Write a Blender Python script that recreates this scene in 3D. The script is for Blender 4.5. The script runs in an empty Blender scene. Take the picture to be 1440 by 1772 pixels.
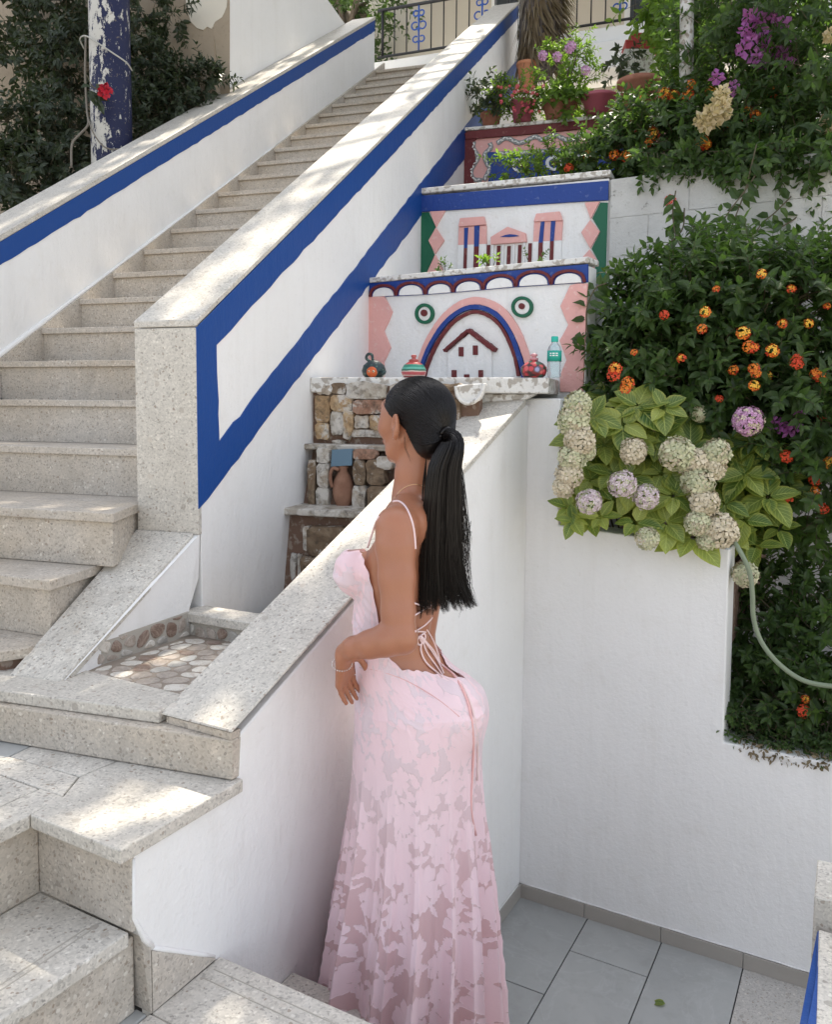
import bpy, bmesh, math, random
import numpy as np
from mathutils import Vector, Matrix
random.seed(7); rng = np.random.default_rng(7)
SC = bpy.context.scene
COL = SC.collection
# ------------------------------------------------------------------ camera
F_PX = 1420.0; CX = 720.0; CY = 812.0
PITCH = math.atan(109/1420); ROLL = 0.0080
CAM = np.array([0, 0, 2.05])
FW = np.array([0, math.cos(PITCH), -math.sin(PITCH)])
UP0 = np.array([0, math.sin(PITCH), math.cos(PITCH)])
XA = np.array([1.0, 0, 0])
RT = math.cos(ROLL)*XA + math.sin(ROLL)*UP0
DN = -math.cos(ROLL)*UP0 + math.sin(ROLL)*XA
cd = bpy.data.cameras.new('camera'); cam = bpy.data.objects.new('camera', cd); COL.objects.link(cam)
cam.matrix_world = Matrix(((RT[0], -DN[0], -FW[0], CAM[0]), (RT[1], -DN[1], -FW[1], CAM[1]),
                           (RT[2], -DN[2], -FW[2], CAM[2]), (0, 0, 0, 1)))
cd.sensor_fit = 'VERTICAL'; cd.sensor_height = 36; cd.lens = F_PX/1772*36
cd.shift_y = -(886-CY)/1772; cd.clip_start = .05; cd.clip_end = 500
SC.camera = cam
# ------------------------------------------------------------------ light
SUN_DIR = Vector((0.25, 0.92, 1.45)).normalized()       # towards the sun
W = bpy.data.worlds.new('World'); SC.world = W; W.use_nodes = True
wn = W.node_tree.nodes; wl_ = W.node_tree.links; wn.clear()
wo = wn.new('ShaderNodeOutputWorld'); bg = wn.new('ShaderNodeBackground'); sky = wn.new('ShaderNodeTexSky')
sky.sky_type = 'NISHITA'; sky.sun_disc = False
sky.sun_elevation = math.asin(SUN_DIR.z); sky.sun_rotation = math.atan2(SUN_DIR.x, SUN_DIR.y)
sky.air_density = 1.0; sky.dust_density = 2.5; sky.ozone_density = 1.0
bg.inputs['Strength'].default_value = 0.15
hs = wn.new('ShaderNodeHueSaturation'); hs.inputs['Saturation'].default_value = .36
wl_.new(sky.outputs[0], hs.inputs['Color']); wl_.new(hs.outputs[0], bg.inputs[0]); wl_.new(bg.outputs[0], wo.inputs[0])
sl = bpy.data.lights.new('sun', 'SUN'); so = bpy.data.objects.new('sun', sl); COL.objects.link(so)
sl.energy = 3.3; sl.angle = math.radians(.53); sl.color = (1, .91, .77)
so.rotation_euler = SUN_DIR.to_track_quat('Z', 'Y').to_euler(); so.location = (3, 6, 12)
SC.view_settings.view_transform = 'Standard'; SC.view_settings.look = 'None'
SC.view_settings.exposure = 1.46; SC.view_settings.gamma = 1; SC.view_settings.use_curve_mapping = False
SC.render.engine = 'CYCLES'
SC.cycles.max_bounces = 10; SC.cycles.diffuse_bounces = 6; SC.cycles.transparent_max_bounces = 12
# ------------------------------------------------------------------ surveying helpers (sight line -> point on a real plane)
def ray(x, y): return FW + RT*(x-CX)/F_PX + DN*(y-CY)/F_PX
def onZ(x, y, z):
    d = ray(x, y); return CAM + d*(z-CAM[2])/d[2]
def onV(x, y, p, dr):
    n = np.array([dr[1], -dr[0], 0.]); d = ray(x, y)
    return CAM + d*(n @ (np.array([p[0], p[1], 0])-CAM)/(n @ d))
def onD(x, y, D): d = ray(x, y); return CAM + d*D/d[1]
def unit(v): v = np.array(v, float); return v/np.linalg.norm(v)
# ------------------------------------------------------------------ object helpers
WL = {}
def link(o, parent=None, wloc=(0, 0, 0)):
    COL.objects.link(o); wloc = np.array(wloc, float)
    if parent is not None:
        o.parent = parent; o.location = tuple(wloc-WL[parent])
    else: o.location = tuple(wloc)
    WL[o] = wloc; return o
def thing(name, label, cat, loc, group=None):
    o = bpy.data.objects.new(name, None); o.empty_display_size = .1
    link(o, None, loc); return tag(o, label, cat, group)
def tag(o, label=None, cat=None, group=None, kind=None):
    if label: o['label'] = label
    if cat: o['category'] = cat
    if group: o['group'] = group
    if kind: o['kind'] = kind
    return o
def mk(name, verts, faces, mat, parent=None, smooth=False, bevel=0, origin=None, seg=1):
    verts = np.asarray(verts, float).reshape(-1, 3)
    c = (verts.min(0)+verts.max(0))/2 if origin is None else np.array(origin, float)
    me = bpy.data.meshes.new(name)
    me.from_pydata((verts-c).tolist(), [], [list(map(int, f)) for f in faces]); me.materials.append(mat)
    assert max(max(f) for f in faces) < len(verts), name
    bm = bmesh.new(); bm.from_mesh(me)
    bmesh.ops.recalc_face_normals(bm, faces=bm.faces)
    if bevel:
        ed = [e for e in bm.edges if len(e.link_faces) == 2 and e.calc_face_angle(0) > .5]
        bmesh.ops.bevel(bm, geom=ed, offset=bevel, segments=seg, profile=.5, affect='EDGES', clamp_overlap=True)
    bm.to_mesh(me); bm.free()
    if smooth:
        me.polygons.foreach_set('use_smooth', [True]*len(me.polygons))
    o = bpy.data.objects.new(name, me)
    return link(o, parent, c)
def prism(name, pts, vec, mat, parent=None, bevel=0, seg=1):
    pts = [np.array(p, float) for p in pts]; vec = np.array(vec, float); n = len(pts)
    v = pts+[p+vec for p in pts]
    f = [list(range(n)), list(range(2*n-1, n-1, -1))]+[[i, (i+1) % n, n+(i+1) % n, n+i] for i in range(n)]
    return mk(name, v, f, mat, parent, bevel=bevel, seg=seg)
def hexa(name, a, b, mat, parent=None, bevel=0):      # two quads, bottom and top, in the same order
    v = list(a)+list(b)
    f = [[0, 1, 2, 3], [7, 6, 5, 4]]+[[i, (i+1) % 4, 4+(i+1) % 4, 4+i] for i in range(4)]
    return mk(name, v, f, mat, parent, bevel=bevel)
class MB:
    def __init__(s): s.v = []; s.f = []
    def add(s, v, f):
        o = len(s.v); s.v += [tuple(p) for p in v]; s.f += [[i+o for i in q] for q in f]
    def prism(s, pts, vec):
        pts = [np.array(p, float) for p in pts]; vec = np.array(vec, float); n = len(pts)
        s.add(pts+[p+vec for p in pts], [list(range(n)), list(range(2*n-1, n-1, -1))]+[[i, (i+1) % n, n+(i+1) % n, n+i] for i in range(n)])
    def tube(s, P, R, n=8, cap=True):
        v, f = tube_vf(P, R, n, cap); s.add(v, f)
    def build(s, name, mat, parent=None, smooth=False, bevel=0): return mk(name, s.v, s.f, mat, parent, smooth, bevel)
def tube_vf(P, R, n=8, cap=True, flat=1.0, upv=None):
    P = [np.array(p, float) for p in P]; m = len(P)
    if np.isscalar(R): R = [R]*m
    v = []; prev = None
    for i in range(m):
        t = P[min(i+1, m-1)]-P[max(i-1, 0)]; t = t/(np.linalg.norm(t)+1e-9)
        if prev is None:
            a = np.array(upv if upv is not None else ([0, 0, 1.] if abs(t[2]) < .9 else [1., 0, 0]))
        else: a = prev
        a = a-t*(a@t); a /= (np.linalg.norm(a)+1e-9); prev = a; b = np.cross(t, a)
        for k in range(n):
            q = 2*math.pi*k/n; v.append(P[i]+R[i]*(math.cos(q)*a*flat+math.sin(q)*b))
    f = [[i*n+k, i*n+(k+1) % n, (i+1)*n+(k+1) % n, (i+1)*n+k] for i in range(m-1) for k in range(n)]
    if cap: f += [list(range(n)), list(range(m*n-1, (m-1)*n-1, -1))]
    return v, f
def tube(name, P, R, mat, parent=None, n=8, cap=True, flat=1.0, upv=None):
    v, f = tube_vf(P, R, n, cap, flat, upv); return mk(name, v, f, mat, parent, smooth=True)
def spline(P, k=6):                                     # Catmull-Rom through points
    P = [np.array(p, float) for p in P]; Q = [2*P[0]-P[1]]+P+[2*P[-1]-P[-2]]; out = []
    for i in range(1, len(Q)-2):
        for j in range(k):
            t = j/k; a, b, c, d = Q[i-1:i+3]
            out.append(.5*((2*b)+(c-a)*t+(2*a-5*b+4*c-d)*t*t+(3*b-a-3*c+d)*t**3))
    out.append(P[-1]); return out
def lathe(name, prof, c, mat, parent=None, n=24, sx=1.0, sy=1.0, jig=0):
    c = np.array(c, float); v = []; f = []
    for r, z in prof:
        for k in range(n):
            q = 2*math.pi*k/n; v.append(c+np.array([r*math.cos(q)*sx, r*math.sin(q)*sy, z]))
    m = len(prof)
    f = [[i*n+k, i*n+(k+1) % n, (i+1)*n+(k+1) % n, (i+1)*n+k] for i in range(m-1) for k in range(n)]
    f += [list(range(n)), list(range(m*n-1, (m-1)*n-1, -1))]
    return mk(name, v, f, mat, parent, smooth=True)
# ------------------------------------------------------------------ materials
class NT:
    def __init__(s, name):
        s.m = bpy.data.materials.new(name); s.m.use_nodes = True; s.t = s.m.node_tree; s.t.nodes.clear()
        s.out = s.n('ShaderNodeOutputMaterial'); s.b = s.n('ShaderNodeBsdfPrincipled'); s.l(s.b.outputs[0], s.out.inputs[0])
        s.geo = s.n('ShaderNodeNewGeometry'); s.pos = s.geo.outputs['Position']
    def n(s, k, **kw):
        x = s.t.nodes.new(k)
        for a, b in kw.items(): setattr(x, a, b)
        return x
    def l(s, a, b): s.t.links.new(a, b)
    def setin(s, node, name, val):
        i = node.inputs[name]
        if hasattr(val, 'links') or isinstance(val, bpy.types.NodeSocket): s.l(val, i)
        else: i.default_value = val if not (isinstance(val, tuple) and len(val) == 3 and i.type == 'RGBA') else (*val, 1)
    def noise(s, scale, detail=3, rough=.55, vec=None, dist=0, out='Fac', dims='3D'):
        x = s.n('ShaderNodeTexNoise', noise_dimensions=dims); x.inputs['Scale'].default_value = scale
        x.inputs['Detail'].default_value = detail; x.inputs['Roughness'].default_value = rough; x.inputs['Distortion'].default_value = dist
        s.l(vec or s.pos, x.inputs['Vector']); return x.outputs[out]
    def voro(s, scale, vec=None, feat='F1', rand=1.0, out=None):
        x = s.n('ShaderNodeTexVoronoi', feature=feat); x.inputs['Scale'].default_value = scale; x.inputs['Randomness'].default_value = rand
        s.l(vec or s.pos, x.inputs['Vector']); return x if out is None else x.outputs[out]
    def ramp(s, fac, stops, interp='LINEAR'):
        x = s.n('ShaderNodeValToRGB'); cr = x.color_ramp; cr.interpolation = interp
        while len(cr.elements) < len(stops): cr.elements.new(.5)
        for e, (p, c) in zip(cr.elements, stops): e.position = p; e.color = (c, c, c, 1) if not isinstance(c, tuple) else (*c, 1)
        s.l(fac, x.inputs[0]); return x.outputs[0]
    def mix(s, fac, a, b, mode='MIX'):
        x = s.n('ShaderNodeMix', data_type='RGBA', blend_type=mode)
        for k, v in ((0, fac), (6, a), (7, b)):
            i = x.inputs[k]
            if isinstance(v, bpy.types.NodeSocket): s.l(v, i)
            else: i.default_value = v if not isinstance(v, tuple) else (*v, 1)
        return x.outputs[2]
    def math(s, op, a, b=0.0, c=0.0):
        x = s.n('ShaderNodeMath', operation=op)
        for k, v in enumerate((a, b, c)):
            if isinstance(v, bpy.types.NodeSocket): s.l(v, x.inputs[k])
            else: x.inputs[k].default_value = v
        return x.outputs[0]
    def bump(s, h, strength=.3, dist=.002, normal=None):
        x = s.n('ShaderNodeBump'); x.inputs['Strength'].default_value = strength; x.inputs['Distance'].default_value = dist
        s.l(h, x.inputs['Height'])
        if normal is not None: s.l(normal, x.inputs['Normal'])
        s.l(x.outputs[0], s.b.inputs['Normal']); return x.outputs[0]
    def base(s, c, rough=.7, spec=.4):
        s.setin(s.b, 'Base Color', c); s.setin(s.b, 'Roughness', rough); s.b.inputs['Specular IOR Level'].default_value = spec; return s

def m_terrazzo(name, base, tintlow, chip=1.0, dirt=.25, rough=.6):
    m = NT(name)
    # the pavement stone: dense small chips of grey, brown and cream, a few larger ones
    wob = m.n('ShaderNodeMix', data_type='VECTOR'); wob.inputs[0].default_value = .012
    m.l(m.pos, wob.inputs[4]); m.l(m.noise(60, 2, out='Color'), wob.inputs[5]); vec = wob.outputs[1]
    v1 = m.voro(210*chip, vec); v2 = m.voro(92*chip, vec); v3 = m.voro(36*chip, vec)
    r1 = m.n('ShaderNodeSeparateColor'); m.l(v1.outputs['Color'], r1.inputs[0])
    r2 = m.n('ShaderNodeSeparateColor'); m.l(v2.outputs['Color'], r2.inputs[0])
    r3 = m.n('ShaderNodeSeparateColor'); m.l(v3.outputs['Color'], r3.inputs[0])
    B = np.array(base)
    t = lambda a: tuple(np.clip(B*a, 0, 1))
    c1 = m.ramp(r1.outputs[0], [(0, t(.62)), (.10, t(.78)), (.22, t(.95)), (.45, t(1.0)), (.75, t(1.08)), (1, t(1.2))])
    warm = m.ramp(r2.outputs[1], [(0, (.24, .17, .12)), (.35, (.36, .31, .26)), (.6, (.20, .19, .18)), (.62, (.72, .69, .63)), (1, (.80, .77, .70))])
    mk2 = m.math('MULTIPLY', m.math('GREATER_THAN', r2.outputs[0], .76), m.math('LESS_THAN', v2.outputs['Distance'], .36))
    c2 = m.mix(m.math('MULTIPLY', mk2, .80), c1, warm)
    col3 = m.ramp(r3.outputs[1], [(0, (.26, .23, .20)), (.35, (.50, .44, .37)), (1, (.70, .66, .60))])
    mk3 = m.math('MULTIPLY', m.math('GREATER_THAN', r3.outputs[0], .86), m.math('LESS_THAN', v3.outputs['Distance'], .33))
    c3 = m.mix(m.math('MULTIPLY', mk3, .62), c2, col3)
    big = m.noise(2.2, 5, .6); c4 = m.mix(m.ramp(big, [(.35, dirt), (.65, 0.0)]), c3, tuple(np.array(tintlow)), 'MULTIPLY')
    fine = m.noise(24, 5, .65); c5 = m.mix(m.ramp(fine, [(.4, .22), (.62, 0.0)]), c4, t(.6), 'MIX')
    oi = m.n('ShaderNodeObjectInfo'); c5 = m.mix(m.ramp(oi.outputs['Random'], [(0, .24), (.5, 0.0), (1, .16)]), c5, t(.78))
    sm = m.noise(5.5, 7, .7, dist=.8); c5 = m.mix(m.ramp(sm, [(.52, 0.0), (.70, .30)]), c5, (.25, .22, .18))
    m.base(c5, m.ramp(fine, [(.3, rough-.12), (.7, rough+.12)]), .4)
    m.bump(m.mix(.5, m.noise(120, 4), v1.outputs['Distance']), .25, .0015)
    return m.m
def m_paint(name, col, rough=.55, wear=.12, under=(.62, .6, .56), bumpst=.35, stain=.1, streak=.0, crack=False):
    m = NT(name)
    big = m.noise(1.7, 5, .6); mid = m.noise(9, 5, .6); fine = m.noise(70, 4, .6)
    c = m.mix(m.ramp(big, [(.3, stain), (.62, 0.0)]), col, tuple(np.array(col)*np.array([.80, .79, .76])))
    c = m.mix(m.ramp(mid, [(.55, 0.0), (.8, stain)]), c, tuple(np.clip(np.array(col)*np.array([.78, .75, .68]), 0, 1)))
    if streak:
        mp = m.n('ShaderNodeMapping'); mp.inputs['Scale'].default_value = (9, 9, .55); m.l(m.pos, mp.inputs[0])
        c = m.mix(m.ramp(m.noise(1.6, 6, .62, mp.outputs[0]), [(.52, 0.0), (.78, streak)]), c, (.45, .42, .36))
    sp = m.noise(38, 3, .5); c = m.mix(m.ramp(sp, [(.70-wear*.25, 0.0), (.74-wear*.2, wear)]), c, under)
    ce = m.voro(1.3, feat='DISTANCE_TO_EDGE'); wv_ = m.n('ShaderNodeMix', data_type='VECTOR'); wv_.inputs[0].default_value = .18; m.l(m.pos, wv_.inputs[4]); m.l(m.noise(3.5, 5, .6, out='Color'), wv_.inputs[5]); m.l(wv_.outputs[1], ce.inputs['Vector'])
    ck = m.math('MULTIPLY', m.ramp(ce.outputs['Distance'], [(0, .55), (.0035, 0.0)]), m.ramp(m.noise(1.1, 3), [(.5, 0.0), (.62, 1.0)])); c = m.mix(ck, c, (.34, .31, .27)) if crack else c
    m.base(c, rough, .35)
    br = m.n('ShaderNodeMapping'); br.inputs['Scale'].default_value = (1, 1, .35); m.l(m.pos, br.inputs[0])
    h = m.mix(.45, m.mix(.5, mid, fine), m.noise(30, 6, .6, br.outputs[0]))
    m.bump(h, bumpst, .012); return m.m
MAT = {}
MAT['stone_cap'] = m_terrazzo('granite_pale', (.57, .54, .485), (.88, .83, .74), 1.0, .25)
MAT['stone_step'] = m_terrazzo('granite_step', (.525, .48, .42), (.84, .76, .64), 1.0, .6)
MAT['stone_floor'] = m_terrazzo('granite_floor', (.50, .48, .45), (.84, .80, .72), 1.1, .4)
MAT['white'] = m_paint('white_wall_paint', (.82, .815, .80), .6, .12, (.55, .52, .47), .65, .22, .12)
MAT['white_clean'] = m_paint('white_relief_paint', (.80, .80, .79), .55, .30, (.62, .59, .54), .85, .35, .2)
MAT['white_worn'] = m_paint('white_worn_plaster', (.72, .71, .68), .75, .75, (.30, .26, .21), .9, .45, .3)
MAT['blue'] = m_paint('blue_paint', (.006, .058, .255), .45, .02, (.25, .3, .42), .35, .12)
MAT['bluep'] = m_paint('dark_blue_relief_paint', (.014, .05, .25), .5, .25, (.2, .24, .38), .8, .4)
MAT['pink'] = m_paint('pink_relief_paint', (.74, .40, .37), .6, .35, (.76, .62, .58), .9, .4, .12)
MAT['maroon'] = m_paint('maroon_relief_paint', (.135, .022, .024), .55, .3, (.32, .15, .13), .9, .4)
MAT['green'] = m_paint('green_relief_paint', (.010, .115, .060), .5, .12, (.12, .26, .18), .5, .5)
MAT['beige'] = m_paint('beige_bare_plaster', (.36, .30, .225), .85, .3, (.22, .18, .13), .8, .8)
MAT['creamp'] = m_paint('cream_plaster_patch', (.66, .62, .53), .8, .1)
MAT['mortar'] = m_paint('brown_mortar', (.17, .105, .075), .9, .6, (.33, .28, .23), .9, .6)
MAT['skirt'] = m_paint('beige_marble_skirting', (.37, .345, .31), .4, .1, bumpst=.1, stain=.3)
MAT['grout_brown'] = m_paint('brown_basin_grout', (.29, .245, .20), .9, .3, (.2, .16, .12))
MAT['grout'] = m_paint('dark_grout', (.055, .055, .055), .9, .2, (.1, .1, .1))
MAT['grout_pale'] = m_paint('pale_grout', (.42, .39, .34), .9, .3, (.3, .28, .25))
# ================================================================== frames of the place
TH = .308
w = np.array([math.sin(TH), math.cos(TH), 0]); n = np.array([math.cos(TH), -math.sin(TH), 0]); ZZ = np.array([0, 0, 1.])
K = onZ(899, 1550, 0); v = np.array([.873, -.488, 0]); u = np.array([.488, .873, 0])
def NW(a, b, z): return n*a+w*b+ZZ*z              # stair frame: across, along, height
def UV(a, b, z): return np.array([K[0], K[1], 0])+u*a+v*b+ZZ*z   # patio frame: u back, v right, height
def toNW(p): return np.array([p@n, p@w, p[2]])
def toUV(p): q = p-np.array([K[0], K[1], 0]); return np.array([q@u, q@v, p[2]])
def wobble_line(a, b, amp, step=.05, seed=0):
    r = np.random.default_rng(seed); a = np.array(a, float); b = np.array(b, float); L = np.linalg.norm(b-a); k = max(2, int(L/step))
    return [a+(b-a)*i/k+(ZZ*r.normal(0, amp) if 0 < i < k else 0) for i in range(k+1)]
# ------------------------------------------------------------------ ground
gs = mk('ground', [(-60, -30, -.35), (60, -30, -.35), (60, 120, -.35), (-60, 120, -.35)], [[0, 1, 2, 3]], MAT['grout_pale']); tag(gs, kind='structure')
# ------------------------------------------------------------------ patio floor with its tiles
def m_tile():
    m = NT('grey_marble_tile')
    c = m.ramp(m.noise(1.6, 6, .6, dist=.6), [(.3, (.34, .345, .335)), (.55, (.40, .405, .39)), (.8, (.46, .46, .44))])
    vein = m.math('ABSOLUTE', m.math('SUBTRACT', m.noise(2.3, 5, .6, dist=1.5), .5))
    c = m.mix(m.ramp(vein, [(0, .28), (.008, .10), (.02, 0.0)]), c, (.52, .53, .52))
    c = m.mix(m.ramp(m.noise(13, 6, .7), [(.5, 0.0), (.8, .35)]), c, (.21, .20, .18))
    r = m.n('ShaderNodeObjectInfo'); c = m.mix(m.math('MULTIPLY', r.outputs['Random'], .18), c, (.12, .13, .14))
    m.base(c, m.ramp(m.noise(8, 4), [(.3, .32), (.7, .5)]), .5); m.bump(m.noise(60, 3), .08, .002); return m.m
MAT['tile'] = m_tile()
pf = prism('patio_floor', [UV(-3.2, -1.0, -.006), UV(.02, -1.0, -.006), UV(.02, 2.4, -.006), UV(-3.2, 2.4, -.006)], (0, 0, -.3), MAT['grout']); tag(pf, kind='structure')
g = .0022
rows = [(-.003, -.297, .003), ]
def tile(u0, u1, v0, v1, mat='tile', nm='tile'):
    return prism(nm, [UV(u0+g, v0+g, .0), UV(u1-g, v0+g, .0), UV(u1-g, v1-g, .0), UV(u0+g, v1-g, .0)], (0, 0, -.008), MAT[mat], pf, bevel=.0012)
for c, off in ((0, -.5), (1, -.23), (2, -.62), (3, -.7)):
    v0, v1 = [( .003, .297), (.297, .590), (.590, .884), (.884, 1.18)][c]
    e = [0, off]
    while e[-1] > -1.9: e.append(e[-1]-.6)
    for a, b in zip(e[1:], e): tile(a, b, v0, v1, 'stone_floor' if c == 3 else 'tile')
# ------------------------------------------------------------------ right white wall with the two planter notches
RWt = .14
def rwpoly(pts): return [UV(.0, a, z) for a, z in pts]
rw = thing('garden_wall', 'smooth white plastered wall with a stepped top behind the tiled patio', 'wall', UV(0, .6, 0))
prism('wall_face', rwpoly([(-.1, -.02), (1.9, -.02), (1.9, .832), (.786, .832), (.782, 1.545), (.135, 1.582), (.135, 2.085), (-.1, 2.085)]), u*RWt, MAT['white'], rw, bevel=.006, seg=2)
sk = [0, .283, .586, .884, 1.13, 1.9]
for a, b in zip(sk, sk[1:]):
    prism('skirting_tile', [UV(-.010, a+.001, .0), UV(-.010, b-.001, .0), UV(-.010, b-.001, .058), UV(-.010, a+.001, .058)], u*.009, MAT['skirt'] if 'skirt' in MAT else MAT['tile'], rw, bevel=.001)
# plaster bead where the paint meets the skirting
pb = MB(); pb.tube([UV(-.004, a, .062+random.uniform(-.001, .001)) for a in np.arange(0, 1.85, .05)], [random.uniform(.002, .004) for _ in np.arange(0, 1.85, .05)], 6); pb.build('plaster_bead', MAT['white'], rw, True)
# ------------------------------------------------------------------ side wall of the lower steps, with the long sloping coping
zs = lambda uu: 1.335+(2.083-1.335)*(uu+1.73)/(1.67)
sw = thing('side_wall', 'white plastered wall with a long sloping granite coping beside the woman', 'wall', UV(-1, -.1, 0))
prism('wall_face', [UV(a, 0, z) for a, z in ((.0, -.02), (0, 2.06), (-.05, zs(-.05)-.028), (-1.725, zs(-1.725)-.028), (-1.735, 1.183), (-2.036, 1.183), (-2.036, 1.04), (-2.006, .985), (-1.985, .945), (-1.81, .822), (-1.81, -.02))], v*-.24, MAT['white'], sw, bevel=.004)
prism('riser', [UV(-1.7535, -.2, 1.305), UV(-1.7535, -.0015, 1.305), UV(-1.7535, -.0015, 1.3215), UV(-1.7535, -.2, 1.3215)], u*.03, MAT['stone_step'], sw)
hexa('coping', [UV(-1.757, -.215, 1.3225), UV(-1.757, .004, 1.3225), UV(-.055, .012, zs(-.055)-.03), UV(-.055, -.215, zs(-.055)-.03)],
     [UV(-1.757, -.215, 1.328), UV(-1.757, .004, 1.328), UV(-.055, .012, zs(-.055)), UV(-.055, -.215, zs(-.055))], MAT['stone_cap'], sw, bevel=.003)
for i, (a, b) in enumerate(((-1.78, -.28), )):
    prism('skirting_tile', [UV(a, .001, 0), UV(b, .001, 0), UV(b, .001, .058), UV(a, .001, .058)], v*.009, MAT['skirt'], sw, bevel=.001)
prism('skirting_tile', [UV(-.278, .001, 0), UV(-.002, .001, 0), UV(-.002, .001, .058), UV(-.278, .001, .058)], v*.009, MAT['skirt'], sw, bevel=.001)
pb = MB(); rr = np.arange(-1.78, -.005, .05); pb.tube([UV(a, .004, .062) for a in rr], [random.uniform(.002, .004) for _ in rr], 6); pb.build('plaster_bead', MAT['white'], sw, True)
pb = MB(); rr = np.linspace(-2.0, -1.815, 6); pb.tube([UV(a, .001, .83+(.965-.83)*(-1.81-a)/.19+.004) for a in rr], [.004, .006, .005, .006, .005, .003], 6); pb.tube([UV(-2.034, .0, 1.17), UV(-2.036, .0, 1.05), UV(-2.012, .001, .995), UV(-1.992, .001, .965)], [.003, .004, .007, .006], 6); pb.build('plaster_bead', MAT['white'], sw, True)
# granite cladding at the foot of the side wall
prism('cladding_core', [UV(-1.998, -.05, .832), UV(-1.998, -.015, .832), UV(-1.998, -.015, 1.0), UV(-1.998, -.05, 1.0)], u*.05, MAT['grout_pale'], sw)
prism('cladding_slab', [UV(-1.997, .006, .832), UV(-1.997, .006, .962), UV(-1.815, .006, .834)], v*-.02, MAT['stone_step'], sw, bevel=.001)
prism('cladding_slab', [UV(-2.002, -.056, .832), UV(-2.002, .006, .832), UV(-2.002, .006, .972), UV(-2.012, -.01, 1.0), UV(-2.012, -.056, 1.0)], u*.0035, MAT['stone_step'], sw, bevel=.0015)
# ------------------------------------------------------------------ lower steps: slab F, landing G, step H, landing I
ls = thing('lower_steps', 'wide granite steps turning a corner at the foot of the long staircase', 'steps', UV(-2, -.6, .5))
body = MAT['stone_step']
def slab(pts, z, name='tread', th=.03, mat='stone_cap', parent=None, gap=.0012, fr=toUV):
    return prism(name, [np.array([p[0], p[1], z]) for p in pts], (0, 0, -th), MAT[mat], parent or ls, bevel=.0035, seg=2)
# F
F0 = onZ(-260, 1170, 1.335); F1 = onZ(0, 1202, 1.335)
fd = unit(UV(-1.757, .0, 0)-F1*[1, 1, 0]); Fl = F1-fd*1.3
cut = UV(-1.655, -.222, 0)
fr_ = UV(-1.766, -.212, 0)
slab([Fl, fr_, cut, UV(-1.65, -.60, 0), UV(-1.70, -.78, 0), UV(-1.3, -2.1, 0)], 1.335, 'tread')
slab([Fl+u*.012, UV(-1.752, -.001, 0), UV(-1.66, -.001, 0), UV(-1.6, -1.9, 0)], 1.304, 'riser', .092, 'stone_step')
# G pieces (right to left), top 1.21
zG = 1.21; q = .0015
slab([UV(-1.73, .012, 0), UV(-1.73, -.30, 0), UV(-1.907, -.314, 0), UV(-1.985, -.267, 0), UV(-2.073, -.257, 0), UV(-2.076, .012, 0)], zG)
slab([UV(-1.68, -.302, 0), UV(-1.64, -.60, 0), UV(-1.852, -.557, 0), UV(-1.918, -.547, 0), UV(-1.906, -.316, 0)], zG)
slab([UV(-1.908, -.318, 0), UV(-1.918, -.55, 0), UV(-1.989, -.60, 0), UV(-1.987, -.269, 0)], zG)
slab([UV(-1.988, -.259, 0), UV(-1.988, -.339, 0), UV(-2.9, -.339, 0), UV(-2.9, -.255, 0), UV(-2.075, -.255, 0), UV(-2.072, -.259, 0)], zG)
slab([UV(-1.991, -.342, 0), UV(-1.991, -1.1, 0), UV(-2.9, -1.1, 0), UV(-2.9, -.342, 0)], zG, mat='stone_cap')
slab([UV(-1.66, -.605, 0), UV(-1.60, -1.4, 0), UV(-1.987, -1.4, 0), UV(-1.990, -.603, 0), UV(-1.92, -.551, 0), UV(-1.855, -.560, 0)], zG, 'floor_tile', mat='tile')
slab([UV(-1.45, .0, 0), UV(-1.45, -1.6, 0), UV(-2.9, -1.6, 0), UV(-2.9, -.285, 0), UV(-2.03, -.285, 0), UV(-2.03, -.005, 0)], zG-.032, 'core', .156, 'grout')
slab([UV(-2.029, -.001, 0), UV(-2.029, -.284, 0), UV(-2.040, -.284, 0), UV(-2.040, -.001, 0)], zG-.031, 'riser', .158, 'stone_step')
slab([UV(-2.041, -.276, 0), UV(-2.9, -.276, 0), UV(-2.9, -.286, 0), UV(-2.041, -.286, 0)], zG-.031, 'riser', .158, 'stone_step')
# H
zH = 1.022
slab([UV(-2.0415, -.008, 0), UV(-2.0415, -.2750, 0), UV(-2.9, -.2750, 0), UV(-2.9, -.022, 0), UV(-2.1, -.010, 0)], zH, 'tread')
slab([UV(-2.045, -.040, 0), UV(-2.045, -.26, 0), UV(-2.9, -.26, 0), UV(-2.9, -.040, 0)], zH-.031, 'core', .3, 'grout')
slab([UV(-2.013, -.028, 0), UV(-2.013, -.039, 0), UV(-2.9, -.048, 0), UV(-2.9, -.037, 0)], zH-.031, 'riser', .16, 'stone_step')
for a in (-.075, -.088):      # anti-slip grooves
    prism('groove', [UV(-2.075, a, zH+.0002), UV(-2.9, a, zH+.0002), UV(-2.9, a-.003, zH+.0002), UV(-2.075, a-.003, zH+.0002)], (0, 0, .0006), MAT['grout_pale'], ls)
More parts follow.
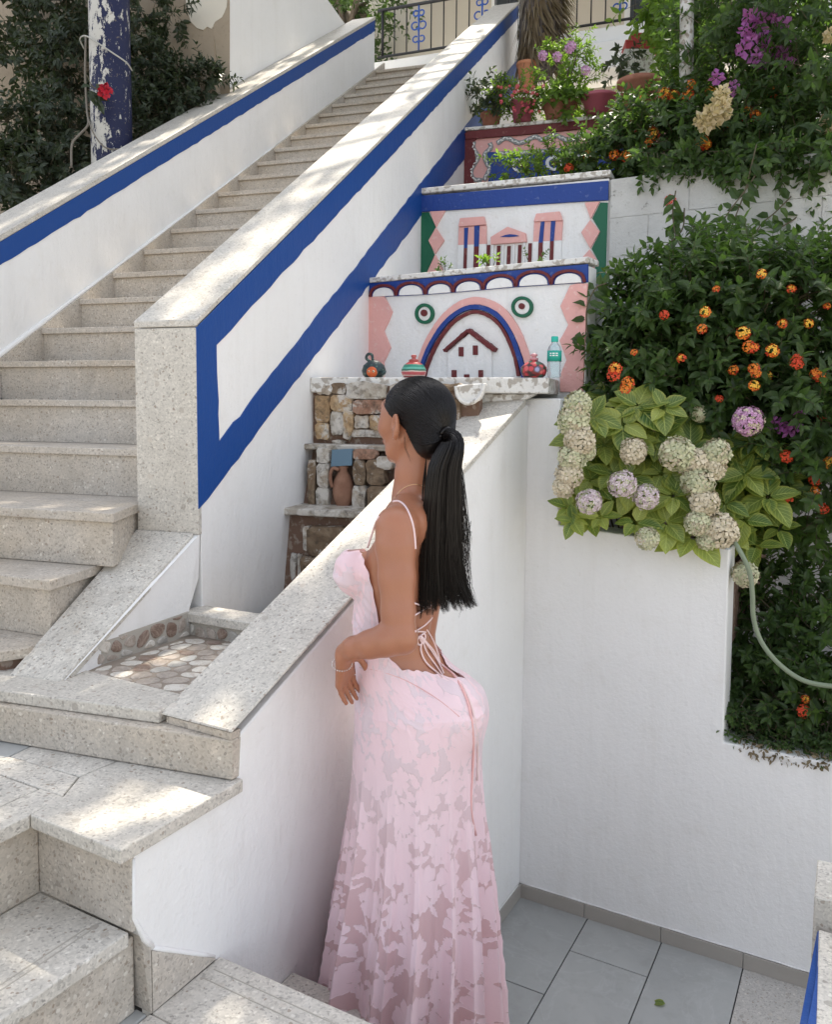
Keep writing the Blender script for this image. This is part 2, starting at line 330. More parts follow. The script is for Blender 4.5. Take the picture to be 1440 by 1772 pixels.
# I
zI = .83
slab([UV(-1.80, .002, 0), UV(-1.80, .52, 0), UV(-1.998, .52, 0), UV(-1.998, .002, 0)], zI)
slab([UV(-1.80, .523, 0), UV(-1.80, 1.04, 0), UV(-2.4, 1.04, 0), UV(-2.4, .523, 0)], zI)
slab([UV(-2.0, -.0, 0), UV(-2.0, .52, 0), UV(-2.35, .52, 0), UV(-2.35, -.0, 0)], zI)
slab([UV(-2.004, -.003, 0), UV(-2.35, -.003, 0), UV(-2.35, -.04, 0), UV(-2.004, -.035, 0)], zI, 'floor_tile', mat='tile')
for a in (-1.838, -1.870):
    prism('groove', [UV(a, .02, zI+.0002), UV(a, 1.0, zI+.0002), UV(a-.0025, 1.0, zI+.0002), UV(a-.0025, .02, zI+.0002)], (0, 0, .0006), MAT['grout_pale'], ls)
slab([UV(-1.82, .0, 0), UV(-1.82, 1.04, 0), UV(-2.9, 1.04, 0), UV(-2.9, -.04, 0), UV(-2.02, -.04, 0)], zI-.031, 'core', .9, 'grout')
# steps down from I to the patio (below the frame and behind the dress)
for j, (a, b, z) in enumerate(((-1.80, -1.54, .63), (-1.54, -1.22, .43), (-1.22, -.95, .215))):
    slab([UV(a, .002, 0), UV(a, .95, 0), UV(b, .95, 0), UV(b, .002, 0)], z, 'tread')
    slab([UV(a, .002, 0), UV(a, .94, 0), UV(b-.02, .94, 0), UV(b-.02, .002, 0)], z-.031, 'riser', z-.035, 'stone_step')
# ------------------------------------------------------------------ long staircase
A0, DD, HH, Z0 = 2.909, .262, .168, 2.232
nL, nR = -2.886, -1.657
st = thing('long_staircase', 'long straight granite staircase climbing between two blue banded parapets', 'staircase', NW(-2.27, 2.0, 1.3))
for k in range(-2, 19):
    y0 = A0+k*DD; z = Z0+k*HH; jx = random.uniform(-.003, .003)
    R_ = nR-.001; L_ = nL+.12 if k < 4 else nL+.11
    prism('tread', [NW(nL+.022, y0+jx, z), NW(R_, y0+jx, z), NW(R_, y0+DD+.018, z), NW(nL+.022, y0+DD+.018, z)], (0, 0, -.026), MAT['stone_step'], st, bevel=.003, seg=2)
    prism('riser', [NW(nL+.022, y0+.018, z-.0265), NW(R_, y0+.018, z-.0265), NW(R_, y0+.038, z-.0265), NW(nL+.022, y0+.038, z-.0265)], (0, 0, -(HH-.0275)), MAT['stone_step'], st)
    # skirting piece on the left wall
    zz = lambda yy: z+(yy-y0)*HH/DD
    prism('skirting_slab', [NW(nL+.001, y0+.0005, z-HH), NW(nL+.001, y0+DD-.0005, z-HH if 0 else z-.0), NW(nL+.001, y0+DD-.0005, z+HH+.035-.03), NW(nL+.001, y0+.0005, z+.035-.03)], n*.020, MAT['stone_step'], st)
# the two steps standing clear of the parapet
Dc = np.array([-1.581, 2.022]); Ec = np.array([-1.646, 1.829])
def nwp(l): return [NW(a, b, 0) for a, b in l]
slab(nwp([(-2.87, 2.028), (-1.581, 2.022), (-1.656, 2.237), (-1.66, A0-2*DD+.03), (-2.87, A0-2*DD+.03)]), Z0-3*HH, 'tread', .03, 'stone_step', st)
slab(nwp([(-2.87, 2.046), (-1.601, 2.042), (-1.672, 2.25), (-1.66, 2.45), (-2.87, 2.45)]), Z0-3*HH-.031, 'riser', .136, 'stone_step', st)
slab(nwp([(-2.87, 1.95), (-1.646, 1.829), (-1.69, 2.30), (-2.87, 2.40)]), Z0-4*HH, 'tread', .03, 'stone_step', st)
slab(nwp([(-2.87, 1.97), (-1.667, 1.851), (-1.71, 2.32), (-2.87, 2.4)]), Z0-4*HH-.031, 'riser', .137, 'stone_step', st)
slab(nwp([(-2.87, 1.60), (-1.70, 1.700), (-1.655, 1.755), (-1.70, 2.2), (-2.87, 2.3)]), Z0-5*HH, 'tread', .03, 'stone_step', st)
slab(nwp([(-2.87, 1.62), (-1.705, 1.715), (-1.665, 1.77), (-1.70, 2.2), (-2.87, 2.3)]), Z0-5*HH-.031, 'riser', .05, 'mortar', st)
# solid core below the flight
prism('core', [NW(nL+.03, A0-3*DD+.06, 1.2), NW(nL+.03, A0-3*DD+.06, Z0-4*HH-.06), NW(nL+.03, A0+18*DD+.05, Z0+17*HH-.06), NW(nL+.03, A0+18*DD+.05, 1.2)], n*(nR-nL-.04), MAT['grout_pale'], st)
# upper landing
ul = prism('upper_landing', [NW(-6, A0+18*DD+.3, Z0+18*HH-.002), NW(nR, A0+18*DD+.3, Z0+18*HH-.002), NW(nR, 15, Z0+18*HH-.002), NW(-6, 15, Z0+18*HH-.002)], (0, 0, -.25), MAT['stone_floor']); tag(ul, kind='structure')
# ------------------------------------------------------------------ left parapet
SL = .6365
lp = thing('left_parapet', 'white parapet left of the stairs with one blue band under its granite coping', 'wall', NW(-3, 2.5, 1.5))
zl = lambda y: 2.765+.634*(y-2.965)
ye = 7.655
prism('wall_face', [NW(nL-.001, 1.6, 1.0), NW(nL-.001, 1.6, zl(1.6)-.004), NW(nL-.001, ye, zl(ye)-.004), NW(nL-.001, ye, 1.0)], n*-.225, MAT['white'], lp, bevel=.003)
hexa('coping', [NW(nL+.006, 1.6, zl(1.6)), NW(nL-.235, 1.6, zl(1.6)), NW(nL-.235, ye+.01, zl(ye+.01)), NW(nL+.006, ye+.01, zl(ye+.01))],
     [NW(nL+.006, 1.6, zl(1.6)+.03), NW(nL-.235, 1.6, zl(1.6)+.03), NW(nL-.235, ye+.01, zl(ye+.01)+.03), NW(nL+.006, ye+.01, zl(ye+.01)+.03)], MAT['stone_cap'], lp, bevel=.003)
top = wobble_line(NW(nL, 1.6, zl(1.6)-.002), NW(nL, ye-.002, zl(ye)-.002), 0, .06)
bot = wobble_line(NW(nL, 1.6, zl(1.6)-.105), NW(nL, ye-.002, zl(ye)-.105), .0022, .06, 3)
vv = top+bot; m_ = len(top)
bb = MB(); bb.add([p+n*.0025 for p in top]+[p+n*.0025 for p in bot]+[p-n*.002 for p in top]+[p-n*.002 for p in bot],
     [[i, i+1, m_+i+1, m_+i] for i in range(m_-1)]+[[m_+i, m_+i+1, 3*m_+i+1, 3*m_+i] for i in range(m_-1)])
bb.build('blue_band', MAT['blue'], lp)
# plaster swell along the stair skirting
pb = MB(); rr = np.arange(2.0, 7.6, .12); pb.tube([NW(nL+.003, a, zl(a)-.485+random.uniform(-.002, .002)) for a in rr], [random.uniform(.008, .014) for _ in rr], 6); pb.build('plaster_bead', MAT['white'], lp, True)
# ------------------------------------------------------------------ right parapet with its granite pillar face
rp = thing('right_parapet', 'white parapet right of the stairs, outlined in wide blue with a granite foot', 'wall', NW(-1.5, 2.24, 1.6))
PL = onZ(238, 872, 1.728); PR = onV(340, 740, PL, n)
nI = toNW(PL)[0]; nO = toNW(PR)[0]; wF = toNW(PL)[1]
SR = .637; zt = 2.312; yr = wF+5.10
zr = lambda y: zt+SR*(y-wF)
prism('wall_face', [NW(nO-.001, wF+.02, 1.2), NW(nO-.001, wF+.02, zr(wF+.02)-.03), NW(nO-.001, yr, zr(yr)-.03), NW(nO-.001, yr, 1.2)], n*-(nO-nI-.003), MAT['white'], rp, bevel=.002)
hexa('coping', [NW(nI-.003, wF-.002, zt-.022), NW(nO+.004, wF-.002, zt-.022), NW(nO+.004, yr+.012, zr(yr+.012)-.022), NW(nI-.003, yr+.012, zr(yr+.012)-.022)],
     [NW(nI-.003, wF-.002, zt), NW(nO+.004, wF-.002, zt), NW(nO+.004, yr+.012, zr(yr+.012)), NW(nI-.003, yr+.012, zr(yr+.012))], MAT['stone_cap'], rp, bevel=.003)
prism('pillar_slab', [NW(nI-.002, wF, 1.640), NW(nO+.002, wF, 1.640), NW(nO+.002, wF, zt-.0235), NW(nI-.002, wF, zt-.0235)], w*.0195, MAT['stone_cap'], rp, bevel=.002)
# side block behind the pillar, at the stair's first clear riser
prism('plinth_block', [NW(nI-.006, wF+.03, 1.74), NW(nI-.006, wF+.03, 1.86), NW(nI-.006, wF+.09, 1.86), NW(nI-.006, wF+.09, 1.74)], n*-.018, MAT['white'], rp, bevel=.002)
# blue outline: upper band, front band, lower band as one painted, wavy-edged sheet
P_ = lambda x, y: onV(x, y, PR, w)
wl1 = lambda a, b, s: wobble_line(a, b, .0028, .055, s)
inn = wl1(P_(373, 597), P_(893, 57), 5)              # lower edge of the upper band
lo1 = wl1(P_(378, 765), P_(897, 150-30), 6)          # upper edge of the lower band (recomputed below)
def lineY(pa, pb, y):                                # point of a straight edge at stair distance y
    a = toNW(pa); b = toNW(pb); t = (y-a[1])/(b[1]-a[1]); return NW(a[0], y, a[2]+(b[2]-a[2])*t)
ua, ub = P_(373, 597), P_(897, 31)
la, lb = P_(378, 765), P_(900, 97)
ba, bb_ = P_(345, 878), P_(900, 150)
up_lo = wl1(ua, lineY(ua, ub, yr-.003), 5)
up_hi = [NW(nO, toNW(p)[1], zr(toNW(p)[1])-.0225) for p in up_lo]
lo_hi = wl1(la, lineY(la, lb, yr-.003), 6)
b0 = toNW(ba); l0 = toNW(la); l1 = toNW(lineY(la, lb, yr-.003))
ndn = len(lo_hi)
zb = [b0[2]+(l1[2]-.255-b0[2])*(i/(ndn-1)) for i in range(ndn)]
r_ = np.random.default_rng(8)
lo_lo = [NW(nO, b0[1]+.0+(l1[1]-b0[1])*(i/(ndn-1)), zb[i]+(r_.normal(0, .003) if 0 < i < ndn-1 else 0)) for i in range(ndn)]
def band(mb, A, B, th=.0035):
    m = len(A); A = [np.array(p) for p in A]; B = [np.array(p) for p in B]
    mb.add([p+n*th for p in A]+[p+n*th for p in B]+[p-n*.003 for p in A]+[p-n*.003 for p in B],
           [[i, i+1, m+i+1, m+i] for i in range(m-1)]+[[m+i, m+i+1, 3*m+i+1, 3*m+i] for i in range(m-1)]+[[i, i+1, 2*m+i+1, 2*m+i] for i in range(m-1)])
bb = MB(); band(bb, up_hi, up_lo); bb.build('blue_band', MAT['blue'], rp)
bb = MB(); band(bb, lo_hi, lo_lo); bb.build('blue_band', MAT['blue'], rp)
fr1 = wobble_line(la, ua, .0, .04); fr1 = [p+w*r_.normal(0, .0015) if 0 < i < len(fr1)-1 else p for i, p in enumerate(fr1)]
fr0 = [NW(nO, wF+.001, z) for z in np.linspace(b0[2]-.004, toNW(up_hi[0])[2]-SR*(toNW(ua)[1]-wF), len(fr1))]
bb = MB(); band(bb, fr0, fr1); a_ = NW(nO, wF+.001, zt-.0225)
bb.add([fr0[-1]+n*.0035, fr1[-1]+n*.0035, up_hi[0]+n*.0035, a_+n*.0035], [[0, 1, 2, 3]])
bb.add([fr0[0]+n*.0035, fr1[0]+n*.0035, lo_lo[0]+n*.0035], [[0, 1, 2]])
bb.build('blue_band', MAT['blue'], rp)
# the plaster face swells forward a little under the lower band
# ------------------------------------------------------------------ left coping of the basin
lc = thing('basin_coping', 'granite slope running down from the pillar foot to the lowest slab', 'coping', UV(-1.5, -.7, 1.3))
T0, T1 = NW(nI-.004, wF-.004, 1.645), NW(nO-.014, wF-.004, 1.645)
B0, B1 = onZ(15, 1167, 1.3365), onZ(105, 1178, 1.3365)
dn_ = ZZ*.03
hexa('coping', [B0-dn_, B1-dn_, T1-dn_, T0-dn_], [B0, B1, T1, T0], MAT['stone_cap'], lc, bevel=.002)
prism('masonry', [B0+n*.02-dn_*.99, T0+n*.02-dn_, T0*[1, 1, 0]+n*.02+ZZ*1.2, B0*[1, 1, 0]+n*.02+ZZ*1.2], (B1-B0)*.88, MAT['white'], lc)
mb_ = MB(); Pw0 = NW(nO-.004, 1.80, 1.40)
# white plaster web between the coping edge, the parapet face and the pebble band
TR = NW(nO, wF+.01, 1.66)
mb_.prism([T1-ZZ*.012, B1-ZZ*.008+n*.002, onZ(150, 1160, 1.331)+ZZ*.064, onV(328, 1062, PR, w)-n*.006, onV(345, 1000, PR, w)-n*.004, TR-ZZ*.02], n*-.03)
mb_.build('plaster_web', MAT['white'], lc)
# ------------------------------------------------------------------ basin with pebble lining
def m_pebble(name, a, b, c):
    m = NT(name); oi = m.n('ShaderNodeObjectInfo')
    dv = m.n('ShaderNodeVectorMath', operation='ADD'); m.l(m.pos, dv.inputs[0])
    cv = m.n('ShaderNodeCombineXYZ'); m.l(m.math('MULTIPLY', oi.outputs['Random'], 30.), cv.inputs[0]); m.l(cv.outputs[0], dv.inputs[1])
    f = m.noise(13, 6, .65, dv.outputs[0], 2.2); col = m.ramp(f, [(.3, a), (.5, b), (.72, c)])
    vn = m.math('ABSOLUTE', m.math('SUBTRACT', m.noise(16, 4, .6, dv.outputs[0], 2.5), .5))
    col = m.mix(m.ramp(vn, [(0, .6), (.03, 0.0)]), col, c)
    m.base(col, .32, .5); m.bump(f, .15, .003); return m.m
MAT['peb'] = [m_pebble('pebble_brown', (.15, .10, .075), (.22, .15, .115), (.40, .33, .28)), m_pebble('pebble_cream', (.58, .55, .50), (.66, .63, .57), (.40, .33, .26)),
              m_pebble('pebble_grey', (.26, .25, .23), (.36, .34, .31), (.6, .57, .52)), m_pebble('pebble_rose', (.26, .215, .18), (.35, .30, .255), (.55, .48, .42))]
def clip(poly, p, d):                                # keep the side where (x-p).d <= 0
    out = []
    for i in range(len(poly)):
        a, b = poly[i], poly[(i+1) % len(poly)]; da = (a-p)@d; db = (b-p)@d
        if da <= 0: out.append(a)
        if (da < 0 < db) or (db < 0 < da): out.append(a+(b-a)*da/(da-db))
    return out
def chaikin(P, k=2, c=.25):
    for _ in range(k):
        Q = []
        for i in range(len(P)): a, b = P[i], P[(i+1) % len(P)]; Q += [a*(1-c)+b*c, a*c+b*(1-c)]
        P = Q
    return P
def cells(bound, size, gap, seed, ax=1.0):
    r = np.random.default_rng(seed); bound = [np.array(p, float) for p in bound]; B = np.array(bound); lo = B.min(0)-size; hi = B.max(0)+size; pts = []
    j = 0; y = lo[1]
    while y < hi[1]:
        x = lo[0]+(j % 2)*size*ax/2
        while x < hi[0]: pts.append(np.array([x, y])+r.uniform(-.30, .30, 2)*size*[ax, 1]); x += size*ax
        y += size*.88; j += 1
    out = []
    for i, p in enumerate(pts):
        poly = [q.copy() for q in bound]
        for k_, q_ in enumerate(pts):
            if k_ != i and np.linalg.norm(q_-p) < size*3.2*max(1, ax):
                d = q_-p; L = np.linalg.norm(d); d = d/L; poly = clip(poly, p+d*(L/2-gap*r.uniform(.6, 1.6)), d)
                if len(poly) < 3: break
        if len(poly) >= 3:
            A = .5*abs(sum(poly[a][0]*poly[(a+1) % len(poly)][1]-poly[(a+1) % len(poly)][0]*poly[a][1] for a in range(len(poly))))
            if A > size*size*.12: out.append(poly)
    return out
def stone_from(poly, emb, nrm, h, mat, parent, name='pebble', rnd=2, c=.25):
    P = chaikin(poly, rnd, c); cc = sum(P)/len(P)
    if len(P) > 14: P = P[::2]
    m = len(P); v3 = [emb(p)-nrm*.004 for p in P]+[emb(p)+nrm*h*.55 for p in P]+[emb(cc+(p-cc)*.80)+nrm*h for p in P]
    f = [[i, (i+1) % m, m+(i+1) % m, m+i] for i in range(m)]+[[m+i, m+(i+1) % m, 2*m+(i+1) % m, 2*m+i] for i in range(m)]+[list(range(2*m, 3*m))]
    return mk(name, v3, f, mat, parent, smooth=False)
ba_ = thing('basin', 'shallow fountain basin lined with brown and white pebble stones', 'basin', UV(-1.4, -.4, 1.3))
zf = 1.331
q0, q1, q2, q3 = toUV(onZ(330, 1100, zf))[:2], toUV(onZ(440, 1106, zf))[:2], np.array([-1.655, -.222]), toUV(onZ(106, 1174, zf))[:2]
prism('basin_bed', [UV(-1.66, -.66, zf), UV(-1.66, -.20, zf), UV(-1.0, -.20, zf), UV(-1.0, -.66, zf)], (0, 0, -.1), MAT['grout_brown'], ba_)
for i, pl in enumerate(cells([(-1.65, -.215), (-1.65, -.597), (-1.258, -.597), (-1.258, -.215)], .058, .0035, 4, 1.0)):
    stone_from(pl, lambda p: UV(p[0], p[1], zf), ZZ, .0022, MAT['peb'][[0, 1, 2, 3, 1, 3, 1][int(rng.integers(7))]], ba_)
# pebble band on the left side of the basin and the small splay at its foot
ca, cb = onZ(150, 1160, zf), onZ(330, 1100, zf)
dq = unit(cb-ca); Lq = np.linalg.norm(cb-ca); nq = np.array([-dq[1], dq[0], 0])*-1
if nq @ n < 0: nq = -nq
prism('basin_side', [ca-nq*.004, cb-nq*.004, cb-nq*.004+ZZ*.075, ca-nq*.004+ZZ*.066], nq*-.05, MAT['grout_pale'], ba_)
for i, pl in enumerate(cells([(0.003, .004), (Lq-.003, .004), (Lq-.003, .072), (0.003, .062)], .050, .003, 9)):
    stone_from(pl, lambda p: ca-nq*.004+dq*p[0]+ZZ*p[1], nq, .003, MAT['peb'][int(rng.integers(4))], ba_)
sp0 = onZ(108, 1176, zf)
prism('basin_splay', [sp0, ca+nq*.002, ca+nq*.002+ZZ*.066], nq*-.05, MAT['peb'][1], ba_)
# curb across the basin
c0, c1 = onZ(330, 1062, 1.405), onZ(475, 1085, 1.405); dc = unit(c1-c0); bk = np.array([-dc[1], dc[0], 0]); c1 = c0+dc*.60
prism('curb', [c0-dc*.05+bk*.004, c1+bk*.004, c1+bk*.105, c0-dc*.05+bk*.105], (0, 0, -.03), MAT['stone_cap'], ba_, bevel=.003)
prism('curb_core', [c0-dc*.05+bk*.02-ZZ*.031, c1+bk*.02-ZZ*.031, c1+bk*.10-ZZ*.031, c0-dc*.05+bk*.10-ZZ*.031], (0, 0, -.1), MAT['grout_pale'], ba_)
for i, pl in enumerate(cells([(-.04, -.068), (.5, -.068), (.5, -.002), (-.04, -.002)], .048, .0028, 12)):
    stone_from(pl, lambda p: c0+bk*.0195+dc*p[0]-ZZ*.031+ZZ*(p[1]+.0), -bk, .004, MAT['peb'][int(rng.integers(4))], ba_)
bz = 1.31
prism('basin_bed', [c0+bk*.10-dc*.05+ZZ*(bz-1.405), c1+bk*.10+ZZ*(bz-1.405), c1+bk*.62+ZZ*(bz-1.405), c0+bk*.62-dc*.05+ZZ*(bz-1.405)], (0, 0, -.1), MAT['grout'], ba_)
for i, pl in enumerate(cells([(-.05, .10), (.6, .10), (.6, .62), (-.05, .62)], .065, .004, 13)):
    stone_from(pl, lambda p: c0+dc*p[0]+bk*p[1]+ZZ*(bz-1.405), ZZ, .002, MAT['peb'][[0, 2, 3][int(rng.integers(3))]], ba_)
# ------------------------------------------------------------------ low parapet at the lower right corner of the patio
cp = thing('corner_parapet', 'granite capped parapet with a blue side, cut by the right edge', 'wall', onD(1420, 1900, 1.6)*[1, 1, 0])
a0 = onD(1410, 1551, 1.72); zc = a0[2]
prism('pillar', [np.array([a0[0]+x, a0[1]+y, zc]) for x, y in ((0, 0), (.22, -.12), (.30, .03), (.08, .15))], (0, 0, -zc), MAT['stone_cap'], cp, bevel=.003)
e0 = onD(1418, 1608, 1.69); e1 = onD(1413, 1772, 1.40); e2 = e0+(e1-e0)*1.8; f1 = onD(1388, 1772, 1.40); f2 = e0-ZZ*.012+(f1-e0+ZZ*.012)*1.8
hexa('coping', [e0-ZZ*.03, e2-ZZ*.03, e2+v*.2-ZZ*.03, e0+v*.2-ZZ*.03], [e0, e2, e2+v*.2, e0+v*.2], MAT['stone_cap'], cp, bevel=.002)
prism('blue_band', [e0-ZZ*.004-v*.002, e2-ZZ*.004-v*.002, f2-v*.002, e0-ZZ*.014-v*.004], v*.012, MAT['blue'], cp)
prism('wall_face', [e0-ZZ*.03+v*.04, e2-ZZ*.06+v*.04, e2*[1, 1, 0]+v*.04, e0*[1, 1, 0]+v*.04], v*.15, MAT['white'], cp)
# ================================================================== painted relief panels on the terraces
def pz(zoomset):                                         # converts measurements of enlarged details to photo pixels
    sx, ox, oy = zoomset; return lambda x, y: (ox+x/sx, oy+y/sx)
class Panel:
    def __init__(s, p, d): s.p = np.array(p, float); s.d = unit([d[0], d[1], 0]); s.nr = np.array([s.d[1], -s.d[0], 0]); s.nr = s.nr*(1 if s.nr@(CAM-s.p) > 0 else -1)
    def at(s, xy): return onV(xy[0], xy[1], s.p, s.d)
    def plate(s, name, pts, th, mat, parent, back=.004, base=0.0, bevel=0.0015):
        P = [s.at(q)+s.nr*(base-back) for q in pts]; return prism(name, P, s.nr*(th+back), MAT[mat], parent, bevel=bevel)
    def stroke(s, name, pts, wd, th, mat, parent, base=0.0, jit=.0006):
        P = spline([s.at(q) for q in pts], 6); r = np.random.default_rng(len(pts)); L = []; R = []
        for i, q in enumerate(P):
            t = unit(P[min(i+1, len(P)-1)]-P[max(i-1, 0)]); o = np.cross(t, s.nr); ww = wd/2+r.normal(0, jit)
            L.append(q+o*ww); R.append(q-o*ww)
        m = len(P); b = -s.nr*.004+s.nr*base; t_ = s.nr*(th+base)
        V_ = [q+b for q in L]+[q+b for q in R]+[q+t_ for q in L]+[q+t_ for q in R]
        f = []
        for i in range(m-1): f += [[2*m+i, 2*m+i+1, 3*m+i+1, 3*m+i], [i, i+1, 2*m+i+1, 2*m+i], [m+i, m+i+1, 3*m+i+1, 3*m+i]]
        f += [[0, m, 3*m, 2*m], [m-1, 2*m-1, 4*m-1, 3*m-1]]
        return mk(name, V_, f, MAT[mat], parent, bevel=.0012)
    def disc(s, name, c, rx, ry, th, mat, parent, inner=None, base=0.0):
        k = 28; P = [s.at((c[0]+rx*math.cos(a), c[1]+ry*math.sin(a))) for a in np.linspace(0, 2*math.pi, k, endpoint=False)]
        if inner is None: return prism(name, [q+s.nr*(base-.004) for q in P], s.nr*(th+.004), MAT[mat], parent, bevel=.0015)
        Q = [s.at((c[0]+inner[0]*math.cos(a), c[1]+inner[1]*math.sin(a))) for a in np.linspace(0, 2*math.pi, k, endpoint=False)]
        v_ = [q-s.nr*.003 for q in P]+[q-s.nr*.003 for q in Q]+[q+s.nr*th for q in P]+[q+s.nr*th for q in Q]
        f = []
        for i in range(k):
            j = (i+1) % k; f += [[2*k+i, 2*k+j, 3*k+j, 3*k+i], [i, j, 2*k+j, 2*k+i], [k+i, k+j, 3*k+j, 3*k+i]]
        return mk(name, v_, f, MAT[mat], parent, bevel=.0012)
Z3 = pz((3.2727, 620, 440)); Z4 = pz((3.2727, 700, 140))
# ---- panel 1: house under an arch
P1L, P1R = onV(640, 490, PR, w), onZ(1018, 455, toNW(onV(640, 490, PR, w))[2])
A = Panel(P1L, P1R-P1L)
t1 = thing('relief_wall', 'lowest painted wall panel, a small house under a pink and blue arch', 'wall panel', (P1L+P1R)/2*[1, 1, 0]+ZZ*2.1)
zb1 = 1.55
bk1 = [P1L*[1, 1, 0]+ZZ*zb1, P1R*[1, 1, 0]+ZZ*zb1, P1R-ZZ*.01, P1L-ZZ*.01]
prism('panel_face', [p for p in bk1], -A.nr*.10, MAT['white_clean'], t1, bevel=.003)
tp_ = lambda a, b: [Z3(*q) for q in ((60, a[0]), (1305, b[0]), (1305, b[1]), (60, a[1]))]
prism('cap', [P1L+A.nr*.012-A.d*.003, P1R+A.nr*.012+A.d*.006, P1R-A.nr*.11+A.d*.006, P1L-A.nr*.11-A.d*.003], ZZ*.024-ZZ*0, MAT['white_worn'], t1, bevel=.003)
val = [(75, 243), (222, 235), (388, 228), (545, 216), (715, 201), (900, 184), (1100, 172), (1290, 160)]
apex = [(150, 178), (305, 163), (470, 158), (630, 144), (810, 122), (1000, 100), (1200, 96)]
A.plate('blue_frieze', [Z3(*q) for q in [(58, 166), (1305, 56), (1305, 158), (1290, 162), (1100, 174), (900, 187), (715, 203), (545, 218), (388, 230), (222, 238), (75, 245), (58, 246)]], .008, 'bluep', t1)
for i in range(7):
    (x0, y0), (x1, y1), (xa, ya) = val[i], val[i+1], apex[i]
    pts = []
    for a in np.linspace(0, math.pi, 13):
        t = (1-math.cos(a))/2; s_ = math.sin(a)**.8; bx_ = x0+(x1-x0)*t; by = y0+(y1-y0)*t; ym = y0+(y1-y0)*((xa-x0)/(x1-x0)); pts.append((bx_, by+(ya-ym)*s_))
    ins = [((q[0]-xa)*.80+xa, (q[1]-(y0+y1)/2)*.80+(y0+y1)/2) for q in pts]
    A.plate('scallop', [Z3(*q) for q in ins], .014, 'white_clean', t1)
    A.stroke('scallop_rib', [Z3(*q) for q in pts[::2]], .0125, .018, 'maroon', t1)
A.plate('side_relief', [Z3(*q) for q in [(54, 242), (152, 240), (172, 275), (198, 326), (178, 380), (150, 435), (168, 480), (188, 530), (168, 575), (150, 610), (150, 700), (47, 700)]], .010, 'pink', t1)
A.plate('side_relief', [Z3(*q) for q in [(1303, 166), (1240, 168), (1205, 178), (1178, 235), (1150, 295), (1172, 350), (1195, 400), (1170, 448), (1145, 490), (1166, 545), (1185, 600), (1165, 645), (1148, 690), (1148, 780), (1278, 780)]], .010, 'pink', t1)
for c, ro, ri, d in (((382, 338), (53, 58), (37, 41), (18, 19)), ((935, 300), (60, 60), (44, 43), (17, 17))):
    A.disc('ring', Z3(*c), ro[0]/3.27, ro[1]/3.27, .016, 'green', t1, inner=(ri[0]/3.27, ri[1]/3.27))
    A.disc('ring_field', Z3(*c), (ri[0]-1)/3.27, (ri[1]-1)/3.27, .009, 'white_clean', t1)
    A.disc('ring_dot', Z3(c[0]-1, c[1]-4), d[0]/3.27, d[1]/3.27, .017, 'maroon', t1)
A.stroke('arch_band', [Z3(*q) for q in [(333, 690), (362, 590), (395, 505), (450, 410), (515, 335), (590, 283), (672, 264), (755, 283), (828, 332), (895, 425), (940, 530), (975, 640), (985, 700)]], .033, .010, 'pink', t1)
A.stroke('arch_band', [Z3(*q) for q in [(355, 690), (378, 600), (432, 485), (505, 385), (590, 320), (670, 300), (752, 320), (815, 368), (872, 455), (912, 560), (935, 640), (945, 700)]], .021, .016, 'bluep', t1)
A.stroke('arch_band', [Z3(*q) for q in [(380, 690), (397, 630), (450, 510), (525, 405), (597, 350), (667, 327), (735, 345), (795, 388), (842, 455), (890, 570), (915, 690)]], .0155, .015, 'maroon', t1)
A.plate('relief_house', [Z3(*q) for q in [(518, 700), (519, 562), (640, 452), (765, 548), (765, 700)]], .018, 'white_clean', t1)
A.stroke('relief_roof', [Z3(*q) for q in [(500, 549), (568, 490), (638, 431)]], .012, .030, 'maroon', t1)
A.stroke('relief_roof', [Z3(*q) for q in [(640, 433), (715, 490), (788, 545)]], .019, .030, 'maroon', t1)
for a in ((583, 527, 609, 580), (663, 518, 690, 572), (543, 657, 570, 698), (695, 657, 720, 698), (613, 681, 642, 698)):
    A.plate('relief_window', [Z3(a[0], a[1]), Z3(a[2], a[1]), Z3(a[2], a[3]), Z3(a[0], a[3])], .006, 'maroon', t1, base=.0185, back=.003)
# ---- panel 2: towers
P2L = onV(722, 370, PR, w); P2L = onV(730, 336, PR, w); P2R = onZ(1055, 305, P2L[2])
B = Panel(P2L, P2R-P2L)
t2 = thing('relief_wall', 'middle painted wall panel, blue band over towers with green and pink sides', 'wall panel', (P2L+P2R)/2*[1, 1, 0]+ZZ*2.7)
prism('panel_face', [P2L*[1, 1, 0]+ZZ*2.0-B.d*.0, P2R*[1, 1, 0]+ZZ*2.0, P2R-ZZ*.01, P2L-ZZ*.01], -B.nr*.12, MAT['white_clean'], t2, bevel=.003)
prism('cap', [P2L+B.nr*.016-B.d*.0, P2R+B.nr*.016+B.d*.008, P2R-B.nr*.13+B.d*.008, P2L-B.nr*.13], ZZ*.03, MAT['white_worn'], t2, bevel=.004)
B.plate('blue_band', [Z4(*q) for q in [(103, 652), (1160, 568), (1158, 678), (1000, 686), (600, 712), (300, 732), (82, 745)]], .014, 'bluep', t2)
B.plate('side_relief', [Z4(*q) for q in [(82, 748), (140, 744), (180, 830), (140, 905), (172, 985), (128, 1090), (130, 1180), (60, 1180)]], .006, 'green', t2)
B.plate('side_relief', [Z4(*q) for q in [(1155, 690), (1112, 690), (1066, 780), (1112, 855), (1062, 952), (1100, 1020), (1062, 1090), (1062, 1180), (1140, 1180)]], .006, 'green', t2)
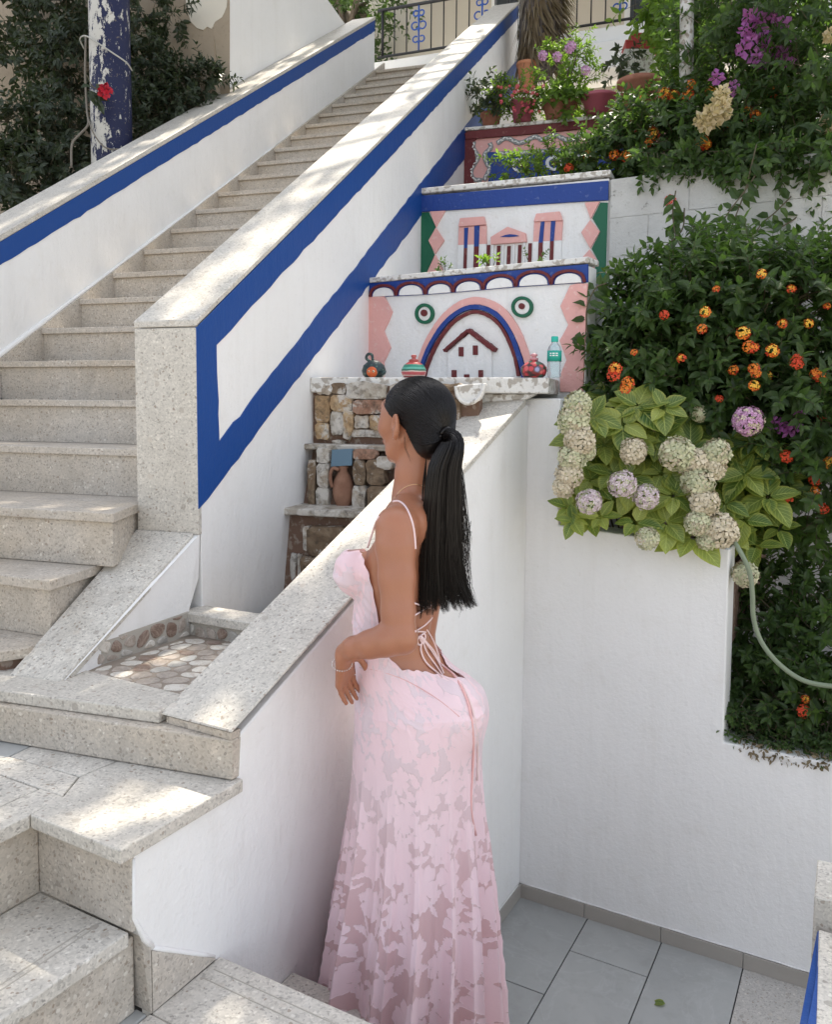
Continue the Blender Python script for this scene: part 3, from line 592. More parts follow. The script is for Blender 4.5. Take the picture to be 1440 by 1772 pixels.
for d in ([(148, 742), (235, 737), (182, 830)], [(182, 832), (229, 905), (178, 982), (140, 906)], [(178, 985), (222, 1070), (180, 1160), (130, 1090)],
          [(1024, 692), (1110, 685), (1058, 785)], [(1056, 788), (1110, 855), (1056, 952), (1004, 860)], [(1052, 956), (1098, 1022), (1058, 1110), (1003, 1010)]):
    B.plate('diamond', [Z4(*q) for q in d], .013, 'pink', t2)
for sgn, top, bod, bl in ((0, [(322, 782), (457, 772), (467, 818), (313, 830)], [(312, 832), (468, 820), (468, 925), (308, 932)], [((345, 836), (367, 834), (361, 950), (343, 950)), ((402, 825), (431, 823), (427, 940), (400, 942))]),
                          (1, [(752, 757), (885, 744), (901, 795), (738, 802)], [(738, 802), (900, 795), (893, 905), (733, 913)], [((778, 800), (799, 798), (789, 918), (765, 920)), ((835, 798), (860, 796), (851, 910), (830, 912))])):
    B.plate('tower_top', [Z4(*q) for q in top], .024, 'pink', t2)
    B.plate('tower', [Z4(*q) for q in bod], .014, 'pink', t2)
    B.plate('tower_base', [Z4(*q) for q in (bod[3], bod[2], (bod[2][0]-6, 1190), (bod[3][0]-6, 1190))], .014, 'white_clean', t2)
    for b_ in bl:
        B.plate('tower_slot', [Z4(*q) for q in b_], .004, 'bluep', t2, base=.015, back=.002, bevel=0)
        B.plate('tower_slot', [Z4(*q) for q in (b_[3], b_[2], (b_[2][0]-8, b_[2][1]+240), (b_[3][0]-8, b_[3][1]+240))], .004, 'maroon', t2, base=.015, back=.002, bevel=0)
B.plate('pediment', [Z4(*q) for q in [(495, 888), (590, 830), (692, 866), (697, 915), (495, 930)]], .022, 'pink', t2)
B.plate('pediment_eye', [Z4(*q) for q in [(550, 888), (580, 877), (605, 873), (635, 876), (658, 883), (630, 887), (600, 889)]], .003, 'bluep', t2, base=.0225, back=.002, bevel=0)
for x, y0 in ((477, 930), (535, 934), (593, 936), (655, 930), (713, 920)):
    B.plate('column_slot', [Z4(x-10, y0), Z4(x+11, y0-1), Z4(x+2, 1180), Z4(x-19, 1180)], .004, 'maroon', t2)
for x, y0 in ((505, 930), (563, 930), (625, 928), (684, 918)):
    B.stroke('relief_column', [Z4(x, y0), Z4(x-4, 1040), Z4(x-9, 1180)], .010, .016, 'white_clean', t2)
# ---- panel 3: maroon framed
P3L = onV(805, 228, PR, w); P3R = onZ(1060, 205, P3L[2]); P3R = P3L+(P3R-P3L)*1.75
Cn = Panel(P3L, P3R-P3L)
t3 = thing('relief_wall', 'upper painted wall panel, maroon border around pink field with a blue centre', 'wall panel', (P3L+P3R)/2*[1, 1, 0]+ZZ*3.4)
prism('panel_face', [P3L*[1, 1, 0]+ZZ*2.9, P3R*[1, 1, 0]+ZZ*2.9, P3R-ZZ*.008, P3L-ZZ*.008], -Cn.nr*.12, MAT['pink'], t3, bevel=.003)
prism('cap', [P3L+Cn.nr*.02-Cn.d*.0, P3R+Cn.nr*.02, P3R-Cn.nr*1.4, P3L-Cn.nr*.14], ZZ*.022, MAT['white_worn'], t3, bevel=.003)
Cn.plate('border', [Z4(*q) for q in [(345, 300), (360, 290), (1250, 205), (1700, 160), (1700, 208), (1250, 252), (640, 312), (410, 330), (350, 336)]], .018, 'maroon', t3)
Cn.plate('border', [Z4(*q) for q in [(345, 330), (412, 330), (392, 350), (402, 420), (405, 470), (380, 510), (402, 600), (330, 600)]], .012, 'maroon', t3)
Cn.plate('blue_field', [Z4(*q) for q in [(470, 405), (525, 403), (535, 430), (800, 405), (1100, 372), (1300, 350), (1300, 620), (465, 620), (478, 560), (490, 500), (462, 445)]], .008, 'bluep', t3)
def chain(pts, wd=.030):
    P = spline([Cn.at(Z4(*q)) for q in pts], 8); i = 0; acc = 0
    Cn.stroke('chain_bed', [Z4(*q) for q in pts], wd, .008, 'chain_bed', t3)
    Ls = np.cumsum([0]+[np.linalg.norm(P[k+1]-P[k]) for k in range(len(P)-1)]); s_ = .014; j = 0
    while s_ < Ls[-1]-.01:
        k = int(np.searchsorted(Ls, s_))-1; t = unit(P[k+1]-P[k]); c = P[k]+t*(s_-Ls[k])+Cn.nr*.008; o = np.cross(t, Cn.nr)*(1 if j % 2 else -1)
        t2_ = unit(t+o*.5); o2 = np.cross(t2_, Cn.nr)
        ring = [c+o*.002+t2_*.0125*math.cos(a)+o2*.006*math.sin(a) for a in np.linspace(0, 2*math.pi, 8, endpoint=False)]
        v_ = ring+[c+(q-c)*.6+Cn.nr*.006 for q in ring]
        mk('chain_stone', v_, [[a, (a+1) % 8, 8+(a+1) % 8, 8+a] for a in range(8)]+[list(range(8, 16))], MAT['white_clean'], t3)
        s_ += .021; j += 1
MAT['chain_bed'] = m_paint('grey_cement_bed', (.26, .27, .27), .8, .3)
chain([(395, 345), (392, 380), (418, 430), (400, 470), (380, 510), (392, 555), (440, 565)])
chain([(485, 352), (490, 380), (455, 420), (470, 470), (482, 500), (452, 565)])
chain([(525, 355), (580, 325), (655, 352), (740, 318), (785, 335), (850, 308), (930, 335), (1010, 300), (1060, 315), (1140, 280), (1200, 300)])
chain([(530, 412), (640, 410), (760, 402), (900, 392), (1050, 385)])
for c in ((660, 480), (850, 470), (960, 455)):
    Cn.disc('ring', Z4(*c), 15, 13, .016, 'white_clean', t3, inner=(9, 8)); Cn.disc('ring_dot', Z4(*c), 5, 5, .014, 'maroon', t3)
# ------------------------------------------------------------------ rough white block wall behind the bushes
rw0 = P2R*[1, 1, 0]+B.d*.012; zrw = P2R[2]-.02
def m_rough(name, rough_amt, joints):
    m = NT(name); big = m.noise(2.5, 6, .65); fine = m.noise(55, 6, .7)
    c = m.mix(m.ramp(big, [(.35, .55), (.68, 0.0)]), (.60, .60, .58), (.38, .37, .35))
    sp = m.noise(22, 5, .75); c = m.mix(m.ramp(sp, [(.60, 0.0), (.68, .8)]), c, (.17, .16, .14))
    m.base(c, .9, .2); m.bump(m.mix(.5, fine, big), rough_amt, .02); return m.m
MAT['rough'] = m_rough('rough_white_render', .9, True); MAT['rough2'] = m_rough('very_rough_render', 1.0, False)
bw = thing('block_wall', 'rough whitewashed block wall behind the lantana bush', 'wall', rw0+v*1)
prism('mortar_bed', [rw0+ZZ*.5-u*.008, rw0+v*3.2+ZZ*.5-u*.008, rw0+v*3.2+ZZ*(zrw-.02)-u*.008, rw0+ZZ*(zrw-.02)-u*.008], u*.15, MAT['rough'], bw)
bh = .20; zz_ = zrw; r_i = 0
while zz_ > .6:
    x = -.0 if r_i % 2 else -.2; x = max(x, 0)
    first = .2 if r_i % 2 else .4; x0 = 0.0
    while x0 < 3.2:
        x1 = min(x0+first, 3.2); first = .4
        if not (x0 > 1.6 and r_i > 3 and False):
            dz = random.uniform(-.004, .004)
            p0 = rw0+v*(x0+.0008)-u*(.012+random.uniform(0, .003)); p1 = rw0+v*(x1-.0008)-u*(.012+random.uniform(0, .003))
            prism('block', [p0+ZZ*(zz_-bh+.0008), p1+ZZ*(zz_-bh+.0008), p1+ZZ*(zz_-.0008), p0+ZZ*(zz_-.0008)], u*.03, MAT['rough'], bw, bevel=.0015)
        x0 = x1
    zz_ -= bh; r_i += 1
prism('panel_side', [P2R-ZZ*.02+B.d*.001-B.nr*.1, P2R*[1, 1, 0]+ZZ*2+B.d*.001-B.nr*.1, P2R*[1, 1, 0]+ZZ*2+B.d*.03-B.nr*.1, P2R-ZZ*.02+B.d*.03-B.nr*.1], B.nr*.095, MAT['rough'], bw)
def fill(name, pts, z, lab):
    t = prism(name, [np.array([q[0], q[1], z]) for q in pts], (0, 0, -1.8), MAT['rough']); tag(t, lab, 'wall')
gapA = P1L-A.nr*.1; gapB = P1R-A.nr*.1-A.d*.004
tf = prism('terrace_bed', [gapA*[1, 1, 0]+ZZ*2.60, gapB*[1, 1, 0]+ZZ*2.60, P2R*[1, 1, 0]-B.d*.004+B.nr*.004+ZZ*2.60, P2L*[1, 1, 0]+B.nr*.004+ZZ*2.60], (0, 0, -2.0), MAT['rough2']); tag(tf, kind='structure')
tf = prism('terrace_bed', [P2L*[1, 1, 0]-B.nr*.124+ZZ*3.24, P2R*[1, 1, 0]-B.nr*.124+ZZ*3.24, P3L*[1, 1, 0]+Cn.nr*.004+Cn.d*1.6+ZZ*3.24, P3L*[1, 1, 0]+Cn.nr*.004+ZZ*3.24], (0, 0, -2.0), MAT['mortar']); tag(tf, kind='structure')
sl_ = mk('terrace_soil', [rw0+ZZ*(zrw-.15)+u*.02, rw0+v*3.2+ZZ*(zrw-.15)+u*.02, rw0+v*3.2+u*2.2+ZZ*(zrw-.1), rw0+u*2.2+ZZ*(zrw-.1)], [[0, 1, 2, 3]], MAT['mortar']); tag(sl_, kind='structure')
so_ = prism('planter_soil', [UV(.14, .14, 1.46), UV(.14, .78, 1.46), UV(1.25, .78, 1.46), UV(1.25, .14, 1.46)], (0, 0, -.3), MAT['mortar']); tag(so_, kind='structure')
so2 = prism('planter_soil', [UV(.14, .79, .76), UV(.14, 2.6, .76), UV(1.25, 2.6, .76), UV(1.25, .79, .76)], (0, 0, -.3), MAT['mortar']); tag(so2, kind='structure')
pw_ = thing('planter_wall', 'short rough white wall between the shelf corner and the hydrangea', 'wall', UV(.3, .13, 1.5))
prism('wall_face', [UV(.141, .05, .5), UV(.141, .134, .5), P1R*[1, 1, 0]-A.nr*.11+A.d*.03+ZZ*.5, P1R*[1, 1, 0]-A.nr*.11-A.d*.06+ZZ*.5], (0, 0, 1.56), MAT['rough'], pw_)
# ================================================================== stone fountain wall
def m_stone(name, a, b, c, wash):
    m = NT(name); oi = m.n('ShaderNodeObjectInfo'); dv = m.n('ShaderNodeVectorMath', operation='ADD'); m.l(m.pos, dv.inputs[0])
    cv = m.n('ShaderNodeCombineXYZ'); m.l(m.math('MULTIPLY', oi.outputs['Random'], 17.), cv.inputs[0]); m.l(cv.outputs[0], dv.inputs[1]); V_ = dv.outputs[0]
    f = m.noise(11, 8, .68, V_, .8); col = m.ramp(f, [(.28, a), (.5, b), (.72, c)])
    ws = m.noise(9, 7, .72, m.pos, .4); col = m.mix(m.ramp(ws, [(.56-wash*.25, 0.0), (.62-wash*.22, .9)]), col, (.57, .54, .49))
    dk = m.noise(26, 6, .7, V_); col = m.mix(m.ramp(dk, [(.50, 0.0), (.68, .8)]), col, (.07, .055, .04))
    m.base(col, .85, .25); m.bump(m.mix(.5, f, dk), .8, .012); return m.m
MAT['st'] = {'tan': m_stone('tan_stone', (.22, .14, .075), (.40, .27, .15), (.52, .42, .28), .25), 'brown': m_stone('brown_stone', (.10, .065, .04), (.20, .14, .09), (.33, .26, .18), .12),
             'grey': m_stone('grey_stone', (.28, .24, .19), (.40, .36, .30), (.52, .48, .42), .35), 'red': m_stone('reddish_stone', (.22, .11, .075), (.33, .19, .13), (.42, .31, .24), .1),
             'white': m_stone('whitewashed_stone', (.28, .22, .16), (.42, .36, .29), (.52, .47, .41), .45)}
S0 = onV(540, 690, PR, w); ws0 = toNW(S0)[1]; nS0 = toNW(S0)[0]
prof = [(0.06, 2.13), (0.0, 2.13), (0.0, 1.87), (-.10, 1.64), (-.215, 1.625), (-.285, 1.27), (.06, 1.27)]
fw = thing('fountain_wall', 'old stone fountain wall of brown and white stones beneath the white shelf', 'wall', NW(nS0+.4, ws0, 1.3))
fwid = .70
prism('mortar_bed', [NW(nS0-.012, ws0+a+.012, z) for a, z in prof], n*(fwid+.012), MAT['mortar'], fw)
U_ = Panel(NW(nS0, ws0+.012, 1.9), n); Ul = Panel(NW(nS0, ws0-.09, 1.75), n); Ub = Panel(NW(nS0, ws0-.235, 1.45), n)
def stones(pl, L, parent):
    for kind, th, pts in L:
        P = [np.array(q, float) for q in pts]; c = sum(P)/len(P); P = [c+(q-c)*1.11 for q in P]; th = th*.7
        if len(P) == 4:                                   # rough the outline a little
            Q = []
            for i in range(4):
                a, b = P[i], P[(i+1) % 4]
                Q += [a*.86+b*.14+rng.normal(0, .6, 2), (a+b)/2+rng.normal(0, 1.3, 2), a*.14+b*.86+rng.normal(0, .6, 2)]
            P = Q
        front = [pl.at(q)+pl.nr*(th+rng.uniform(-.003, .003)) for q in [c+(q-c)*.95 for q in P]]
        mid = [pl.at(q)+pl.nr*(th*.55) for q in P]; bk_ = [pl.at(q)-pl.nr*.02 for q in P]; pass; m = len(P)
        cen = pl.at(c)+pl.nr*(th+.006)
        f = [[i, (i+1) % m, m+(i+1) % m, m+i] for i in range(m)]+[[m+i, m+(i+1) % m, 2*m+(i+1) % m, 2*m+i] for i in range(m)]+[[2*m+i, 2*m+(i+1) % m, 3*m] for i in range(m)]
        mk('stone', bk_+mid+front+[cen], f, MAT['st'][kind], parent)
R4 = lambda a, b, c, d: [(a, b), (c, b+1), (c-1, d), (a+1, d-1)]
stones(U_, [('tan', .030, R4(549, 686, 573, 730)), ('tan', .026, R4(549, 732, 572, 760)), ('tan', .034, R4(577, 684, 611, 712)), ('grey', .030, R4(576, 714, 597, 752)), ('tan', .036, [(598, 713), (614, 712), (614, 740), (607, 760), (598, 756)]),
            ('grey', .040, R4(604, 664, 668, 690)), ('red', .034, R4(615, 692, 664, 716)), ('white', .030, R4(616, 719, 640, 741)), ('tan', .028, R4(642, 719, 668, 744)), ('white', .03, R4(577, 762, 600, 770)), ('white', .022, R4(606, 744, 668, 757)),
            ('white', .030, R4(552, 664, 575, 684)), ('brown', .03, R4(577, 664, 601, 682)), ('brown', .03, R4(784, 692, 798, 742)), ('brown', .03, R4(765, 664, 800, 676)), ('grey', .03, R4(680, 664, 760, 688)), ('brown', .02, R4(670, 695, 760, 745))], fw)
stones(Ul, [('grey', .018, R4(549, 776, 571, 800)), ('white', .020, R4(551, 803, 570, 842)), ('grey', .018, R4(549, 845, 570, 884)), ('red', .024, R4(614, 778, 650, 795)), ('brown', .026, R4(615, 797, 634, 838)), ('white', .030, R4(613, 841, 634, 884)), ('brown', .028, R4(637, 797, 668, 838)),
            ('brown', .032, R4(640, 841, 690, 886)), ('white', .03, R4(655, 790, 680, 812)), ('brown', .01, R4(534, 800, 546, 884))], fw)
stones(Ub, [('brown', .030, R4(536, 912, 600, 960)), ('white', .022, R4(527, 912, 538, 950)), ('brown', .034, R4(602, 914, 650, 958)), ('brown', .026, R4(524, 962, 560, 1006)), ('tan', .028, R4(562, 962, 625, 1004)), ('white', .02, R4(516, 960, 524, 1008)), ('grey', .02, R4(505, 960, 515, 1012)), ('brown', .028, R4(627, 960, 690, 1000))], fw)
# ledges
def ledge(z, depth_w0, depth_w1, th, mat, nm='ledge'):
    prism(nm, [NW(nS0-.006, ws0+depth_w0, z), NW(nS0+fwid, ws0+depth_w0+.0, z), NW(nS0+fwid, ws0+depth_w1, z), NW(nS0-.006, ws0+depth_w1, z)], (0, 0, -th), mat, fw, bevel=.004)
ledge(1.895, -.075, .03, .022, MAT['st']['grey']); ledge(1.655, -.255, -.03, .026, MAT['st']['grey'])
# blue glazed tile and the clay jug set into the wall
MAT['tileblue'] = NT('faded_blue_tile').base((.11, .19, .26), .35, .5).m
prism('blue_tile', [Ul.at(q)+Ul.nr*.004 for q in ((577, 778), (612, 776), (611, 805), (575, 807))], Ul.nr*.012, MAT['tileblue'], fw, bevel=.001)
def m_clay(name, a, b):
    m = NT(name); f = m.noise(14, 6, .65); m.base(m.ramp(f, [(.3, a), (.7, b)]), .8, .3); m.bump(f, .3, .004); return m.m
MAT['clay'] = m_clay('terracotta_clay', (.20, .095, .058), (.33, .185, .125))
jc = Ul.at((594, 847)); S_ = lambda px: px*(jc[1])/F_PX
jr = [(2, 36), (7, 35), (12, 30), (16, 20), (18.5, 8), (18.5, -2), (16, -14), (11, -24), (7.5, -30), (7, -34), (9, -38), (8, -39)]
lathe('jug', [(S_(r), -S_(z-2)) for r, z in jr], jc+Ul.nr*.0, MAT['clay'], fw, 20, 1, .75)
tube('jug_handle', spline([Ul.at(q)+Ul.nr*.022 for q in ((590, 812), (580, 810), (575.5, 820), (576, 832), (579, 842))], 5), .0075, MAT['clay'], fw)
# scroll ornament hanging under the shelf
so1 = Panel(NW(nS0, ws0-.035, 1.9), n)
mm = MB(); mm.prism([so1.at(q) for q in [(790, 666), (838, 662), (836, 676), (828, 692), (813, 699), (799, 695), (792, 682)]], so1.nr*-.06)
mm.build('scroll', MAT['white_worn'], fw, bevel=.006)
tube('scroll_rim', spline([so1.at(q)+so1.nr*.003 for q in [(790, 668), (792, 683), (801, 695), (814, 698), (828, 690), (836, 676), (838, 664)]], 5), .008, MAT['white_worn'], fw)
# white shelf
sh = thing('fountain_shelf', 'weathered white shelf slab carrying the painted pots and the bottle', 'shelf', NW(nS0+.4, ws0, 2.1))
Q0 = NW(nS0-.0, ws0-.02, 0); Q1 = onD(950, 653, 3.20)*[1, 1, 0]; Q2 = Q1+w*.42-n*.0; Q3 = NW(nS0, ws0+.62, 0); zsh = 2.165
prism('slab', [Q0+ZZ*zsh, Q1+ZZ*zsh, Q2+ZZ*zsh, Q3+ZZ*zsh], (0, 0, -.062), MAT['white_worn'], sh, bevel=.006, seg=2)
mp_ = UV(-.012, .13, 0)
prism('bracket', [Q1+ZZ*(zsh-.063)-n*.42+w*.01, Q1+ZZ*(zsh-.063)-n*.05+w*.01, Q1+ZZ*(zsh-.085)-n*.09+w*.01, Q1+ZZ*(zsh-.11)-n*.42+w*.01], w*.05, MAT['white_worn'], sh, bevel=.004)
# ================================================================== things on the shelf
def m_plain(name, c, r=.5, s=.4, metal=0): 
    m = NT(name); f = m.noise(20, 4); m.base(m.mix(m.ramp(f, [(.4, 0.0), (.7, .25)]), c, tuple(np.array(c)*.75)), r, s); m.b.inputs['Metallic'].default_value = metal; return m.m
def m_bands(name, stops, z0, z1, rough=.35):
    m = NT(name); sx = m.n('ShaderNodeSeparateXYZ'); tc = m.n('ShaderNodeTexCoord'); m.l(tc.outputs['Generated'], sx.inputs[0])
    m.base(m.ramp(m.math('ADD', sx.outputs[2], m.math('MULTIPLY', m.math('SUBTRACT', m.noise(40, 2), .5), .05)), stops, 'CONSTANT'), rough, .5); return m.m
def front(px, D): return onD(px, 653, D)*[1, 1, 0]+ZZ*zsh
px2m = lambda px, D: px*D/F_PX
Dp = 3.44
a_ = front(716, 3.36)
MAT['jarA'] = m_bands('striped_glaze', [(0, (.40, .08, .08)), (.10, (.62, .50, .44)), (.16, (.45, .09, .10)), (.34, (.62, .50, .44)), (.40, (.03, .14, .09)), (.50, (.12, .42, .32)), (.62, (.02, .22, .15)), (.78, (.48, .08, .07))], 0, 1)
jA = thing('lidded_jar', 'striped green and red lidded jar on the white shelf', 'jar', a_, 'painted pots on the shelf')
e = lambda px: px2m(px, 3.36)
lathe('body', [(e(r), e(h)) for r, h in ((15, 0), (19, 3), (21.5, 9), (21, 15), (17, 22), (10, 27), (7, 29))], a_, MAT['jarA'], jA, 28)
lathe('lid', [(e(r), e(h)) for r, h in ((8.5, 28.5), (9, 30.5), (4, 32.5), (3.2, 34), (5, 36.5), (4.2, 39), (.8, 40))], a_, m_plain('rose_glaze', (.42, .10, .09), .35), jA, 18)
b_ = front(924, 3.25)
def m_floral():
    m = NT('floral_glaze'); vn = m.voro(55); d = m.n('ShaderNodeSeparateColor'); m.l(vn.outputs['Color'], d.inputs[0])
    c = m.ramp(d.outputs[0], [(0, (.50, .05, .06)), (.45, (.62, .12, .12)), (.6, (.03, .10, .06)), (.72, (.30, .30, .48)), (.82, (.05, .03, .03)), (.92, (.6, .25, .25))], 'CONSTANT')
    m.base(m.mix(m.ramp(vn.outputs['Distance'], [(.5, 0.0), (.6, .7)]), c, (.04, .02, .02)), .3, .5); return m.m
MAT['floral'] = m_floral(); e2_ = lambda px: px2m(px, 3.25)
jB = thing('lidded_jar', 'round red floral lidded jar beside the plastic bottle', 'jar', b_, 'painted pots on the shelf')
lathe('body', [(e2_(r), e2_(h)) for r, h in ((15, 0), (20, 4), (22.5, 11), (22, 18), (16, 25), (8, 29), (6, 31))], b_, MAT['floral'], jB, 28)
lathe('lid', [(e2_(r), e2_(h)) for r, h in ((7, 30.5), (7.5, 33), (4, 34.5), (3.5, 36), (6.5, 38), (5.5, 40.5), (1, 42))], b_, m_plain('pink_glaze', (.55, .25, .27), .35), jB, 18)
# owl shaped pot, dark green with an orange face
c_ = front(647, 3.44); e3 = lambda px: px2m(px, 3.44)
pot = thing('bird_pot', 'dark green bird shaped pot with an orange face and looped handle', 'ornament', c_, 'painted pots on the shelf')
def m_owl():
    m = NT('dark_green_feather_glaze'); vn = m.voro(75); m.base(m.ramp(vn.outputs['Distance'], [(.0, (.16, .26, .20)), (.30, (.03, .06, .055)), (.7, (.02, .035, .04))]), .4, .5); return m.m
MAT['owl'] = m_owl()
lathe('body', [(e3(r), e3(h)) for r, h in ((13, 0), (19, 5), (21, 13), (18, 22), (11, 28), (4, 31))], c_, MAT['owl'], pot, 22, 1, .8)
tube('handle', spline([c_+ZZ*e3(a[1])+n*e3(a[0]) for a in ((-6, 28), (-14, 34), (-11, 41), (-4, 40), (-2, 30))], 5), e3(2.6), MAT['owl'], pot)
tube('tail', [c_+n*e3(16)+ZZ*e3(8)-w*.02, c_+n*e3(24)+ZZ*e3(9)-w*.03, c_+n*e3(26)+ZZ*e3(12)-w*.03], [e3(5), e3(3), e3(1.5)], MAT['owl'], pot)
fc_ = c_+n*e3(2)-w*e3(14)+ZZ*e3(10)
def sphere(name, c, r, mat, parent, nu=14, nv=9, sc=(1, 1, 1)):
    pr_ = [(max(1e-4, r*math.sin(a)), -r*math.cos(a)*sc[2]) for a in np.linspace(.05, math.pi-.05, nv)]
    return lathe(name, pr_, c, mat, parent, nu, sc[0], sc[1])
sphere('face', fc_, e3(9.5), m_plain('orange_glaze', (.62, .12, .03), .4), pot, sc=(1, .5, 1))
mw_, mdk = m_plain('cream_eye', (.7, .6, .4), .4), m_plain('black_glaze', (.01, .01, .01), .3)
for sx in (-4, 4):
    sphere('eye', fc_+n*e3(sx)-w*e3(4)+ZZ*e3(1), e3(2.2), mw_, pot, 8, 6); sphere('pupil', fc_+n*e3(sx)-w*e3(6)+ZZ*e3(1), e3(1), mdk, pot, 6, 5)
# plastic water bottle
d_ = front(959, 3.22); e4 = lambda px: px2m(px, 3.22)
bo = thing('water_bottle', 'clear plastic water bottle with green cap at the shelf end', 'bottle', d_)
def m_clear():
    m = NT('clear_plastic'); m.base((.75, .88, .92), .12, .5); m.b.inputs['Transmission Weight'].default_value = .75; m.b.inputs['IOR'].default_value = 1.2; return m.m
MAT['clearp'] = m_clear()
lathe('body', [(e4(r), e4(h)) for r, h in ((9, 0), (11.5, 2), (12, 6), (11.2, 9), (12, 12), (11.2, 16), (12, 20), (11.3, 24), (12, 28), (12, 47), (10, 53), (6, 58), (5, 60), (5, 64))], d_, MAT['clearp'], bo, 24)
lathe('label', [(e4(12.4), e4(28)), (e4(12.4), e4(46))], d_, m_plain('green_label', (.02, .34, .27), .4), bo, 24)
lathe('cap', [(e4(5.8), e4(61)), (e4(6), e4(62)), (e4(6), e4(69.5)), (e4(5.4), e4(70.5))], d_, m_plain('green_cap', (.02, .42, .33), .4), bo, 18)
lb = MB()
for k, (x, wd) in enumerate(((-6, 3), (-1.5, 4), (4, 3.4))):   # pale wave and lettering strokes on the label
    for z in (40, 36.5):
        a = [d_+n*e4(x+q)-w*e4(math.sqrt(max(0, 12.6**2-(x+q)**2)))+ZZ*e4(z+zz) for q, zz in ((0, 0), (wd, 0), (wd, 2), (0, 2))]; lb.add(a, [[0, 1, 2, 3]])
lb.build('label_print', MAT['white_clean'], bo)
# ================================================================== buildings and walls behind
zu = Z0+18*HH
NB = -3.125
q0, q1 = toNW(onV(565, 0, n*NB, w)), toNW(onV(597, 32, n*NB, w))
yb = toNW(onV(395, 163, n*NB, w))[1]
hb = thing('house_wall', 'plain white house wall rising beside the left stair parapet', 'wall', NW(NB, 6, 3))
hh = .43*(q0[1]-yb)+0
prism('wall_face', [NW(NB, yb, 1.0), NW(NB, yb, 8.6), NW(NB, q0[1]-1.2, 8.2), NW(NB, q0[1], q0[2]+.02), NW(NB, q1[1]+.05, q1[2]-.05), NW(NB, q1[1]+.05, 1.0)], n*-3.0, MAT['white'], hb, bevel=.004)
bg_ = thing('plaster_wall', 'stained bare beige plaster wall behind the dark climbing shrubs', 'wall', NW(-4.5, yb+.02, 2))
prism('wall_face', [NW(NB-.012, yb-.006, .5), NW(NB-.012, yb-.006, 9), NW(-9, yb-.006, 9), NW(-9, yb-.006, .5)], w*-.16, MAT['beige'], bg_)
Bg = Panel(NW(NB, yb-.17, 3), n)
Bg.plate('pale_patch', [(318, -40), (322, 10), (330, 38), (341, 49), (352, 52), (358, 46), (366, 50), (372, 38), (384, 30), (388, 22), (392, 12), (396, -40)], .002, 'creamp', bg_, bevel=0)
Bg.plate('corner_strip', [(366, -60), (370, 60), (378, 120), (384, 200), (397, 200), (397, -60)], .001, 'creamp' if 0 else 'beige', bg_, bevel=0)
gl = mk('left_ground', [NW(NB-.02, -1, 1.9), NW(NB-.02, yb, 2.4), NW(-9, yb, 2.4), NW(-9, -1, 1.9)], [[0, 1, 2, 3]], MAT['mortar']); tag(gl, kind='structure')
# pole with flaking dark blue paint
def m_pole():
    m = NT('flaking_blue_white_paint'); mp = m.n('ShaderNodeMapping'); mp.inputs['Scale'].default_value = (1, 1, .45); m.l(m.pos, mp.inputs[0])
    f = m.noise(7, 8, .72, mp.outputs[0]); f2 = m.noise(28, 6, .75, mp.outputs[0])
    sx = m.n('ShaderNodeSeparateXYZ'); tc = m.n('ShaderNodeTexCoord'); m.l(tc.outputs['Object'], sx.inputs[0])
    side = m.math('MULTIPLY_ADD', sx.outputs[0], -2.0, .34)
    h = m.math('ADD', m.math('MULTIPLY', f, .6), m.math('ADD', m.math('MULTIPLY', f2, .62), m.math('MULTIPLY', side, .30)))
    k = m.ramp(h, [(.735, 0.0), (.745, 1.0)])
    c = m.mix(k, (.012, .016, .055), (.50, .49, .45)); c = m.mix(m.ramp(m.noise(60, 4), [(.62, 0.0), (.7, .6)]), c, (.2, .17, .13))
    m.base(c, .6, .3); m.bump(m.mix(.5, k, f2), .5, .004); return m.m
MAT['pole'] = m_pole()
Dpo = 5.15; pc = onD(194, 300, Dpo); rp_ = 33.5*Dpo/F_PX
po = thing('painted_pole', 'round column with flaking dark blue and white paint among the shrubs', 'column', np.array([pc[0], pc[1], 1.9]))
tube('shaft', [np.array([pc[0], pc[1], z]) for z in (1.9, 3.0, 4.2, 6.2)], [rp_*1.02, rp_, rp_*.98, rp_*.95], MAT['pole'], po, 32)
MAT['cable'] = m_plain('pale_cable', (.42, .42, .38), .6)
MAT['dull_stem'] = m_plain('dull_grey_stem', (.20, .18, .15), .8)
def cable(name, label, pts, D, r, mat='cable', cat='cable'):
    P = spline([onD(x, y, D+(dd if len(q) > 2 else 0)) for q in pts for x, y, dd in [(q+(0,))[:3]]], 6)
    return tag(tube(name, P, r, MAT[mat], None, 7), label, cat)
cable('tied_cable', 'loose pale strap looped across the blue column', [(145, 85, 0), (138, 68, -.05), (147, 62, -.1), (165, 72, -.13), (195, 92, -.15), (218, 108, -.12), (228, 122, -.05)], Dpo, .0045)
cable('bare_stem', 'twisting bare grey stem at the foot of the column', [(148, 62, 0), (147, 130), (150, 190), (152, 215, -.1), (138, 232, -.1), (124, 250, -.1), (123, 290, -.1)], Dpo, .007, 'dull_stem', cat='stem')
cable('bare_stem', 'short pale stem bent around the bottom of the column', [(152, 205, -.1), (160, 228, -.14), (175, 250, -.14), (190, 258, -.14), (205, 258, -.12)], Dpo, .0045, 'dull_stem', cat='stem')
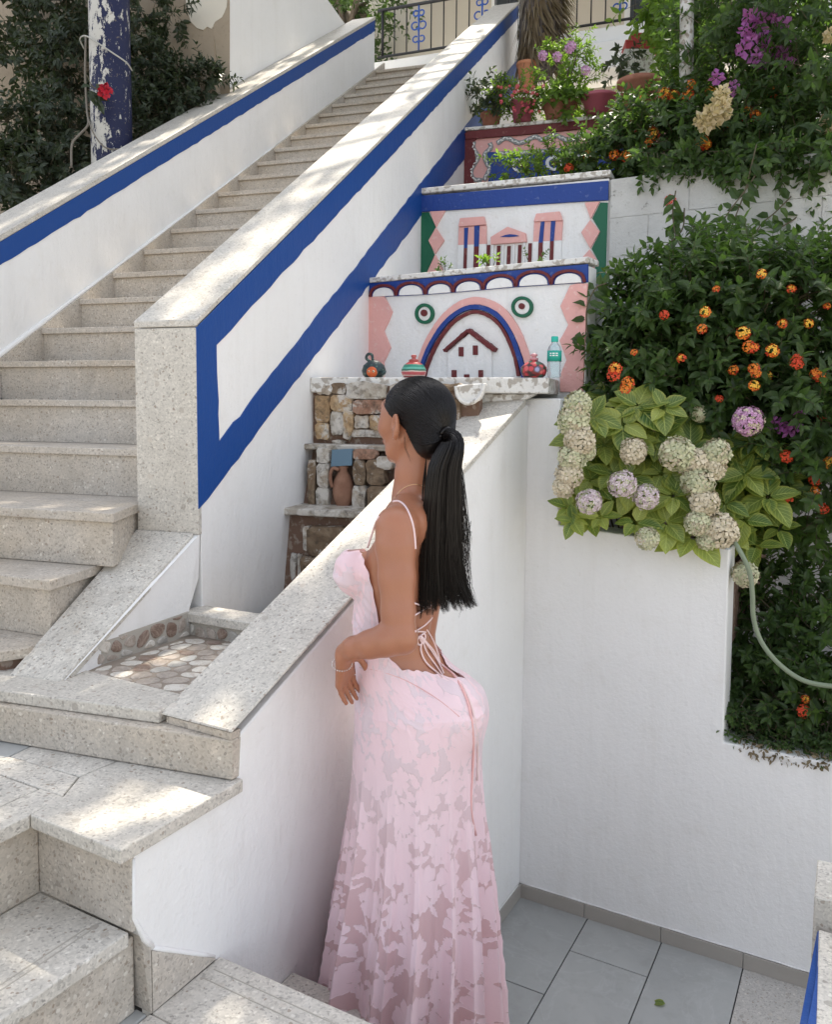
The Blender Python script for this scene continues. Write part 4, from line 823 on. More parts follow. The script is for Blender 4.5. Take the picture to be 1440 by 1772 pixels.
# ------------------------------------------------------------------ terrace house with railing at the top of the stairs
r0 = onD(654, 105, 8.9); zr0 = r0[2]; r1 = onZ(1104, 36, zr0); rd = unit(r1-r0); rb = np.array([-rd[1], rd[0], 0])
MAT['iron'] = m_plain('black_iron', (.012, .012, .014), .45, .5); MAT['ironblue'] = m_plain('blue_iron_scroll', (.03, .10, .42), .5)
MAT['white_far'] = m_paint('far_white_paint', (.80, .81, .81), .7, .02); MAT['cream'] = m_paint('cream_house_paint', (.62, .57, .49), .8, .1)
te = thing('terrace_house', 'white terraced house with cream walls and an awning above the stairs', 'house', r0+rb*1)
Lr = 5.4
prism('terrace_slab', [r0-rd*.3-ZZ*.01, r0+rd*Lr-ZZ*.01, r0+rd*Lr-ZZ*.16, r0-rd*.3-ZZ*.16], rb*4, MAT['white_far'], te, bevel=.01)
s3 = r0+rd*2.0
prism('fascia', [s3-ZZ*.161-rb*.06, s3+rd*3.6-ZZ*.161-rb*.06, s3+rd*3.6-ZZ*.42-rb*.06, s3-ZZ*.42-rb*.06], rb*.3, MAT['white_far'], te, bevel=.01)
prism('lower_wall', [s3+rb*.7-ZZ*.3-rd*.2, s3+rd*3.6+rb*.7-ZZ*.3, s3+rd*3.6+rb*.7-ZZ*3, s3+rb*.7-ZZ*3-rd*.2], rb*.1, MAT['cream'], te)
prism('lower_band', [s3+rb*.5-ZZ*.62-rd*.2, s3+rd*3.6+rb*.5-ZZ*.62, s3+rd*3.6+rb*.5-ZZ*.95, s3+rb*.5-ZZ*.95-rd*.2], rb*.3, MAT['white_far'], te, bevel=.01)
prism('house_face', [r0+rb*2.6-rd*2.0, r0+rd*6+rb*2.6, r0+rd*6+rb*2.6+ZZ*2.9, r0+rb*2.6-rd*2.0+ZZ*2.2], rb*.2, MAT['cream'], te)
for k in range(3):
    q = r0+rb*2.59+rd*(.5+k*1.7)
    f_ = prism('window', [q+ZZ*.7, q+rd*.9+ZZ*.7, q+rd*.9+ZZ*1.9, q+ZZ*1.9], rb*-.05, MAT['white_far'], te, bevel=.006)
    prism('pane', [q+rd*.07+ZZ*.77-rb*.051, q+rd*.83+ZZ*.77-rb*.051, q+rd*.83+ZZ*1.83-rb*.051, q+rd*.07+ZZ*1.83-rb*.051], rb*-.006, m_plain('dark_window_glass', (.05, .06, .07), .1), f_)
aw = r0+rb*2.6+ZZ*2.3
prism('awning', [aw-rd*.6, aw+rd*5.5, aw+rd*5.5-rb*2.7-ZZ*.45, aw-rd*.6-rb*2.7-ZZ*.45], ZZ*.04, m_plain('grey_awning', (.5, .5, .48), .8), te)
prism('pillar', [r0+rb*.2+rd*1.45, r0+rb*.2+rd*1.7, r0+rb*.45+rd*1.7, r0+rb*.45+rd*1.45], ZZ*2.3, MAT['white_far'], te, bevel=.01)
prism('door', [r0+rb*2.58+rd*2.3, r0+rb*2.58+rd*3.1, r0+rb*2.58+rd*3.1+ZZ*2, r0+rb*2.58+rd*2.3+ZZ*2], rb*-.04, m_plain('brown_door', (.22, .12, .07), .6), te)
ra = thing('balcony_railing', 'black iron balcony railing with blue scroll ornaments at the stair top', 'railing', r0)
HR = .50
tube('rail', [r0+ZZ*.03, r0+rd*Lr+ZZ*.03], .014, MAT['iron'], ra, 6); tube('rail', [r0+ZZ*HR, r0+rd*Lr+ZZ*HR], .018, MAT['iron'], ra, 6)
k = 0; x = .05
while x < Lr:
    if k % 5 == 3:
        cc = r0+rd*x
        for sg in (-1, 1):
            for (h0, s_) in ((.10, .06), (.22, .075), (.36, .055)):
                P = [cc+ZZ*h0]+[cc+rd*sg*(s_*.55+s_*.5*math.cos(a))+ZZ*(h0+s_*.9+s_*.5*math.sin(a)) for a in np.linspace(-2.4, 2.2, 9)]
                tube('scroll', spline(P, 2), .008, MAT['ironblue'], ra, 5)
        tube('scroll_stem', [cc+ZZ*.03, cc+ZZ*HR], .010, MAT['ironblue'], ra, 5)
    else:
        tube('baluster', [r0+rd*x+ZZ*.03, r0+rd*x+ZZ*HR], .0075 if k % 10 else .016, MAT['iron'], ra, 5)
    x += .135; k += 1
# upper column with red planters
def boxat(name, pl, pr, yt, yb_, D, depth, mat, parent=None, bevel=.005):
    a = onD(pl, yt, D); b = onD(pr, yt, D); c = onD(pl, yb_, D); a[2] = b[2] = (a[2]+b[2])/2
    return prism(name, [a, b, np.array([b[0], b[1], c[2]]), np.array([a[0], a[1], c[2]])], (.1*depth, depth, 0), MAT[mat] if isinstance(mat, str) else mat, parent, bevel=bevel)
MAT['redpot'] = m_plain('red_plastic', (.42, .05, .05), .5)
tag(boxat('white_column', 1081, 1135, 84, 420, 6.6, .35, 'white_worn'), 'short white column carrying red planters under the vines', 'column')
for l_, r_x, t_, b_y, lab in ((1092, 1145, 56, 84, 'larger red box planter on top of the white column'), (1083, 1098, 68, 84, 'smaller red box planter at the edge of the white column')):
    pt = thing('box_planter', lab, 'planter', onD((l_+r_x)/2, b_y, 6.6)); boxat('body', l_+1, r_x-1, t_+4, b_y, 6.62 if l_ > 1090 else 6.6, .2, MAT['redpot'], pt); boxat('rim', l_, r_x, t_, t_+4, 6.61 if l_ > 1090 else 6.59, .22, MAT['redpot'], pt)
# white peeling wooden post
wp0 = onD(1190, -60, 4.75); wp1 = onD(1180, 420, 4.75)
MAT['postw'] = m_paint('peeling_white_wood', (.66, .65, .64), .8, .8, (.25, .2, .16), .9, .5, .6)
tag(tube('wooden_post', [np.array([wp1[0], wp1[1], 2.9]), (wp0+wp1)/2+[.01, 0, 0], wp0, wp0+ZZ*.8], [.042, .040, .037, .035], MAT['postw'], None, 12), 'peeling white wooden post standing in the vines', 'post')
# ================================================================== vegetation tools
LEAF = (np.array([(0, 0, 0), (-.23, .26, .05), (.23, .26, .05), (-.20, .62, .03), (.20, .62, .03), (0, .45, -.02), (0, 1.0, -.13)]), [(0, 2, 5), (0, 5, 1), (2, 4, 5), (1, 5, 3), (4, 6, 5), (5, 6, 3)])
def frames(dirs, ups):
    Y = dirs/np.linalg.norm(dirs, axis=1)[:, None]; X = np.cross(Y, ups); X /= np.linalg.norm(X, axis=1)[:, None]+1e-9; Zv = np.cross(X, Y)
    return np.stack([X, Y, Zv], 1)                       # rows are the local axes
def leafcloud(name, pos, dirs, ups, size, mat, parent, tint=None, tmpl=LEAF, kind='stuff'):
    T, F = tmpl; N = len(pos); R = frames(dirs, ups); size = np.broadcast_to(np.asarray(size, float), (N,))
    V = np.einsum('vi,nij->nvj', T, R)*size[:, None, None]+pos[:, None, :]; V = V.reshape(-1, 3)
    F_ = (np.array(F)[None]+(np.arange(N)*len(T))[:, None, None]).reshape(-1, 3); c = V.mean(0)
    me = bpy.data.meshes.new(name); me.vertices.add(len(V)); me.vertices.foreach_set('co', (V-c).ravel())
    me.loops.add(F_.size); me.loops.foreach_set('vertex_index', F_.ravel().astype(np.int32))
    me.polygons.add(len(F_)); me.polygons.foreach_set('loop_start', np.arange(0, F_.size, 3, dtype=np.int32)); me.update(calc_edges=True)
    at = me.attributes.new('tint', 'FLOAT', 'POINT'); tt = rng.random(N) if tint is None else tint
    at.data.foreach_set('value', np.repeat(tt, len(T)).astype(np.float32)); me.materials.append(mat)
    me.polygons.foreach_set('use_smooth', [False]*len(me.polygons))
    o = bpy.data.objects.new(name, me); link(o, parent, c)
    if kind: o['kind'] = kind
    return o
def leafobjects(name, pos, dirs, ups, size, meshes, parent):
    R = frames(dirs, ups); size = np.broadcast_to(np.asarray(size, float), (len(pos),))
    for i in range(len(pos)):
        o = bpy.data.objects.new(name, meshes[i % len(meshes)]); COL.objects.link(o); s_ = size[i]; p = pos[i]-(WL[parent] if parent is not None else 0)
        M = Matrix([[R[i, 0, k]*s_, R[i, 1, k]*s_, R[i, 2, k]*s_, p[k]] for k in range(3)]+[[0, 0, 0, 1]]); o.parent = parent; o.matrix_local = M
def m_leaf(name, dark, light, trans=.35, obj=False, rough=.45, veins=False):
    m = NT(name)
    if obj: r = m.n('ShaderNodeObjectInfo').outputs['Random']
    else:
        a = m.n('ShaderNodeAttribute'); a.attribute_name = 'tint'; r = a.outputs['Fac']
    col = m.ramp(r, [(0, dark), (.75, tuple((np.array(dark)+light)/2)), (1, light)])
    col = m.mix(m.ramp(m.noise(30, 3), [(.4, .0), (.7, .3)]), col, tuple(np.array(light)))
    if veins:
        uvn = m.n('ShaderNodeUVMap'); sx = m.n('ShaderNodeSeparateXYZ'); m.l(uvn.outputs[0], sx.inputs[0])
        ax = m.math('ABSOLUTE', m.math('SUBTRACT', sx.outputs[0], .5))
        mid = m.math('LESS_THAN', ax, .022)
        ph = m.math('FRACT', m.math('SUBTRACT', m.math('MULTIPLY', sx.outputs[1], 7.5), m.math('MULTIPLY', ax, 5.0)))
        vd = m.math('ABSOLUTE', m.math('SUBTRACT', ph, .5)); vs = m.math('LESS_THAN', vd, .07)
        k = m.math('MAXIMUM', m.math('MULTIPLY', mid, .8), m.math('MULTIPLY', vs, .5)); lightv = tuple(np.clip(np.array(light)*1.5+.03, 0, 1))
        edge = m.ramp(ax, [(.30, 0.0), (.5, .55)])
        col = m.mix(edge, col, tuple(np.clip(np.array(light)*[1.3, 1.15, .8], 0, 1)))
        col = m.mix(k, col, lightv); m.bump(vd, .4, .004)
    m.base(col, rough, .5)
    tr = m.n('ShaderNodeBsdfTranslucent'); tc = m.mix(.5, col, tuple(np.clip(np.array(light)*[1.6, 1.9, .7], 0, 1))); m.l(tc, tr.inputs[0])
    mx = m.n('ShaderNodeMixShader'); mx.inputs[0].default_value = trans; m.l(m.b.outputs[0], mx.inputs[1]); m.l(tr.outputs[0], mx.inputs[2]); m.l(mx.outputs[0], m.out.inputs[0]); return m.m
DK, LT = (.028, .055, .020), (.10, .165, .045)
MAT['lf_lan'] = m_leaf('lantana_leaf', DK, LT, .5); MAT['lf_lan_o'] = m_leaf('lantana_leaf_single', DK, LT, .5, obj=True)
MAT['lf_dark'] = m_leaf('dark_climber_leaf', (.026, .040, .024), (.065, .085, .045), .3); MAT['lf_dark_o'] = m_leaf('dark_climber_leaf_single', (.026, .040, .024), (.065, .085, .045), .3, obj=True)
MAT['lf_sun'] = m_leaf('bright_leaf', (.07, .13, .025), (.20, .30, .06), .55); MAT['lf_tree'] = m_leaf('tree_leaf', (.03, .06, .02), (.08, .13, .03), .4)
MAT['lf_hyd'] = m_leaf('hydrangea_leaf', (.045, .11, .022), (.33, .37, .085), .3, obj=True, rough=.4, veins=True)
MAT['stem'] = m_plain('green_brown_stem', (.10, .085, .05), .8); MAT['wood'] = m_plain('grey_bark', (.16, .13, .10), .9)
def leafmesh(name, mat, nu=2, nv=5, wd=.33, curl=.12, fold=.08):
    V = []; F = []; UVs = []
    for j in range(nv+1):
        t = j/nv; hw = wd*math.sin(math.pi*min(1, t**.80))**.75*(1-.15*t) if 0 < t < 1 else .004
        for i in range(-nu, nu+1):
            s_ = i/nu; V.append((s_*hw, t, fold*abs(s_)*hw/wd-curl*t*t)); UVs.append((.5+s_*.5, t))
    W_ = 2*nu+1
    for j in range(nv):
        for i in range(2*nu): a = j*W_+i; F.append((a, a+1, a+W_+1, a+W_))
    me = bpy.data.meshes.new(name); me.from_pydata(V, [], F); ul_ = me.uv_layers.new(name='UVMap')
    for lp_ in me.loops: ul_.data[lp_.index].uv = UVs[lp_.vertex_index]
    me.materials.append(mat); me.polygons.foreach_set('use_smooth', [True]*len(me.polygons)); return me
def simpleleaf(name, mat, k=0):
    T, F = LEAF; me = bpy.data.meshes.new(name); T = T*[1+.15*k, 1, 1+k]; me.from_pydata(T.tolist(), [], F); me.materials.append(mat); return me
LM = {'lan': [simpleleaf('leaf', MAT['lf_lan_o'], k) for k in (0, .6, 1)], 'dark': [simpleleaf('leaf', MAT['lf_dark_o'], k) for k in (0, .6)],
      'hyd': [leafmesh('leaf', MAT['lf_hyd'], 2, 5, .36, c, f) for c, f in ((.10, .10), (.28, .06), (.02, .16))]}
def rndunit(N, r): q = r.normal(size=(N, 3)); return q/np.linalg.norm(q, axis=1)[:, None]
def sprigs(starts, outs, length, nleaf, lsize, r, droop=.25, pair=2, stems=None, spread=.9, taper=.4, srad=.002):
    P = []; D = []; U = []; S_l = []; TT = []
    for s0, o in zip(starts, outs):
        L = length*r.uniform(.6, 1.25); o = unit(o+r.normal(0, .25, 3)); kk = 6; path = [np.array(s0, float)]; d = o.copy(); tnt = r.uniform(0, .7)
        for i in range(kk): d = unit(d+np.array([0, 0, -droop/kk*2*i/kk])+r.normal(0, .06, 3)); path.append(path[-1]+d*L/kk)
        if stems is not None: stems.tube(path, [srad*(1-.6*i/kk) for i in range(kk+1)], 4, False)
        a0 = r.uniform(0, 6.28)
        for j in range(nleaf):
            t = (.25+.75*(j+1)/nleaf)*kk; i = min(int(t), kk-1); p = path[i]+(path[i+1]-path[i])*(t-i); tg = unit(path[i+1]-path[i])
            a = np.cross(tg, [0, 0, 1.]); a = unit(a) if np.linalg.norm(a) > .1 else np.array([1., 0, 0]); b = np.cross(tg, a); aa = a0+j*1.571
            for k in range(pair):
                ang = aa+k*2*math.pi/pair; rad = a*math.cos(ang)+b*math.sin(ang); tip = j >= nleaf-1
                dd = unit(rad*spread*(.7 if tip else 1)+tg*(1.1 if tip else .55)+[0, 0, -.12]); P.append(p); D.append(dd); U.append(unit(tg+[0, 0, .8]+r.normal(0, .25, 3)))
                S_l.append(lsize*r.uniform(.7, 1.2)*(1-taper*(j/nleaf)**2)); TT.append(np.clip(tnt+.35*(j/nleaf)**2+r.uniform(-.1, .15), 0, 1))
    return np.array(P), np.array(D), np.array(U), np.array(S_l), np.array(TT)
def ell_starts(ells, r, inner=.55):
    S, O = [], []
    for c, rad, N in ells:
        c = np.array(c); rad = np.array(rad); q = rndunit(N, r); k = r.uniform(inner, .95, N)[:, None]; S.append(c+q*rad*k); O.append(unit_rows(q/rad)+[0, 0, .35])
    return np.concatenate(S), np.concatenate(O)
def unit_rows(a): return a/np.linalg.norm(a, axis=1)[:, None]
def bush(name, label, cat, base, ells, length, nleaf, lsize, leafmat, objmesh=None, nobj=300, seed=1, droop=.25, stemmat='stem', group=None, spread=.9, pair=2, extra=None, outbias=None, inner=.55):
    r = np.random.default_rng(seed); t = thing(name, label, cat, base, group); S, O = ell_starts(ells, r, inner)
    if outbias is not None: O = O+np.array(outbias)
    if extra: S = np.concatenate([S, [e[0] for e in extra]]); O = np.concatenate([O, [e[1] for e in extra]])
    stm = MB(); P, D, U, Sz, TT = sprigs(S, O, length, nleaf, lsize, r, droop, pair, stm, spread)
    if objmesh:
        vd = P-CAM; dist = np.linalg.norm(vd, axis=1); sc = Sz/dist-dist*.004   # nearest and largest leaves one by one
        vis = proj(P); ok = (vis[:, 0] > -20) & (vis[:, 0] < 1460) & (vis[:, 1] > -20) & (vis[:, 1] < 1790); sc[~ok] = -9
        idx = np.argsort(-sc)[:nobj]; m_ = np.zeros(len(P), bool); m_[idx] = True
        leafobjects('leaf', P[m_], D[m_], U[m_], Sz[m_], objmesh, t); P, D, U, Sz, TT = P[~m_], D[~m_], U[~m_], Sz[~m_], TT[~m_]
    leafcloud('foliage', P, D, U, Sz, MAT[leafmat], t, TT)
    b = stm.build('twigs', MAT[stemmat], t); b['kind'] = 'stuff'
    return t
def proj(P): q = P-CAM; z = q@FW; return np.stack([CX+F_PX*(q@RT)/z, CY+F_PX*(q@DN)/z], 1)
def E_(x, y, D, rx, ry, rz, N): return (onD(x, y, D), (rx, ry, rz), N)
# ================================================================== plants
# flower heads
MAT['fl_red'] = m_plain('red_petal', (.60, .06, .02), .6); MAT['fl_org'] = m_plain('orange_petal', (.72, .20, .02), .6); MAT['fl_yel'] = m_plain('yellow_petal', (.80, .45, .05), .6)
MAT['fl_mag'] = m_leaf('magenta_bract', (.34, .09, .36), (.52, .20, .56), .45, obj=True); MAT['fl_pinkr'] = m_plain('pink_red_petal', (.62, .10, .14), .6)
MAT['fl_lil'] = m_plain('lilac_petal', (.55, .30, .50), .6); MAT['fl_cream'] = m_leaf('dry_cream_petal', (.45, .36, .22), (.62, .52, .36), .3, obj=True)
def headmesh(name, R, nfl, fs, mats, pick, petals=4, seed=0, squash=.7, dome=True, cup=.25):
    r = np.random.default_rng(seed); V = []; F = []; M = []
    for i in range(nfl):
        ph = i*2.39996; t = (i+.5)/nfl; z = 1-t*(1.25 if dome else 2); rr_ = math.sqrt(max(0, 1-z*z)); d = np.array([rr_*math.cos(ph), rr_*math.sin(ph), z]); d = unit(d+r.normal(0, .06, 3))
        c = d*R*r.uniform(.86, 1.06)*[1, 1, squash]; a = unit(np.cross(d, [.3, .2, 1])); b = np.cross(d, a); a0 = r.uniform(0, 6.28); mi = pick(t, r); s_ = fs*r.uniform(.8, 1.2)
        for k in range(petals):
            an = a0+k*2*math.pi/petals; e_ = a*math.cos(an)+b*math.sin(an); s2 = np.cross(d, e_); o = len(V)
            V += [c, c+e_*s_*.6+s2*s_*.42+d*s_*cup*.5, c+e_*s_+d*s_*cup*r.uniform(.2, 1.2), c+e_*s_*.6-s2*s_*.42+d*s_*cup*.5]; F.append((o, o+1, o+2, o+3)); M.append(mi)
    me = bpy.data.meshes.new(name); me.from_pydata([tuple(q) for q in V], [], F)
    for m in mats: me.materials.append(m)
    me.polygons.foreach_set('material_index', M); return me
def place(me, name, parent, p, out, s_=1.0, rot=0, label=None):
    o = bpy.data.objects.new(name, me); COL.objects.link(o); q = Vector(out).to_track_quat('Z', 'Y').to_matrix().to_4x4(); o.parent = parent
    o.matrix_local = Matrix.Translation(Vector(p-(WL[parent] if parent is not None else 0))) @ q @ Matrix.Rotation(rot, 4, 'Z') @ Matrix.Scale(s_, 4)
    if label: o['label'] = label
    return o
LH = [headmesh('flower_head', .020, 17, .0085, [MAT['fl_red'], MAT['fl_org'], MAT['fl_yel']], f, 4, s) for s, f in
      enumerate((lambda t, r: 2 if t < .12 else (1 if t < .5 else 0), lambda t, r: 1 if t < .45 else 0, lambda t, r: 2 if t < .28 else (1 if t < .7 else 0), lambda t, r: 0))]
tocam = lambda p: unit(CAM-p)
def lantana_heads(parent, L, D, s_=1.0, seed=5):
    r = np.random.default_rng(seed)
    for q in L:
        x, y, k = q[:3]; d = q[3] if len(q) > 3 else D; p = onD(x, y, d)
        place(LH[k], 'flower_head', parent, p, unit(tocam(p)+np.array([0, 0, .8])+r.normal(0, .3, 3)), s_*r.uniform(.9, 1.25), r.uniform(0, 6))
def ex(pts): return [(onD(x, y, D), np.array(o, float)) for x, y, D, o in pts]
# ---- dark green lantana bush in the planter
Dl = 3.55
la_ = bush('lantana_bush', 'large dark green lantana bush with orange flower heads above the hydrangea', 'bush', UV(.6, 1.0, 1.5),
  [E_(1135, 585, 3.42, .15, .20, .22, 130), E_(1190, 560, 3.45, .24, .22, .26, 200), E_(1310, 560, 3.4, .26, .25, .28, 230), E_(1420, 600, 3.35, .25, .25, .36, 230), E_(1235, 495, 3.7, .15, .16, .15, 46),
   E_(1370, 490, 3.6, .2, .2, .12, 50), E_(1230, 660, 3.35, .28, .18, .16, 190), E_(1350, 700, 3.25, .24, .2, .22, 180), E_(1420, 810, 3.15, .19, .2, .26, 160), E_(1085, 640, 3.35, .06, .12, .10, 34), E_(1150, 680, 3.35, .17, .15, .10, 80), E_(1250, 740, 3.55, .45, .2, .2, 160), E_(1380, 880, 3.3, .16, .16, .12, 60), E_(1225, 430, 3.8, .05, .08, .10, 7)],
  .17, 6, .062, 'lf_lan', LM['lan'], 300, 11, .5, extra=ex([(1250, 460, 3.7, (0, 0, 1.2))]*5+[(1180, 470, 3.6, (-.6, 0, .7))]*4+[(1120, 510, 3.5, (-.8, 0, .7))]*4+[(1330, 480, 3.7, (.4, 0, 1))]*4+[(1075, 590, 3.4, (-.5, -.2, .4))]*2))
lantana_heads(la_, [(1221, 540, 2), (1215, 569, 1), (1287, 576, 2), (1296, 600, 1), (1305, 602, 0), (1337, 607, 2), (1305, 638, 1), (1309, 645, 1), (1306, 667, 2), (1381, 620, 3), (1380, 628, 3), (1414, 646, 1), (1419, 652, 1), (1065, 638, 0), (1062, 650, 3), (1087, 663, 1), (1084, 672, 1), (1319, 474, 2), (1432, 810, 0), (1409, 850, 1), (1412, 830, 3), (1362, 790, 3), (1365, 862, 3), (1436, 800, 2), (1425, 880, 3)], 3.0, .95)
lantana_heads(la_, [(1150, 545, 3), (1098, 610, 1), (1180, 620, 0), (1245, 690, 3), (1270, 640, 1), (1355, 560, 0), (1400, 560, 2), (1432, 530, 1), (1240, 500, 1), (1370, 500, 0), (1425, 720, 0), (1400, 760, 3), (1330, 650, 2)], 3.08, .7, 9)
for (x, y) in ((1383, 710), (1378, 715), (1350, 738), (1340, 735), (1360, 745), (1356, 733), (1283, 912 - 0)):
    pass
# ---- hydrangea
hy = thing('hydrangea', 'broad leaved hydrangea with cream and lilac flower balls spilling over the wall', 'shrub', UV(.05, .45, 1.5))
rh = np.random.default_rng(21)
hp, hd, hu, hs = [], [], [], []
def whorl(x, y, D, k, size, out=None, seed=0):
    p = onD(x, y, D); o = unit(tocam(p)*.8+[0, 0, .5] if out is None else out); a = unit(np.cross(o, [0, 0, 1])); b = np.cross(o, a); a0 = rh.uniform(0, 6.28)
    for j in range(k):
        an = a0+j*2*math.pi/k+rh.normal(0, .15); rr_ = a*math.cos(an)+b*math.sin(an); lift = .25 if j % 2 else .55
        hp.append(p+rr_*.008); hd.append(unit(rr_+o*lift+[0, 0, -.38])); hu.append(unit(o+[0, 0, .5]+rh.normal(0, .15, 3))); hs.append(size*rh.uniform(.75, 1.15)*(1 if j % 2 else .8))
HW = []
for i in range(64):
    x = rh.uniform(1015, 1340); y = rh.uniform(700, 920)
    if x > 1260: y = rh.uniform(760, 935)
    HW.append((x, y, rh.uniform(3.06, 3.3), 6, rh.uniform(.10, .13)))
for x, y, D, k, s_ in tuple(HW)+((1130, 735, 3.12, 6, .12), (1143, 760, 3.08, 5, .11), (1078, 735, 3.08, 5, .13), (1095, 700, 3.18, 6, .11), (988, 880, 3.06, 6, .085), (992, 902, 3.02, 5, .085), (1165, 858, 2.98, 6, .11), (1155, 905, 2.97, 6, .13),
                    (1290, 820, 3.05, 6, .12), (1330, 860, 3.0, 6, .12), (1345, 830, 3.1, 6, .12), (1290, 900, 2.98, 5, .11), (1060, 820, 3.08, 5, .10), (1045, 770, 3.12, 5, .12), (1200, 930, 2.94, 6, .12), (1240, 760, 3.15, 5, .12), (1040, 895, 3.0, 5, .08),
                    (1100, 905, 2.98, 5, .09), (1255, 870, 3.02, 5, .11), (1310, 770, 3.15, 6, .12), (1020, 830, 3.1, 4, .09), (1190, 740, 3.2, 5, .12), (1270, 925, 2.98, 5, .09), (1085, 780, 3.15, 5, .11), (1000, 735, 3.15, 5, .11), (1120, 700, 3.25, 5, .11),
                    (1145, 820, 3.05, 5, .11), (1200, 700, 3.3, 5, .12), (1270, 700, 3.3, 5, .12), (1300, 680, 3.3, 5, .11), (1040, 690, 3.3, 5, .1), (1350, 915, 3.0, 4, .1), (1310, 945, 2.98, 3, .12), (1090, 860, 3.1, 5, .1), (1180, 800, 3.2, 6, .13), (1010, 790, 3.2, 5, .12), (1230, 820, 3.2, 6, .13), (1300, 860, 3.2, 6, .13), (1120, 840, 3.2, 6, .13)):
    whorl(x, y, D, k, s_)
leafobjects('leaf', np.array(hp), np.array(hd), np.array(hu), np.array(hs), LM['hyd'], hy)
for nm, c in (('hy_green', ((.42, .44, .27), (.58, .56, .38))), ('hy_cream', ((.52, .46, .32), (.66, .58, .44))), ('hy_lilac', ((.52, .40, .44), (.70, .62, .60))), ('hy_pink', ((.42, .20, .36), (.60, .38, .52)))):
    m = NT(nm); oi = m.voro(90); dd = m.n('ShaderNodeSeparateColor'); m.l(oi.outputs['Color'], dd.inputs[0]); m.base(m.ramp(dd.outputs[0], [(0, c[0]), (1, c[1])]), .7, .2); MAT[nm] = m.m
HM = {}
for nm in ('hy_green', 'hy_cream', 'hy_lilac', 'hy_pink'):
    HM[nm] = [headmesh('flower_ball', 1.0, (70 if nm in ('hy_green', 'hy_cream') else 130), (.36 if nm in ('hy_green', 'hy_cream') else .22), [MAT[nm], MAT['hy_cream'] if nm != 'hy_lilac' else MAT['hy_green']], lambda t, r: 1 if r.random() < .22 else 0, 4, k, .85, True, .35) for k in range(2)]
ML = {'hy_green': 'pale green drying flower ball', 'hy_cream': 'cream drying flower ball', 'hy_lilac': 'whitish lilac flower ball', 'hy_pink': 'pink lilac flower ball'}
for i, (x, y, r_, k, D) in enumerate(((1000, 700, 26, 'hy_green', 3.02), (993, 728, 27, 'hy_green', 3.02), (1003, 762, 27, 'hy_cream', 3.0), (990, 792, 28, 'hy_green', 3.0), (985, 822, 24, 'hy_cream', 2.99), (975, 843, 20, 'hy_cream', 2.99), (1012, 780, 22, 'hy_green', 3.02),
      (1097, 781, 22, 'hy_cream', 3.02), (1172, 785, 31, 'hy_green', 2.97), (1200, 800, 26, 'hy_cream', 2.98), (1240, 785, 27, 'hy_green', 2.98), (1235, 810, 24, 'hy_cream', 2.97), (1208, 836, 27, 'hy_green', 2.95), (1078, 838, 25, 'hy_lilac', 2.95), (1020, 868, 22, 'hy_lilac', 2.95), (1119, 860, 24, 'hy_lilac', 2.95), (1220, 870, 26, 'hy_cream', 2.92),
      (1208, 905, 24, 'hy_green', 2.9), (1245, 918, 29, 'hy_cream', 2.9), (1225, 935, 20, 'hy_green', 2.9), (1121, 932, 20, 'hy_green', 2.92), (1295, 729, 27, 'hy_pink', 3.0), (1290, 994, 25, 'hy_green', 2.93), (1210, 716, 16, 'hy_green', 3.15), (1262, 925, 18, 'hy_cream', 2.9))):
    p = onD(x, y, D); o = place(HM[k][i % 2], 'flower_ball', hy, p, unit(tocam(p)+[0, 0, .5]+rh.normal(0, .2, 3)), r_*D/F_PX*rh.uniform(.82, 1.0), rh.uniform(0, 6), ML[k])
stm = MB()
for x, y in ((1130, 735), (975, 880), (1165, 858), (1290, 820), (1330, 860), (1200, 900), (1060, 820), (1240, 915), (1078, 838), (1020, 868), (1120, 860), (1290, 990), (1000, 740)):
    p = onD(x, y, 3.05); b_0 = UV(.3+rh.uniform(0, .3), np.clip(toUV(p)[1], .2, .74), 1.46); stm.tube(spline([b_0, (b_0+p)/2+[0, 0, .08], p-tocam(p)*.02], 4), .004, 5)
stm.build('twigs', MAT['stem'], hy)['kind'] = 'stuff'
mg = thing('bougainvillea_spray', 'small magenta bracts hanging in the dark leaves right of the pink flower ball', 'flowers', onD(1365, 730, 3.1))
BM_ = headmesh('bract_cluster', .018, 5, .03, [MAT['fl_mag']], lambda t, r: 0, 3, 3, .8, True, .6)
for x, y in ((1383, 710), (1352, 738), (1340, 733), (1366, 744), (1373, 738)): place(BM_, 'bract_cluster', mg, onD(x, y, 3.05), unit(tocam(onD(x, y, 3.05))+rh.normal(0, .4, 3)), .8, rh.uniform(0, 6))
tube('stem', spline([onD(1340, 733, 3.07), onD(1365, 742, 3.08), onD(1385, 715, 3.08), onD(1400, 690, 3.2)], 4), .002, MAT['stem'], mg, 5)
